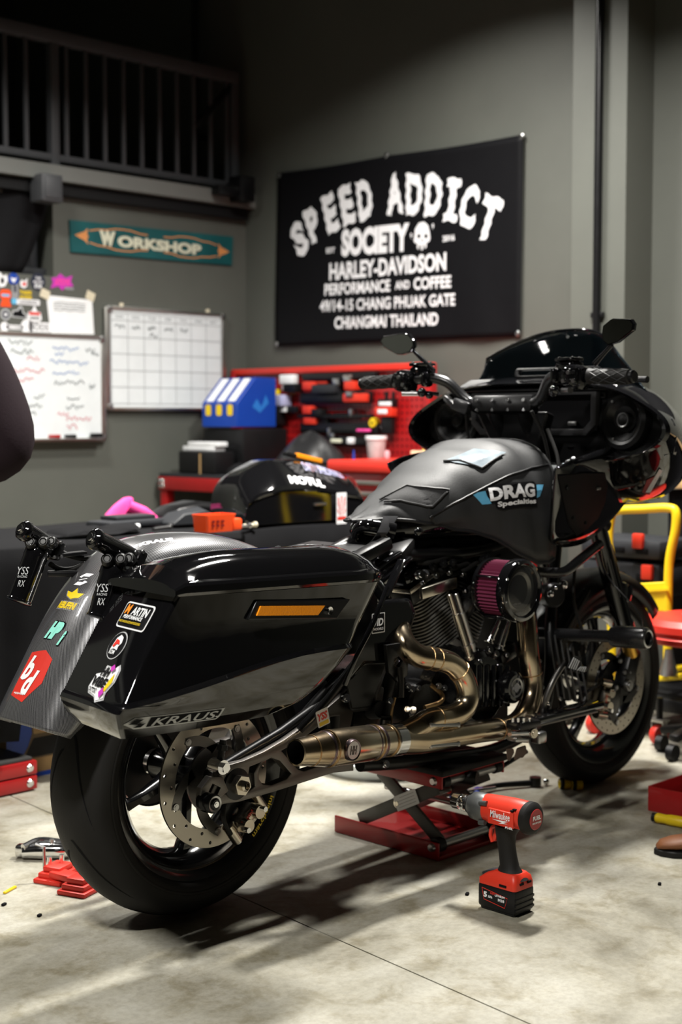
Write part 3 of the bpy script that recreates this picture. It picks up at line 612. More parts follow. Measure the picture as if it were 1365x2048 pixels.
jn = ex0 + ed*(tb+.092)
low = [jn, B(845, 1479, EX), B(900, 1472, EX), B(960, 1463, EX), B(1010, 1456, -.27), B(1040, 1440, -.25), B(1060, 1405, -.24), B(1066, 1365, -.235), B(1058, 1310, -.23), B(1054, 1250, -.22), B(1048, 1215, -.20)]
K('front_header', MB().tube(low, [.036, .034, .029, .028, .028, .028, .028, .028, .028, .027, .027], 24, sm=6), 'titanium', exo)
up = [jn + V(0, 0, .004), B(835, 1455, EX), B(862, 1440, EX-.005), B(897, 1434, -.29), B(926, 1420, -.295), B(937, 1390, -.295), B(926, 1352, -.29), B(900, 1326, -.285), B(868, 1318, -.28), B(836, 1311, -.27), B(812, 1290, -.25), B(800, 1262, -.22), B(798, 1235, -.19)]
K('rear_header', MB().tube(up, [.032, .030, .0285, .028] + [.028]*9, 24, sm=6), 'titanium', exo)
upc = crom(up, 6); lowc = crom(low, 6)
for c_, i in ((upc, 38), (upc, 47), (upc, 50), (lowc, 22), (lowc, 44), (upc, 14)):
    t = (c_[i+1]-c_[i-1]).normalized(); K('weld_seam', MB().lathe([(.0268, -.003), (.0293, -.001), (.0293, .001), (.0268, .003)], c_[i], t, 28), 'weld', exo)
for p0, p1 in (((862, 1450, -.315), (918, 1450, -.315)), ((862, 1492, -.315), (918, 1488, -.312))):
    a, b2 = B(*p0), B(*p1); K('spring', MB().cyl(a, b2, .0045, n=10), 'steel', exo)
    for q in (a, b2): K('spring_lug', MB().box(q+V(0, .008, 0), (.008, .022, .012), bev=.002), 'steel', exo)
# ---- engine
def cylinder_block(name, base, top, r, fins):
    ax = (top-base).normalized(); L = (top-base).length; o = K(name, MB().cyl(base, top, r*.80, n=32), 'cast_black')
    s = ax.cross(Vector((0, 1, 0))).normalized()
    fb = MB()
    for k in range(fins):
        t = (k+.5)/fins; c = base + ax*(L*t); rr = r*(1.0 if t < .62 else .96); R = Matrix((s, Vector((0, 1, 0)), ax)).transposed()
        fb.add([c + s*(x) + Vector((0, y, 0)) + ax*z for z in (-L/fins*.18, L/fins*.18) for x, y in rrect(rr*2, rr*2.05, rr*.55, 6)], [list(range(28))[::-1], list(range(28, 56))] + [[i, (i+1) % 28, 28+(i+1) % 28, 28+i] for i in range(28)])
    f_ = K('cooling_fins', fb, 'fin_alu' if name == 'rear_cylinder' else 'dark_alu', o, smooth=30)
    R = Matrix((s, Vector((0, 1, 0)), ax)).transposed()
    K('cylinder_head', MB().box(top + ax*.022, (r*1.95, r*2.1, .046), R, .008), 'cast_black', o)
    K('rocker_cover', MB().box(top + ax*.072, (r*1.9, r*2.0, .055), R, .018), 'gloss_black', o)
    K('rocker_base', MB().box(top + ax*.043 - V(0, r*.25, 0), (r*1.98, r*1.7, .014), R, .003), 'nickel', o)
    return o, ax
crank = Vector((.815, 0, .395))
rcyl, rax = cylinder_block('rear_cylinder', B(903, 1290, -.10)+V(0, .10, 0), B(875, 1185, -.10)+V(0, .10, 0)+V(-.005, 0, .005), .092, 17)
fcyl, fax = cylinder_block('front_cylinder', Vector((.895, 0, .535)), Vector((.960, 0, .665)), .090, 15)
K('cast_strip', MB().bar(B(842, 1188, -.165), B(912, 1165, -.165), .012, .028, bev=.003), 'nickel', rcyl)
K('crankcase', MB().lathe([(0, -.13), (.11, -.13), (.135, -.11), (.145, -.04), (.145, .06), (.13, .11), (0, .12)], crank, (0, 1, 0), 40), 'cast_black')
cc = K('cam_cover', MB().lathe([(0, -.205), (.085, -.205), (.098, -.195), (.104, -.17), (.104, -.12)], crank+V(.03, 0, .03), (0, 1, 0), 36), 'gloss_black')
for k in range(5):
    p = B(960+14*k, 1372, -.215); K('cover_rib', MB().bar(p+V(0, 0, -.055), p+V(0, 0, .055), .012, .012, up=(0, 1, 0), bev=.004), 'gloss_black', cc)
p = B(1024, 1374, -.23); K('timer_cover', MB().lathe([(0, .016), (.034, .016), (.042, .010), (.044, 0), (.044, -.06)], p, (0, -1, 0), 36), 'gloss_black', cc)
K('timer_ring', MB().lathe([(.021, .0163), (.0255, .0175), (.0255, .016)], p, (0, -1, 0), 36).lathe([(.008, .0163), (.012, .0172), (.012, .016)], p, (0, -1, 0), 24), 'steel', cc)
D('timer_emblem', join2d(flat([(-.019, -.004), (.019, -.004), (.019, .004), (-.019, .004)]), flat([(0, .014), (.012, .004), (-.012, .004)]), flat([(0, -.014), (-.012, -.004), (.012, -.004)])), Fr(p+V(0, -.0163, 0), (1, 0, 0), (0, 0, 1)), 'grey_print', cc)
for q0, q1, m in (((899, 1188, -.17), (940, 1318, -.19), 'nickel'), ((912, 1186, -.165), (950, 1312, -.18), 'steel'), ((998, 1240, -.19), (978, 1285, -.185), 'chrome'), ((1018, 1242, -.19), (1000, 1300, -.185), 'chrome')):
    a, b2 = B(*q0), B(*q1); d = (b2-a).normalized(); L = (b2-a).length
    K('pushrod_tube', MB().lathe([(.006, 0), (.0075, .002), (.0075, L*.3), (.0098, L*.31), (.0098, L*.78), (.012, L*.79), (.012, L*.86), (.009, L*.87), (.009, L*.95), (.013, L*.96), (.013, L)], a, d, 18), m)
K('lifter_block', MB().box(B(958, 1312, -.165), (.07, .05, .04), (0, 15, 0), .008), 'cast_black'); K('lifter_block', MB().box(B(1005, 1305, -.165), (.07, .05, .045), (0, -15, 0), .008), 'cast_black')
K('intake_manifold', MB().tube([B(925, 1200, -.08), B(948, 1205, -.12), B(975, 1185, -.16)], [.028, .026, .032], 20, sm=5), 'cast_black')
K('intake_flange', MB().cyl(B(940, 1190, -.14), B(955, 1190, -.15), .026), 'steel'); K('intake_bell', MB().lathe([(.030, 0), (.034, .01), (.022, .045), (.018, .05)], B(940, 1225, -.16), (-.3, 1, .5), 24), 'dark_alu')
# big clear-faced air cleaner with pleated filter
A0 = Vector((.865, -.215, .690)); ya = Vector((0, -1, 0))
ac_ = K('air_cleaner', MB().lathe([(.02, -.012), (.076, -.012), (.080, -.006), (.080, .004), (.07, .006)], A0, ya, 48), 'gloss_black', label='round air cleaner with purple pleated filter')
pleat = []; n = 96
for h_ in (.004, .072): pleat.append([A0 + ya*h_ + Vector((math.cos(2*math.pi*k/n)*(.0745 if k % 2 else .0685), 0, math.sin(2*math.pi*k/n)*(.0745 if k % 2 else .0685))) for k in range(n)])
K('filter_element', MB().loft(pleat, True, False), 'filter_purple', ac_, smooth=0)
for a in (62, 152, 242, 332): p = A0 + Vector((math.cos(math.radians(a))*.0755, 0, math.sin(math.radians(a))*.0755)); K('filter_post', MB().bar(p + ya*.0, p + ya*.074, .006, .014, up=(math.cos(math.radians(a)), 0, math.sin(math.radians(a))), bev=.002), 'gloss_black', ac_)
K('lens_ring', MB().lathe([(.066, .100), (.070, .103), (.078, .100), (.082, .092), (.082, .074), (.076, .070), (.064, .072), (.062, .085), (.064, .097)], A0, ya, 56, loop=True), 'gloss_black', ac_)
K('lens', MB().lathe([(0, .106), (.030, .1055), (.050, .103), (.066, .098)], A0, ya, 48), 'smoke_lens', ac_)
K('velocity_plate', MB().lathe([(0, .080), (.045, .080), (.050, .078), (.062, .074)], A0, ya, 40), 'fender_grey', ac_)
K('velocity_ring', MB().lathe([(.040, .082), (.048, .088), (.054, .084), (.056, .076)], A0, ya, 40), 'aluminium', ac_)
D('lettering', text2d('arlen ness', .03, .005, .02), Fr(A0+ya*.081+V(-.002, 0, -.034), (1, 0, 0), (0, 0, 1)), 'silver_print', ac_)
for k in range(8): a = 2*math.pi*k/8+.3; bolt(A0 + ya*.098 + Vector((math.cos(a)*.074, 0, math.sin(a)*.074)), .0045, .004, ya, 'chrome', ac_)
# gearbox, oil tank, side cover, battery box
K('gearbox', MB().box((.50, 0, .40), (.30, .24, .22), bev=.03), 'cast_black'); K('gearbox_cover', MB().box(B(700, 1440, -.14)+V(.10, .04, 0), (.16, .06, .15), (0, 8, 0), .02), 'cast_black')
K('clutch_cover', MB().lathe([(0, .02), (.05, .02), (.058, .012), (.06, -.03)], B(840, 1405, -.13), (0, -1, 0), 30), 'cast_black')
K('oil_pan', MB().box((.70, 0, .305), (.50, .22, .07), bev=.02), 'cast_black')
K('air_box', MB().box((.98, 0, .765), (.50, .12, .13), bev=.02), 'satin_black')
K('front_crossmember', MB().box((1.0, 0, .36), (.16, .22, .16), bev=.02), 'matte_black')
K('side_cover', MB().loft([[B(*p, by) for p in ((762, 1200), (820, 1195), (832, 1225), (815, 1285), (790, 1330), (730, 1330), (700, 1365), (690, 1350))] for by in (-.20, -.235)]), 'gloss_black', bev=.012, label='glossy side cover')
sc = K('side_panel', MB().loft([[B(*p, by) for p in ((688, 1340), (775, 1240), (800, 1260), (770, 1350), (745, 1420), (700, 1425))] for by in (-.16, -.215)]), 'satin_black', bev=.010)
D('sticker', join2d(flat(rrect(.045, .048, .002)),), Fr(B(757, 1246, -.237), (1, 0, 0), (0, 0, 1)), 'white_print', sc); D('sticker_print', join2d(flat(rrect(.040, .043, .002)),), Fr(B(757, 1246, -.238), (1, 0, 0), (0, 0, 1)), 'deep_black', sc); D('sticker_print', join2d(text2d('VID', .034, .018, .03, .2, cy=.002), text2d('MODELS', .034, .006, .02, cy=-.014)), Fr(B(757, 1246, -.239), (1, 0, 0), (0, 0, 1)), 'white_print', sc)
f0 = Fr(B(646, 1435, -.225), (1, -.1, .25), (-.2, 0, 1))
so = D('sticker', flat(rrect(.036, .040, .003)), f0, 'white_print', bike, label='white sticker with red letters beside the muffler'); D('sticker_print', text2d('YSS', .030, .018, .05, .3, cy=.004), f0, 'red_bright', so, z=.0012); D('sticker_print', flat(rrect(.028, .009, .001, cy=-.013)), f0, 'yellow', so, z=.0012)
# frame tubes
for pts, r in (([(690, 1345, -.15), (640, 1395, -.16), (600, 1440, -.16)], .012), ([(760, 1130, -.10), (800, 1110, -.10), (850, 1110, -.10), (960, 1100, -.08), (1090, 1060, -.05)], .017), ([(700, 1115, -.13), (760, 1180, -.15), (790, 1260, -.15), (770, 1400, -.15), (720, 1500, -.14)], .016), ([(720, 1530, -.13), (800, 1525, -.13), (900, 1515, -.13), (1000, 1495, -.13), (1080, 1440, -.13), (1100, 1350, -.12), (1102, 1250, -.10), (1110, 1130, -.06), (1120, 1030, -.04)], .017)):
    K('frame_tube', MB().tube([B(*p) for p in pts], r, 14, sm=6), 'satin_black')
    K('frame_tube', MB().tube([Vector((B(*p).x, -B(*p).y, B(*p).z)) for p in pts], r, 14, sm=6), 'satin_black')
K('frame_backbone', MB().tube([(.30, 0, .70), (.55, 0, .80), (.9, 0, .86), (1.30, 0, .98)], .03, 16, sm=5), 'satin_black')
K('battery_box', MB().box((.42, 0, .66), (.24, .24, .22), bev=.02), 'satin_black')
K('seat_pan', MB().box((.38, 0, .785), (.30, .22, .03), (0, -6, 0), .008), 'plastic_black')
K('shock_tower', MB().bar(B(700, 1125, -.12), B(775, 1085, -.12), .04, .03, bev=.006), 'satin_black'); K('wiring_block', MB().box(B(800, 1105, -.09), (.09, .06, .05), (0, -20, 20), .01), 'plastic_black')
for p0, p1 in (((735, 1150, -.12), (800, 1105, -.12)), ((760, 1165, -.13), (820, 1115, -.13)), ((770, 1195, -.17), (805, 1120, -.14))): K('bracket_bar', MB().bar(B(*p0), B(*p1), .022, .012, bev=.004), 'gloss_black')
# passenger peg bracket, rear brake reservoir, pedal, forward control, footpegs
K('peg_bracket', MB().plate([S2([(770, 1290), (800, 1285), (815, 1310), (812, 1350), (795, 1365), (775, 1345)], -.25), S2([(785, 1318), (795, 1312), (803, 1322), (795, 1334), (786, 1330)], -.25)], Fr((0, -.25, 0), (1, 0, 0), (0, 0, 1)), -.006, .006, .0015), 'satin_black')
K('peg_arm', MB().tube([B(800, 1335, -.26), B(803, 1365, -.27), B(802, 1395, -.275)], [.009, .007, .008], 14), 'dark_alu')
K('brake_reservoir', MB().lathe([(0, .03), (.020, .03), (.022, .026), (.022, -.02), (0, -.022)], B(752, 1420, -.20), (-.3, -.9, .2), 24), 'fender_grey')
K('dipstick', MB().cyl(B(773, 1450, -.24), B(778, 1405, -.24), .010).hexb(B(773, 1445, -.24), B(773, 1430, -.24), .014), 'satin_black'); K('dipstick_collar', MB().cyl(B(770, 1455, -.245), B(772, 1440, -.245), .012), 'steel')
K('brake_line', MB().tube([B(790, 1395, -.25), B(784, 1420, -.25), B(781, 1450, -.25), B(775, 1470, -.26)], .004, 10, sm=5), 'weld')
K('fluid_pipe', MB().tube([B(862, 1370, -.17), B(885, 1390, -.19), B(880, 1405, -.2), B(850, 1415, -.2)], .006, 10, sm=6), 'weld')
peg = K('footpeg', MB().box(B(1048, 1448, -.33), (.085, .05, .022), (0, 4, 0), .005), 'satin_black'); 
for k in range(4): K('peg_stud', MB().cyl(B(1026+11*k, 1444, -.35), B(1026+11*k, 1436, -.35), .0035, n=8), 'chrome', peg)
K('peg_slider', MB().cyl(B(1020, 1468, -.345), B(1062, 1466, -.345), .0068), 'chrome', peg); bolt(B(1066, 1466, -.35), .013, .01, (-.2, -1, 0), 'nickel', peg); K('peg_clevis', MB().box(B(1078, 1474, -.33), (.035, .03, .03), bev=.005), 'steel', peg)
K('peg_hanger', MB().bar(B(1050, 1480, -.32), B(1024, 1478, -.32), .03, .012, bev=.003), 'steel', peg)
for q in (((1013, 1498), (1028, 1497), (1029, 1505), (1020, 1523), (1015, 1520)), ((1034, 1496), (1052, 1490), (1055, 1505), (1046, 1516), (1040, 1515), (1032, 1522), (1028, 1518))): K('peg_rubber', MB().loft([[B(*p, by) for p in q] for by in (-.34, -.30)]), 'peg_brown', peg, bev=.003)
K('floor_rail', MB().bar(B(1020, 1452, -.30), B(1195, 1408, -.30), .05, .020, bev=.004), 'gloss_black'); K('floor_rail_edge', MB().bar(B(1070, 1452, -.325), B(1195, 1422, -.325), .008, .008, bev=.002), 'dark_alu')
K('pedal_arm', MB().tube([B(1085, 1425, -.28), B(1092, 1400, -.29), B(1108, 1360, -.30), B(1130, 1325, -.30)], [.008, .010, .008, .008], 12, sm=5), 'dark_alu')
pad = K('brake_pedal', MB().loft([[B(*p, by) for p in ((1134, 1334), (1146, 1312), (1166, 1314), (1158, 1332), (1178, 1334), (1172, 1345))] for by in (-.30, -.325)]), 'satin_black', bev=.003)
for k in range(8): K('pad_rib', MB().bar(B(1139+4.2*k, 1336+1.1*k, -.329), B(1149+3.4*k, 1315+2.2*k if k < 4 else 1334, -.329), .0022, .003), 'silver_print', pad)
# coil, throttle body and wiring filling the space between the heads and the tank
K('ignition_coil', MB().box(B(905, 1122, -.06), (.14, .06, .045), (0, 4, 0), .010), 'satin_black')
K('throttle_body', MB().cyl(B(958, 1160, -.10), B(985, 1165, -.17), .030, .034), 'satin_black')
for k, (x0, y0, x1, y1) in enumerate(((835, 1125, 900, 1112), (850, 1140, 935, 1128), (900, 1150, 962, 1120), (940, 1140, 1000, 1112), (985, 1120, 1060, 1118))): K('wiring_loom', MB().tube([B(x0, y0, -.10), B((x0+x1)/2, (y0+y1)/2+6, -.115), B(x1, y1, -.10)], .007, 10, sm=5), 'rubber')
for x, y in ((846, 1165), (872, 1152), (898, 1146), (925, 1150), (1000, 1140)): bolt(B(x, y, -.125), .008, .010, (-.2, -1, .4), 'chrome')
# ---- tank under a vinyl service cover
def tsec(bx, zt, zb, hw, n=24):
    o = []
    for i in range(n):
        t = 2*math.pi*i/n; c, s = math.cos(t), math.sin(t); y = hw*(abs(c)**.75)*(1 if c > 0 else -1); zc = zb + (zt-zb)*.36
        z = zc + (zt-zc)*(abs(s)**.9) if s > 0 else zc - (zc-zb)*(abs(s)**.8)
        o.append(Vector((bx, y, z)))
    return o
TS = [(.565, .860, .832, .026), (.62, .886, .816, .052), (.70, .932, .806, .088), (.80, .986, .802, .130), (.90, 1.026, .800, .164), (1.02, 1.058, .80, .194), (1.12, 1.060, .805, .187), (1.20, 1.048, .825, .155), (1.25, 1.02, .86, .10)]
K('fuel_tank', MB().loft([tsec(*q) for q in TS]), 'gloss_black', sub=1, smooth=60)
def interp(tab, x, k):
    if x <= tab[0][0]: return tab[0][k]
    for a, b2 in zip(tab, tab[1:]):
        if x <= b2[0]: return lerp(a[k], b2[k], (x-a[0])/(b2[0]-a[0]))
    return tab[-1][k]
hem = [(.50, .875), (.58, .868), (.64, .876), (.72, .860), (.84, .838), (.92, .812), (.98, .782), (1.03, .752), (1.07, .738), (1.13, .736), (1.17, .748)]
vs, fs = [], []; nb, ns = 40, 30
for i in range(nb+1):
    bx = .545 + (1.165-.545)*i/nb; zt, zb, hw = (interp(TS, bx, k) for k in (1, 2, 3)); zc = zb + (zt-zb)*.36; zh = interp(hem, bx, 1)
    hw += .010; zt += .010
    if bx > 1.08: zt += (bx-1.08)*.05
    if bx > 1.0: hw = max(hw, .196)
    for j in range(ns+1):
        u = j/ns; s = abs(2*u-1); sg = 1 if u < .5 else -1; wr = .0028*math.sin(bx*38+s*5)+.002*math.sin(bx*71-s*9)
        if s > .68 and zh < zc:
            k = (s-.68)/.32; y = (hw - .012*k + .012*math.sin(k*2.2)*(bx > .95)) ; z = lerp(zc, zh, k)
        else:
            th = (s/(.68 if zh < zc else 1.0))*math.pi/2*(1 if zh < zc else max(.12, math.acos(max(-1, min(1, ((zh-zc)/(zt-zc))**(1/.9))))/(math.pi/2)))
            y = hw*(abs(math.sin(th))**.75); z = zc + (zt-zc)*(abs(math.cos(th))**.9)
        vs.append(Vector((bx + wr*.4, sg*(y+wr), z + wr*.6)))
for i in range(nb):
    for j in range(ns): fs.append([i*(ns+1)+j, i*(ns+1)+j+1, (i+1)*(ns+1)+j+1, (i+1)*(ns+1)+j])
cover = surf_obj('tank_cover', vs, fs, 'vinyl_grey', bike, None, .004, 1); cover['label'] = 'grey vinyl service cover draped over the tank'
cbvh = BVHTree.FromPolygons(vs, fs)
def on_cover(x, y, off=.007):
    d = ray(x, y); o = Vector((0, 0, CAMH)) - R0; h, nn, _, _ = cbvh.ray_cast(o, d.normalized(), 10)
    return (h + (nn if nn.dot(d) < 0 else -nn)*off) if h is not None else None
def cover_tube(name, pix, r, m, off=.006):
    q = []
    for (x0, y0), (x1, y1) in zip(pix, pix[1:]):
        for k in range(6): q.append(on_cover(lerp(x0, x1, k/6), lerp(y0, y1, k/6), off))
    q = [p for p in q if p is not None]
    if len(q) > 3: K(name, MB().tube(q, r, 8), m, cover)
cover_tube('seam', [(858, 1036), (905, 1008), (960, 980), (1010, 955), (1060, 938), (1100, 930)], .0028, 'vinyl_trim')
hm = [vs[i*(ns+1)+ns] + Vector((0, -.003, 0)) for i in range(nb+1)]; K('hem_binding', MB().tube(hm, .0048, 8), 'vinyl_trim', cover)
hm = [vs[j] + Vector((-.002, 0, .002)) for j in range(ns+1)]; K('hem_binding', MB().tube(hm, .0045, 8), 'vinyl_trim', cover)
hm = [vs[nb*(ns+1)+j] + Vector((.002, 0, .002)) for j in range(ns+1)]; K('hem_binding', MB().tube(hm, .004, 8), 'vinyl_trim', cover)
def cover_patch(name, quad, m, off, n=14):
    vs2, fs2, ok = [], [], True
    for i in range(n+1):
        for j in range(n+1):
            u, v = i/n, j/n; x = lerp(lerp(quad[0][0], quad[1][0], u), lerp(quad[3][0], quad[2][0], u), v); y = lerp(lerp(quad[0][1], quad[1][1], u), lerp(quad[3][1], quad[2][1], u), v)
            p = on_cover(x, y, off); vs2.append(p)
    for i in range(n):
        for j in range(n):
            f = [i*(n+1)+j, i*(n+1)+j+1, (i+1)*(n+1)+j+1, (i+1)*(n+1)+j]
            if all(vs2[k] is not None for k in f): fs2.append(f)
    used = sorted({k for f in fs2 for k in f}); rm_ = {k: i for i, k in enumerate(used)}
    if fs2: K(name, MB().add([vs2[k] for k in used], [[rm_[k] for k in f] for f in fs2]), m, cover, smooth=60)
cover_patch('clear_pouch', [(890, 926), (948, 902), (1012, 908), (962, 938)], 'clear_pouch', .0075)
cover_tube('pouch_binding', [(888, 927), (920, 926), (962, 940), (1012, 909)], .0032, 'vinyl_trim', .008)
cover_patch('net_pocket', [(765, 1000), (818, 975), (897, 982), (862, 1014)], 'mesh_net', .0075)
cover_tube('pocket_binding', [(762, 1004), (815, 975), (898, 982), (862, 1016), (800, 1004), (764, 1008)], .003, 'vinyl_trim', .008)
f0 = Fr(on_cover(1029, 990), (1, -.02, -.02), (0, .40, .92)); 
wingl = [(-.125, .022), (-.085, .022), (-.085, -.012), (-.100, -.010), (-.112, .006)]; wingr = [(-x, y+.004) for x, y in wingl][::-1]
sticker('logo_print', f0, [(flat([(-.125, .022), (.125, .026), (.112, .010), (.100, -.006), (.085, -.010), (-.085, -.012), (-.100, -.010), (-.112, .006)]), 'sky'), (join2d(flat([(-.090, .034), (.080, .034), (.090, .026), (.086, -.010), (-.076, -.012), (-.086, .010)]), flat([(-.066, -.006), (.086, -.006), (.086, -.032), (-.040, -.032), (-.062, -.026)])), 'deep_black'), (join2d(text2d('DRAG', .158, .036, .045, cx=.0, cy=.011), text2d('Specialties', .140, .017, .04, cx=.012, cy=-.019)), 'white_print')], cbvh, 'white and blue winged lettering', .006, cover)
# strap hanging out under the cover
K('strap', MB().loft([[B(x+dx, y, by)+V(0, 0, dz) for dx, dz in ((-w_, 0), (w_, 0), (w_, -.003), (-w_, -.003))] for x, y, by, w_ in ((782, 1032, -.08, 15), (775, 1048, -.10, 12), (765, 1065, -.11, 10), (752, 1082, -.10, 9), (742, 1090, -.08, 9))]), 'fender_grey')
K('tank_tail', MB().tube([B(712, 1075, -.02), B(716, 1058, -.03), B(740, 1052, -.06), B(790, 1062, -.10)], [.012, .014, .018, .02], 16, sm=6), 'gloss_black')
K('cover_loop', MB().tube([B(712, 1085, -.02), B(708, 1068, -.02), B(716, 1055, -.02), B(730, 1050, -.03)], .005, 10, sm=5), 'bar_black')
K('speed_sensor', MB().sph(B(838, 1063, -.17), .012, (1.2, .8, .9)), 'gloss_black')
for p in ((865, 1135, -.12), (886, 1130, -.12), (905, 1128, -.12), (848, 1150, -.14), (965, 1122, -.16), (973, 1118, -.16)): bolt(B(*p), .011, .014, (0, -.7, .7), 'satin_black', name='fuel_fitting')
# ---- forks, triple clamp, front brake
for s in (-1, 1):
    a, b2 = Vector((1.365, .115*s, 1.06)), Vector((1.628, .115*s, .50)); d = (b2-a).normalized(); L = (b2-a).length
    fk = K('fork_leg', MB().lathe([(0, 0), (.026, 0), (.027, .006), (.027, L*.55), (.029, L*.56), (.029, L*.97), (.031, L*.975), (.031, L), (.022, L+.004)], a, d, 30), 'gloss_black')
    K('fork_slider', MB().cyl(b2-d*.01, Vector((1.672, .115*s, .405)), .0215, n=24), 'gold', fk)
    K('fork_foot', MB().box(Vector((1.665, .105*s, .365)), (.06, .045, .13), (0, 22, 0), .012), 'satin_black', fk)
    K('fork_clamp_ring', MB().lathe([(.022, -.012), (.033, -.010), (.033, .010), (.022, .012)], b2, d, 26), 'bar_black', fk)
    bolt(Vector((1.63, .128*s, .32)), .018, .014, (0, s, 0), 'steel', fk, 'axle_cap')
    if s < 0:
        f0 = Fr(lerp(a, b2, .72)+V(-.016, -.0245, 0), -d, (-.6, -.8, 0)); D('sticker', flat(rrect(.13, .014, .002)), f0, 'silver_print', fk, z=.001); D('sticker_print', text2d('SUSPENSION', .11, .008, .02), f0, 'deep_black', fk, z=.0016)
for t in (.10, .42): p = lerp(Vector((1.365, 0, 1.06)), Vector((1.628, 0, .50)), t); K('triple_clamp', MB().box(p, (.075, .30, .035), (0, 25, 0), .012), 'satin_black')
K('steering_head', MB().cyl((1.30, 0, 1.08), (1.42, 0, .80), .035), 'satin_black')
fc = caliper('front_caliper', (1200, 1432), (1210, 1362), -.115, 'nickel', 'brembo')
K('brake_hose', MB().tube([B(1205, 1365, -.12), B(1180, 1380, -.13), B(1150, 1400, -.12), B(1130, 1340, -.10), B(1125, 1280, -.09), B(1180, 1180, -.09)], .005, 10, sm=6), 'rubber', fc)
K('caliper_mount', MB().box(B(1225, 1395, -.105), (.07, .02, .10), (0, 10, 0), .008), 'satin_black', fc)
for p in ((1240, 1322, -.13), (1248, 1345, -.12), (1258, 1345, -.12), (1232, 1375, -.12)): bolt(B(*p), .007, .008, (0, -1, 0), 'steel', fc)
vs2 = []; fs2 = []; nn = 24
for i in range(nn+1):
    a = math.radians(lerp(38, 165, i/nn))
    for j, (y, dr) in enumerate(((-.075, -.055), (-.078, -.03), (-.07, -.006), (-.04, .006), (0, .010), (.04, .006), (.07, -.006), (.078, -.03), (.075, -.055))): vs2.append(Vector((1.63 + math.cos(a)*(.338+dr), y, .32 + math.sin(a)*(.338+dr))))
for i in range(nn):
    for j in range(8): fs2.append([i*9+j, i*9+j+1, (i+1)*9+j+1, (i+1)*9+j])
surf_obj('front_fender', vs2, fs2, 'satin_black', bike, None, .004, 0)
K('fender_lug', MB().box(B(1250, 1185, -.10), (.06, .03, .06), (0, 20, 0), .015), 'gloss_black')
# radiator, horn, oil cooler, engine guard
K('oil_cooler', MB().box((1.16, 0, .52), (.05, .26, .30), (0, -8, 0), .01), 'matte_black')
for k in range(6): K('cooler_fin', MB().bar(B(1098+12*k, 1262+8*k, -.135), B(1118+12*k, 1395+3*k, -.135), .004, .003), 'paint_rail')
K('horn', MB().lathe([(0, .02), (.03, .02), (.036, .012), (.036, -.02)], B(1105, 1190, -.10), (-.3, -.9, .1), 26), 'fender_grey')
for p, r in (((1102, 1188, -.12), .010), ((1112, 1176, -.12), .006), ((1128, 1170, -.12), .013)): K('cap_nut', MB().sph(B(*p), r), 'chrome')
gd = K('engine_guard', MB().tube([(1.27, .02, .503), (1.28, -.10, .512), (1.285, -.22, .520), (1.288, -.33, .528)], .017, 18, sm=6), 'bar_black'); K('guard_slider', MB().lathe([(.016, -.115), (.027, -.112), (.030, -.10), (.030, -.006), (.027, 0), (.019, 0), (.017, -.01), (0, -.01)], (1.290, -.415, .532), (.03, -1, .05), 30), 'bar_black', gd)
K('guard_ring', MB().lathe([(.019, .001), (.0225, .003), (.0265, .001)], (1.290, -.415, .532), (.03, -1, .05), 30), 'steel', gd)
K('guard_tube', MB().tube([B(1060, 1142, -.16), B(1095, 1145, -.18), B(1130, 1143, -.20), B(1160, 1120, -.21), B(1200, 1088, -.20)], .014, 16, sm=6), 'bar_black', gd)
K('guard_tube', MB().tube([B(1200, 1088, -.20), B(1215, 1150, -.30), (1.27, -.40, .60), (1.28, -.40, .54)], .002, 8, sm=4), 'bar_black', gd)
K('down_cable', MB().tube([B(1150, 1140, -.15), B(1148, 1200, -.16), B(1165, 1260, -.16)], .005, 8, sm=5), 'rubber')
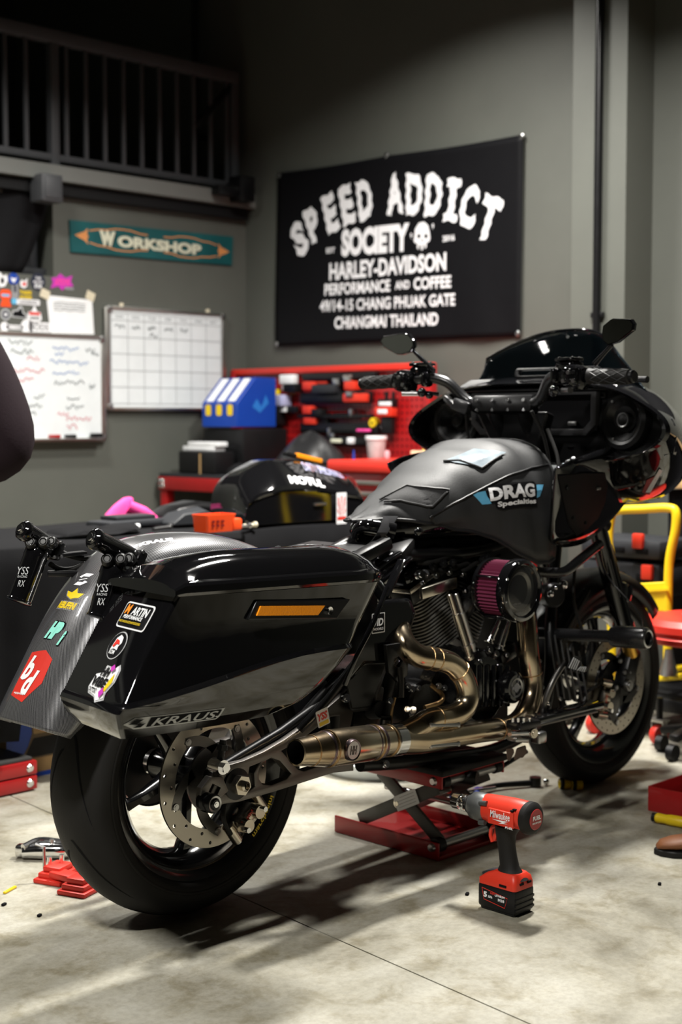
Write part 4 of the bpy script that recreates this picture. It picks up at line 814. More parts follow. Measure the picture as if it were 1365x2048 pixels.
# ---- bars and controls
BX = 1.10
hb = K('handlebar', MB().tube([(BX, .475, 1.236), (BX+.005, .36, 1.240), (BX+.02, .25, 1.248), (BX+.045, .185, 1.236), (BX+.07, .14, 1.19), (1.18, .10, 1.172), (1.18, 0, 1.170), (1.18, -.10, 1.172), (BX+.07, -.14, 1.19), (BX+.045, -.185, 1.236), (BX+.02, -.25, 1.248), (BX+.005, -.36, 1.240), (BX, -.475, 1.236)], .0155, 18, sm=6), 'bar_black')
for s in (-1, 1):
    gp = MB(); n1_, n2_ = 26, 16; secs = []
    gr = K('grip', MB().tube([(BX, s*.475, 1.236), (BX, s*.470, 1.236), (BX+.003, s*.352, 1.240), (BX+.003, s*.345, 1.240)], [.014, .0195, .0195, .022], 20), 'rubber', hb)
    for k in range(6):                                     # knurled diamond ridges round the grip
        for dr in (-1, 1):
            q = []
            for i in range(14):
                t = i/13; a = 2*math.pi*k/6 + dr*t*2.6; c = Vector((BX+.003*t, s*lerp(.466, .356, t), lerp(1.236, 1.240, t))); q.append(c + Vector((math.cos(a)*.0198, 0, math.sin(a)*.0198)))
            K('grip_ridge', MB().tube(q, .0014, 6), 'vinyl_grey', gr)
    K('bar_end', MB().lathe([(0, .012), (.014, .012), (.017, .008), (.017, 0)], (BX, s*.474, 1.236), (0, s, 0), 20), 'satin_black', hb)
    hs = K('switch_housing', MB().box((BX+.004, s*.305, 1.238), (.056, .062, .066), (10, 0, 0), .016), 'gloss_black', hb)
    K('switch_face', MB().box((BX-.026, s*.302, 1.240), (.012, .050, .046), bev=.005), 'gloss_black', hs)
    for k in range(6): K('button', MB().cyl((BX-.030, s*(.286+.016*(k % 3)), 1.228+.022*(k//3)), (BX-.037, s*(.286+.016*(k % 3)), 1.228+.022*(k//3)), .0055, n=10), 'satin_black' if k % 2 else 'steel', hs)
    K('master_cylinder', MB().box((BX+.028, s*.262, 1.262), (.05, .07, .042), (0, 0, s*12), .012), 'gloss_black', hs)
    K('reservoir_cap', MB().box((BX+.026, s*.262, 1.287), (.048, .066, .010), (0, 0, s*12), .004), 'gloss_black', hs)
    for k in range(4): bolt((BX+.010+.030*(k % 2), s*(.242+.042*(k//2)), 1.291), .004, .004, (0, 0, 1), 'chrome', hs)
    K('lever_clamp', MB().box((BX+.012, s*.232, 1.243), (.040, .024, .044), bev=.010), 'gloss_black', hs)
    K('lever', MB().tube([(BX+.060, s*.262, 1.246), (BX+.085, s*.31, 1.240), (BX+.078, s*.40, 1.234), (BX+.070, s*.478, 1.230)], [.010, .009, .0075, .009], 12, sm=6), 'bar_black', hs)
    K('banjo_fitting', MB().sph((BX-.005, s*.236, 1.205), .014).sph((BX+.012, s*.222, 1.198), .012).cyl((BX, s*.236, 1.205), (BX+.03, s*.20, 1.200), .006), 'gloss_black', hs)
    K('lower_clamp_bolt', MB().cyl((BX-.02, s*.30, 1.203), (BX+.01, s*.25, 1.203), .008), 'steel', hs)
for s in (-1, 1):
    st0, st1 = (WX(868, 742, R0.x+BX+.02)-R0, WX(828, 702, R0.x+BX+.01)-R0) if s > 0 else (WX(1190, 728, R0.x+BX+.02)-R0, WX(1225, 690, R0.x+BX+.01)-R0)
    mi = K('mirror', MB().cyl(st0, st1, .008, .0055, 14), 'gloss_black', hb) if s > 0 else K('mirror', MB().cyl(st0, st1, .008, .0055, 14), 'gloss_black', hb)
    px = [(762, 682), (768, 673), (805, 667), (818, 668), (829, 680), (830, 692), (822, 704), (806, 709), (796, 709), (770, 695)] if s > 0 else [(1206, 668), (1208, 652), (1222, 640), (1228, 637), (1264, 639), (1270, 648), (1268, 660), (1238, 684), (1218, 690), (1208, 682)]
    q = [WX(x, y, R0.x+BX+.005)-R0 for x, y in px]
    cq = sum(q, Vector())/len(q)
    K('mirror_shell', MB().loft([[cq+(p-cq)*f + V(dx, 0, 0) for p in q] for f, dx in ((.99, -.003), (1.03, 0), (1.03, .008), (.7, .022), (.15, .026))]), 'gloss_black', mi)
    nn_ = Vector((-.0045, 0, 0)); K('mirror_glass', MB().add([cq+(p-cq)*.93 + nn_ for p in q], [list(range(len(q)))]), 'mirror_glass', mi, smooth=0)
rs = K('bar_riser', MB().box((1.185, 0, 1.168), (.045, .215, .05), (0, 14, 0), .008), 'satin_black')
for k in range(8): bolt((1.160+.004*(k//4), -.085+.056*(k % 4), 1.180-.026*(k//4)), .006, .006, (-1, 0, .35), 'chrome', rs)
for s in (-.055, .055): K('riser_post', MB().tube([(1.20, s, 1.16), (1.24, s*.9, 1.10), (1.27, s*.8, 1.04)], [.026, .024, .028], 18), 'satin_black', rs)
K('key_pod', MB().box((1.155, .135, 1.165), (.05, .05, .035), (20, 0, 25), .006), 'fender_grey', rs); K('key_lever', MB().box((1.14, .165, 1.178), (.018, .06, .018), (25, 0, -20), .005), 'fender_grey', rs)
K('riser_cover', MB().loft([[(1.21, -.13, 1.15), (1.21, .13, 1.15), (1.25, .13, 1.14), (1.25, -.13, 1.14)], [(1.24, -.06, 1.0), (1.24, .06, 1.0), (1.28, .06, 1.0), (1.28, -.06, 1.0)], [(1.24, -.05, .93), (1.24, .05, .93), (1.28, .05, .93), (1.28, -.05, .93)]]), 'satin_black', rs, bev=.008)
for pts in ([(1.15, -.12, 1.15), (1.18, -.14, 1.08), (1.20, -.15, .98), (1.22, -.14, .88)], [(1.16, .12, 1.15), (1.19, .14, 1.09), (1.22, .13, .99), (1.24, .12, .90)], [(1.17, -.16, 1.10), (1.16, -.20, 1.03), (1.15, -.215, .97), (1.16, -.21, .90)]): K('control_cable', MB().tube(pts, .005, 8, sm=6), 'rubber')
# ---- frame-mounted fairing
def fsec(bx, pts):   # right half outline (y>0) from bottom centre to top centre, mirrored
    h_ = [Vector((bx + p[2] if len(p) > 2 else bx, p[0], p[1])) for p in pts]; h_ = crom(h_, 4)
    return h_ + [Vector((v.x, -v.y, v.z)) for v in h_[-2:0:-1]]
FS = [(1.300, [(0, .995), (.20, 1.000), (.34, 1.022), (.428, 1.048), (.468, 1.088), (.452, 1.132), (.388, 1.175), (.296, 1.214), (.17, 1.232), (0, 1.236)]),
      (1.35, [(0, .95), (.20, .955), (.34, .975), (.422, 1.015), (.458, 1.078), (.444, 1.132), (.380, 1.186), (.288, 1.228), (.16, 1.248), (0, 1.252)]),
      (1.48, [(0, .88), (.18, .885), (.30, .905), (.375, .965), (.410, 1.045), (.398, 1.118), (.335, 1.185), (.25, 1.228), (.14, 1.248), (0, 1.254)]),
      (1.60, [(0, .88), (.15, .878), (.25, .895), (.325, .95), (.355, 1.03), (.343, 1.10), (.285, 1.165), (.21, 1.205), (.12, 1.225), (0, 1.23)]),
      (1.70, [(0, .91), (.11, .91), (.19, .925), (.26, .965), (.285, 1.03), (.275, 1.085), (.225, 1.135), (.165, 1.168), (.09, 1.185), (0, 1.19)]),
      (1.78, [(0, .96), (.06, .96), (.11, .97), (.15, .995), (.165, 1.03), (.16, 1.06), (.13, 1.09), (.095, 1.108), (.05, 1.118), (0, 1.12)])]
fmb = MB(); secs = [fsec(*q) for q in FS]; fmb.loft(secs, True, False)
fmb.add(secs[-1], [list(range(len(secs[-1])))])
fairing = K('fairing', fmb, 'gloss_black', smooth=60, label='black frame mounted front fairing')
fabvh = BVHTree.FromPolygons(fmb.v, fmb.f)
rim = secs[0]; cen = Vector((1.30, 0, 1.10))
def inset(f, bx): return [Vector((bx, v.y*f, cen.z + (v.z-cen.z)*(f-.02))) for v in rim]
K('fairing_rim', MB().loft([[v + V(-.0, 0, 0) for v in rim], [Vector((1.288, v.y*.985, cen.z+(v.z-cen.z)*.97)) for v in rim], inset(.955, 1.292), inset(.94, 1.31), inset(.90, 1.345)], True, False), 'gloss_black', fairing, smooth=50)
dash = inset(.91, 1.345); K('dash_panel', MB().add(dash + [p + V(.01, 0, 0) for p in dash], [list(range(len(dash)))]), 'plastic_black', fairing, smooth=0)
for s in (-1, 1):
    p = Vector((1.335, s*.30, 1.125)); axs = Vector((-1, -s*.12, .08))
    spk = K('speaker', MB().lathe([(.056, .006), (.070, .012), (.082, .008), (.085, -.004), (.085, -.02)], p, axs, 44), 'plastic_black', fairing)
    K('speaker_cone', MB().lathe([(.022, -.012), (.030, -.014), (.050, .002), (.056, .006), (.060, .009), (.064, .006), (.068, .010)], p, axs, 44), 'satin_black', spk)
    K('speaker_dome', MB().lathe([(0, .012), (.010, .011), (.019, .004), (.023, -.010), (.023, -.02)], p, axs, 30), 'matte_black', spk)
    K('dome_ring', MB().lathe([(.017, .007), (.0205, .008), (.021, .003)], p, axs, 30), 'steel' if s < 0 else 'satin_black', spk)
    for k in range(3):
        a = 2*math.pi*k/3+1; sp_ = p + axs*.008 + Vector((0, math.cos(a)*.060, math.sin(a)*.060)); bolt(sp_, .004, .004, axs, 'steel', spk)
    K('tweeter_mark', MB().plate([rrect(.026, .016, .002), rrect(.016, .008, .001)], Fr((1.339, s*.222, 1.195), (0, -1, 0), (0, 0, 1)), 0, .002), 'fender_grey', fairing)
bz = K('screen_bezel', MB().plate([[(-.225, 1.205), (.225, 1.205), (.225, 1.115), (.19, 1.080), (-.19, 1.080), (-.225, 1.115)], [(-.206, 1.196), (.206, 1.196), (.206, 1.124), (.182, 1.100), (-.182, 1.100), (-.206, 1.124)]], Fr((1.325, 0, 0), (0, -1, 0), (0, 0, 1)), -.004, .018, .003), 'fender_grey', fairing)
K('screen_recess', MB().box((1.340, 0, 1.15), (.01, .42, .11)), 'deep_black', bz); K('connector', MB().box((1.332, -.13, 1.115), (.012, .03, .012), bev=.003), 'steel', bz)
K('dash_top', MB().loft([[(1.30, -.30, 1.212), (1.30, .30, 1.212), (1.36, .27, 1.250), (1.36, -.27, 1.250)], [(1.31, -.30, 1.205), (1.31, .30, 1.205), (1.37, .27, 1.24), (1.37, -.27, 1.24)]]), 'satin_black', fairing, bev=.006)
K('dash_vent', MB().plate([rrect(.30, .030, .012), rrect(.27, .016, .007)], Fr((1.352, -.06, 1.262), (0, -1, 0), (.25, 0, 1)), -.006, .008, .002), 'satin_black', fairing)
# windscreen: swept back, dark tint
vs2, fs2 = [], []; nu, nv = 28, 8
for i in range(nu+1):
    u = -1 + 2*i/nu
    for j in range(nv+1):
        t = j/nv; hw = lerp(.33, .235, t**.8); y = u*hw; zt = 1.395 - .085*abs(u)**2.4; z = lerp(1.205 + .025*(1-u*u), zt, t); x = lerp(1.60, 1.50, t) - .20*u*u*lerp(1.0, .55, t) + .02*math.sin(t*3.1)
        vs2.append(Vector((x, y, z)))
for i in range(nu):
    for j in range(nv): fs2.append([i*(nv+1)+j, i*(nv+1)+j+1, (i+1)*(nv+1)+j+1, (i+1)*(nv+1)+j])
ws = surf_obj('windscreen', vs2, fs2, 'windscreen', bike, None, .004, 0); ws['label'] = 'dark tinted swept windscreen'
K('screen_edge', MB().tube([vs2[i*(nv+1)+nv] for i in range(nu+1)], .0035, 8), 'gloss_black', ws)
bolt(vs2[14*(nv+1)+nv-1]+V(-.004, .02, 0), .006, .006, (-1, 0, .2), 'chrome', ws)
# lower side wings of the fairing, both sides, with the painted red and silver flashes
def wy(x, z): return .300 - max(0, x-1.10)*.17 - max(0, 1.0-z)*.42
wtop = [(1.02, 1.000), (1.10, 1.020), (1.20, 1.035), (1.32, 1.050), (1.45, 1.060), (1.56, 1.060), (1.63, 1.050)]
wbot = [(1.02, .990), (1.085, .850), (1.13, .790), (1.24, .772), (1.37, .785), (1.50, .860), (1.62, .985)]
for s in (-1, 1):
    tp_, bt_ = crom([(x, 0, z) for x, z in wtop], 5), crom([(x, 0, z) for x, z in wbot], 5); vs2, fs2 = [], []; nr = 10
    for k in range(len(tp_)):
        for r in range(nr+1): p = tp_[k].lerp(bt_[k], r/nr); vs2.append(Vector((p.x, s*wy(p.x, p.z), p.z)))
    for k in range(len(tp_)-1):
        for r in range(nr): fs2.append([k*(nr+1)+r, k*(nr+1)+r+1, (k+1)*(nr+1)+r+1, (k+1)*(nr+1)+r])
    wg = surf_obj('fairing_wing', vs2, fs2, 'gloss_black', fairing, None, .010, 0); wbv = BVHTree.FromPolygons(vs2, fs2)
    if s < 0:
        rb = wbv; q = [cast(rb, x, y) for x, y in ((1112, 950), (1160, 945), (1206, 945), (1211, 975), (1206, 1005), (1192, 1036), (1170, 1058), (1150, 1072), (1134, 1050), (1122, 1000))]; q = [p for p in q if p]
        cq = sum(q, Vector())/len(q); K('inner_wing_panel', MB().loft([[p+V(0, .0, 0) for p in q], [p+V(0, -.009, 0) for p in q], [cq+(p-cq)*.97+V(0, -.011, 0) for p in q]]), 'deep_black', wg, smooth=30)
        for x, y in ((1165, 1045), (1140, 1036), (1128, 976)):
            p = cast(rb, x, y)
            if p: bolt(p+V(0, -.011, 0), .006, .004, (0, -1, 0), 'satin_black', wg)
        p = cast(rb, 1190, 977); K('wing_clip', MB().box((p or B(1190, 977, -.3))+V(0, -.013, 0), (.02, .006, .008), bev=.002), 'steel', wg)
        wing_bvh = wbv
def onfair(x, y):
    d = ray(x, y).normalized(); o = Vector((0, 0, CAMH)) - R0; h, nn, _, _ = fabvh.ray_cast(o, d, 10); return h
def fairprint(name, pix, m, off):
    pts = [];
    for x, y in pix:
        p = cast(wing_bvh, x, y) or onfair(x, y)
        if p is None: continue
        pts.append(p - ray(x, y).normalized()*off)
    if len(pts) < 3: return
    c = sum(pts, Vector())/len(pts); K(name, MB().add(pts + [c], [[i, (i+1) % len(pts), len(pts)] for i in range(len(pts))]), m, fairing, smooth=0)
fairprint('paint_flash', [(1338, 830), (1360, 832), (1364, 870), (1350, 905), (1322, 920), (1318, 895), (1325, 862)], 'red_dark', .004)
for q in ([(1345, 835), (1352, 850), (1345, 905), (1330, 912), (1336, 870)], [(1362, 858), (1364, 880), (1352, 910), (1348, 908), (1354, 875)]): fairprint('paint_flash', q, 'silver_print', .006)
for q, m in (([(1316, 950), (1300, 990), (1287, 1018), (1280, 1040), (1272, 1048), (1285, 985), (1295, 960)], 'red_dark'), ([(1320, 938), (1326, 942), (1302, 985), (1296, 1010), (1288, 1030), (1292, 985)], 'silver_print'), ([(1300, 1000), (1304, 1008), (1285, 1038), (1280, 1045), (1284, 1020)], 'silver_print')):
    fairprint('paint_flash', q, m, .009 if m == 'red_dark' else .012)
sg = K('turn_signal', MB().lathe([(0, .06), (.018, .058), (.024, .045), (.024, .0), (.020, -.02), (.010, -.05)], B(1348, 930, -.27), (-.15, -1, .0), 24), 'gloss_black'); K('signal_lens', MB().lathe([(0, .062), (.014, .061), (.018, .058)], B(1348, 930, -.27), (-.15, -1, 0), 20), 'amber', sg); K('signal_strip', MB().box(B(1350, 911, -.30), (.016, .02, .003)), 'yellow', sg)
# bolts scattered over the engine and chassis, each its own piece
for p, r in (((838, 1150, -.15), .013), ((852, 1320, -.25), .006), ((822, 1378, -.2), .009), ((835, 1376, -.2), .008), ((877, 1372, -.2), .008), ((888, 1376, -.2), .008), ((690, 1396, -.22), .011), ((778, 1402, -.25), .009), ((815, 1372, -.22), .007), ((865, 1337, -.24), .006), ((930, 1345, -.20), .007), ((962, 1322, -.205), .007), ((1000, 1332, -.205), .008), ((1012, 1310, -.20), .008), ((1080, 1322, -.2), .005), ((823, 1420, -.2), .010), ((812, 1418, -.2), .008), ((1022, 1345, -.21), .006), ((985, 1332, -.2), .006), ((978, 1300, -.19), .010), ((990, 1308, -.19), .010), ((900, 1310, -.2), .006), ((770, 1528, -.15), .010), ((1085, 1375, -.2), .006), ((1110, 1428, -.31), .007), ((1098, 1408, -.31), .006), ((1120, 1398, -.31), .006), ((1072, 1350, -.24), .005), ((1135, 925, -.22), .008), ((1128, 930, -.24), .007), ((1145, 918, -.22), .007), ((1122, 945, -.24), .008), ((1127, 962, -.24), .007), ((930, 1182, -.15), .008), ((945, 1183, -.15), .008)):
    bolt(B(*p), r, r*1.2, (-.25, -1, .15), 'chrome' if r > .0055 else 'steel')
# ------------------------------------------------------------------ banner on the back wall
BT = [WX(557, 347, XW-.012), WX(1049, 269, XW-.012), WX(1043, 673, XW-.012), WX(552, 693, XW-.012)]
yc = sum(p.y for p in BT)/4; zc_ = sum(p.z for p in BT)/4; bo = Vector((XW-.012, yc, zc_))
ban = thing('banner', 'black cloth banner with large white arched lettering and a skull', 'banner', bo)
vs, fs = [], []; nu, nv = 48, 30
random.seed(3)
def wrk(u, v): return -.004 - .005*math.sin(u*9+v*2)*(1-v)**2 - .007*math.sin(u*31+4*v)*(1-v)**3*(.4+abs(u-.5)) - .004*math.sin(u*3.1)
for i in range(nu+1):
    for j in range(nv+1):
        u, v = i/nu, j/nv; t = BT[0].lerp(BT[1], u); b_ = BT[3].lerp(BT[2], u); p = b_.lerp(t, v) - bo; sag = .006*math.sin(math.pi*((u*2) % 1))*v
        vs.append(Vector((wrk(u, v), p.y, p.z - sag)))
for i in range(nu):
    for j in range(nv): fs.append([i*(nv+1)+j, i*(nv+1)+j+1, (i+1)*(nv+1)+j+1, (i+1)*(nv+1)+j])
cl_ = surf_obj('banner_cloth', vs, fs, 'banner_cloth', ban, None, .002, 0)
bb = BVHTree.FromPolygons(vs, fs); bfr = Fr((0, 0, 0), (0, -1, 0), (0, 0, 1))
def bp_(x, y): p = WX(x, y, XW-.012) - bo; return -p.y, p.z
def rot2(vf, a, cx, cy): c, s = math.cos(a), math.sin(a); return [(x*c-y*s+cx, x*s+y*c+cy) for x, y in vf[0]], vf[1]
def wob(vf, k):  # ragged dripping edges of the lettering
    return [(x + .004*math.sin(y*120+k*3), y + .005*math.sin(x*95+k*5)) for x, y in vf[0]], vf[1]
for k, (ch, x, y, a, wd) in enumerate((('S', 602, 478, 27, .098), ('P', 629, 449, 25, .090), ('E', 664, 427, 16, .088), ('E', 697, 410, 13, .088), ('D', 733, 400, 8, .098), ('A', 793, 388, 3, .108), ('D', 832, 388, 0, .102), ('D', 871, 390, -4, .102), ('I', 908, 400, -9, .070), ('C', 941, 414, -14, .098), ('T', 981, 437, -20, .112))):
    cx, cy = bp_(x, y); txt = text2d(ch, wd, .196 if ch not in 'SP' else .182, .055) if ch != 'I' else flat([(-.040, .098), (.040, .098), (.042, .062), (.020, .058), (.018, -.058), (.040, -.062), (.042, -.098), (-.042, -.098), (-.040, -.062), (-.018, -.058), (-.020, .058), (-.042, .062)])
    D('lettering', rot2(wob(subdiv2d(*txt, .02), k), math.radians(a), cx, cy), bfr, 'white_print', ban, z=.003, bvh=bb, maxlen=.03)
def bline(txt, x0, y0, x1, y1, h, bold=.05):
    a, b_ = bp_(x0, y0), bp_(x1, y1); w_ = math.hypot(b_[0]-a[0], b_[1]-a[1]); an = math.atan2(b_[1]-a[1], b_[0]-a[0])
    D('lettering', rot2(text2d(txt, w_, h, bold), an, (a[0]+b_[0])/2, (a[1]+b_[1])/2), bfr, 'white_print', ban, z=.003, bvh=bb, maxlen=.04)
bline('SOCIETY', 686, 487, 822, 474, .135, .06)
bline('HARLEY-DAVIDSON', 662, 544, 896, 523, .086, .035)
bline('PERFORMANCE', 653, 580, 783, 571, .058, .03); bline('AND', 793, 571, 823, 569, .040, .03); bline('COFFEE', 831, 568, 906, 563, .058, .03)
bline('49/14-15 CHANG PHUAK GATE', 644, 613, 914, 599, .058, .025)
bline('CHIANGMAI THAILAND', 673, 646, 880, 638, .060, .03)
bline('EST', 656, 502, 673, 500, .026, .03); bline('2016', 889, 478, 913, 475, .028, .03)
cx, cy = bp_(848, 472); sk = [(-.048, .0), (-.044, .035), (-.02, .062), (.012, .064), (.036, .045), (.046, .012), (.050, -.016), (.044, -.030), (.028, -.034), (.026, -.058), (.016, -.058), (.014, -.038), (.008, -.040), (.004, -.066), (-.006, -.066), (-.008, -.040), (-.016, -.040), (-.022, -.060), (-.030, -.058), (-.030, -.032), (-.044, -.030), (-.052, -.018)]
hol = [[(x+cx, y+cy) for x, y in q] for q in (sk, circ(.011, 12, -.020, .0), circ(.011, 12, .024, -.004), [(.0, -.012), (-.008, -.026), (.008, -.026)])]
D('skull_print', flat(hol), bfr, 'white_print', ban, z=.003, bvh=bb, maxlen=.03)
for dx, dy in ((-.068, .004), (.066, .035)): D('spark_print', flat([(cx+dx+a, cy+dy+b_) for a, b_ in ((-.004, .014), (.006, .014), (.002, .004), (.007, .004), (-.003, -.014), (.0, -.001), (-.006, -.001))]), bfr, 'white_print', ban, z=.003, bvh=bb)
for x, y in ((560, 351), (775, 311), (1046, 273), (1038, 667), (556, 688)): p = WX(x, y, XW-.012)-bo; P('eyelet', MB().lathe([(0, .006), (.008, .006), (.013, .003), (.013, -.004)], p+V(-.006, 0, 0), (-1, 0, 0), 18), 'steel', ban)
# ------------------------------------------------------------------ things on the left wall
wfr = lambda x, y, d=.0: Fr(WY(x, y, YW-d), (1, 0, 0), (0, 0, 1))
def board(name, label, x0, x1, z0, z1):
    t = thing(name, label, 'whiteboard', ((x0+x1)/2, YW, z0)); W, H = x1-x0, z1-z0
    P('panel', MB().box((0, -.016, H/2), (W-.01, .014, H-.01)), 'board_white', t, smooth=0)
    for a, b_, s in (((-W/2, 0, 0), (-W/2, 0, H), 0), ((W/2, 0, 0), (W/2, 0, H), 0), ((-W/2, 0, H), (W/2, 0, H), 1), ((-W/2, 0, 0), (W/2, 0, 0), 1)):
        P('frame_bar', MB().bar(Vector(a)+V(0, -.018, 0), Vector(b_)+V(0, -.018, 0), .030, .016, up=(0, 1, 0) if not s else (0, 0, 1), bev=.003), 'aluminium', t)
    for sx in (-1, 1):
        for sz in (0, 1): P('corner_cap', MB().box((sx*(W/2-.008), -.019, sz*H + (.008 if not sz else -.008)), (.030, .034, .030), bev=.006), 'steel', t)
    return t, Fr((0, -.0235, H/2), (1, 0, 0), (0, 0, 1)), W, H
t, fr, W, H = board('calendar_whiteboard', 'framed white planner board with a printed month grid', 4.152, 4.893, 1.180, 1.672)
for k in range(8): D('grid_line', stroke([(-W/2+.02+(W-.04)*k/7, -H/2+.02), (-W/2+.02+(W-.04)*k/7, H/2-.025)], .0035), fr, 'grid_grey', t)
for k in range(7): y = H/2-.025-(0 if k == 0 else .035+(H-.085)*(k-1)/5); D('grid_line', stroke([(-W/2+.02, y), (W/2-.02, y)], .0035), fr, 'grid_grey', t)
for k, s in enumerate(('SUN', 'MON', 'TUE', 'WED', 'THU', 'FRI', 'SAT')): D('weekday', text2d(s, .045, .012, 0, cx=-W/2+.02+(W-.04)*(k+.5)/7, cy=H/2-.042), fr, 'marker_dark', t)
def scrawl(n, w_, h_, cx, cy, rng):
    pts = [(cx - w_/2 + w_*i/(n-1), cy + rng.uniform(-h_, h_)/2) for i in range(n)]; return stroke(pts, .0055)
rng = random.Random(5)
for k, (cx, cy, w_) in enumerate(((-W/2+.07, .155, .06), (-W/2+.17, .155, .05), (-W/2+.27, .155, .05), (-W/2+.28, .12, .045), (-W/2+.375, .155, .05), (-W/2+.475, .155, .05))): D('handwriting', scrawl(12, w_, .022, cx, cy, rng), fr, 'marker_dark', t)
for x in (-.28, .27): P('hanging_clip', MB().box((x, -.014, H+.010), (.022, .010, .03), bev=.003), 'tape', t)
t, fr, W, H = board('whiteboard', 'framed whiteboard covered in coloured handwriting, left of the planner board', 3.15, 4.124, 1.030, 1.524)
for cx, cy, w_, m in ((.02, .205, .13, 'marker_dark'), (.03, .165, .12, 'marker_dark'), (.09, .135, .07, 'marker_red'), (.05, .075, .20, 'marker_red'), (.05, .035, .08, 'marker_red'), (.27, .185, .15, 'marker_blue'), (.235, .155, .05, 'marker_blue'), (.29, .12, .22, 'marker_blue'), (.27, .075, .15, 'marker_blue'), (.29, .025, .17, 'marker_dark'), (.42, .01, .03, 'marker_dark'), (.12, -.045, .06, 'marker_dark'), (.06, -.085, .15, 'marker_dark'), (.05, -.12, .10, 'marker_dark'), (.31, -.05, .07, 'marker_dark'), (.32, -.09, .10, 'marker_dark'), (.25, -.125, .06, 'marker_red'), (.34, -.145, .14, 'marker_red'), (.30, -.185, .06, 'marker_red'), (.41, .18, .05, 'marker_dark'), (.44, .17, .04, 'marker_dark')):
    D('handwriting', scrawl(max(8, int(w_*130)), w_, .026, cx, cy, rng), fr, m, t)
P('marker_tray', MB().box((.1, -.045, .004), (.70, .05, .010), bev=.003), 'aluminium', t)
for x, m, nm, lb in ((3.84, 'red', 'red', 0), (3.87, 'plastic_black', 'black', 0)):
    o = P('marker_pen', MB().cyl((0, 0, 0), (.035, 0, 0), .008).cyl((.035, 0, 0), (.06, 0, 0), .009), m, loc=(x, YW-.05, 1.048)); tag(o, f'{nm} marker pen lying on the whiteboard tray', 'marker')
    o.location.x = 3.79 if m == 'red' else 3.88
o = P('board_eraser', MB().box((0, 0, 0), (.06, .03, .022), bev=.004), 'plastic_black', loc=(4.00+.06, YW-.05, 1.051)); tag(o, 'small black board eraser on the whiteboard tray', 'eraser')
# paper note taped above
pp = [WY(x, y, YW-.003) for x, y in ((92, 590), (184, 600), (188, 669), (101, 666))]; po = pp[0].copy()
t = thing('paper_note', 'white sheet of paper taped to the wall above the whiteboard', 'paper', po)
P('sheet', MB().loft([[p-po for p in pp], [p-po+V(0, -.0015, 0) for p in pp]]), 'white', t, smooth=0)
for x, y in ((90, 588), (181, 592)): P('tape_piece', MB().box(WY(x, y, YW-.006)-po, (.05, .001, .042), (0, 20, 0)), 'tape', t, smooth=0)
for k in range(4): D('text_line', scrawl(14, .18, .006, .13, -.03-.012*k, rng), Fr((0, -.0018, 0), (1, 0, 0), (0, 0, 1)), 'grid_grey', t)
# workshop sign
s4 = [WY(x, y, YW-.006) for x, y in ((138, 440), (465, 474), (463, 531), (141, 504))]; so_ = sum(s4, Vector())/4
t = thing('workshop_sign', 'long teal wall sign reading WORKSHOP in cream letters', 'sign', so_)
P('sign_panel', MB().loft([[p-so_+V(0, .006, 0) for p in s4], [p-so_+V(0, -.006, 0) for p in s4]]), 'sign_teal' if 'sign_teal' in M else 'navy', t, smooth=0)
fr = Fr((0, -.0065, 0), (1, 0, 0), (0, 0, 1)); W = 1.02
D('lettering', join2d(text2d('W', .095, .074, .09, cx=-.295), text2d('ORKSHOP', .53, .056, .055, cx=.03, cy=-.006)), fr, 'cream', t, z=.0016); D('lettering_shadow', join2d(text2d('W', .095, .070, .07, cx=-.289, cy=-.005), text2d('ORKSHOP', .52, .052, .07, cx=.036, cy=-.011)), fr, 'deep_black', t, z=.0008)
for s in (-1, 1):
    D('flame_print', flat([(s*.485, 0), (s*.455, .012), (s*.430, .020), (s*.408, .040), (s*.414, .012), (s*.405, 0), (s*.414, -.012), (s*.408, -.040), (s*.430, -.020), (s*.455, -.012)]), fr, 'flame', t)
    for sy in (-1, 1): D('scroll_line', stroke([(s*(.40-.05*i), sy*(.052-.006*abs(i-4)+.004*(i % 2))) for i in range(8)], .006), fr, 'flame', t)
# stickers stuck on the wall above the whiteboard
def wsticker(label, x, y, shapes, cat='sticker'):
    o = WY(x, y, YW-.0015); r = None
    for k, (vf, m) in enumerate(shapes):
        c = D('wall_sticker' if k == 0 else 'sticker_print', vf, Fr((0, 0, 0), (1, 0, 0), (0, 0, 1)), m, r, z=.0006*(k+1))
        if k == 0: r = c; c.location = o
    tag(r, label, cat, 'stickers on the wall')
wsticker('purple graffiti lettering sticker on the wall', 124, 566, [(flat([(-.065, -.03), (-.05, .0), (-.06, .02), (-.03, .025), (-.01, .045), (.02, .025), (.06, .04), (.05, .01), (.066, -.012), (.02, -.018), (.0, -.036), (-.02, -.016)]), 'magenta'), (text2d('XTOYS', .09, .03, .05, .3, cy=.004), 'pink'), (flat(rrect(.05, .012, .002, cx=.04, cy=-.024)), 'grey_print')])
wsticker('round navy sticker with white text on the wall', 76, 564, [(flat(circ(.040, 28)), 'navy'), (join2d(text2d('THE', .03, .012, .03, cy=.018), text2d('AUTO', .055, .012, .03, cy=0), text2d('STOP', .04, .018, .05, cy=-.02)), 'white_print')])
wsticker('round blue sticker with a white crest on the wall', 27, 558, [(flat(circ(.028, 24)), 'blue'), (flat([(-.016, .008), (0, .002), (.016, .008), (.008, -.012), (0, -.016), (-.008, -.012)]), 'white_print')])
wsticker('small red and white flame sticker between two round ones', 48, 567, [(flat([(-.018, -.016), (-.022, .004), (-.010, .018), (.0, .008), (.018, .026), (.016, -.012), (0, -.022)]), 'white_print'), (flat([(-.010, -.010), (-.008, .006), (.004, .002), (.012, .010), (.010, -.010)]), 'red_bright')])
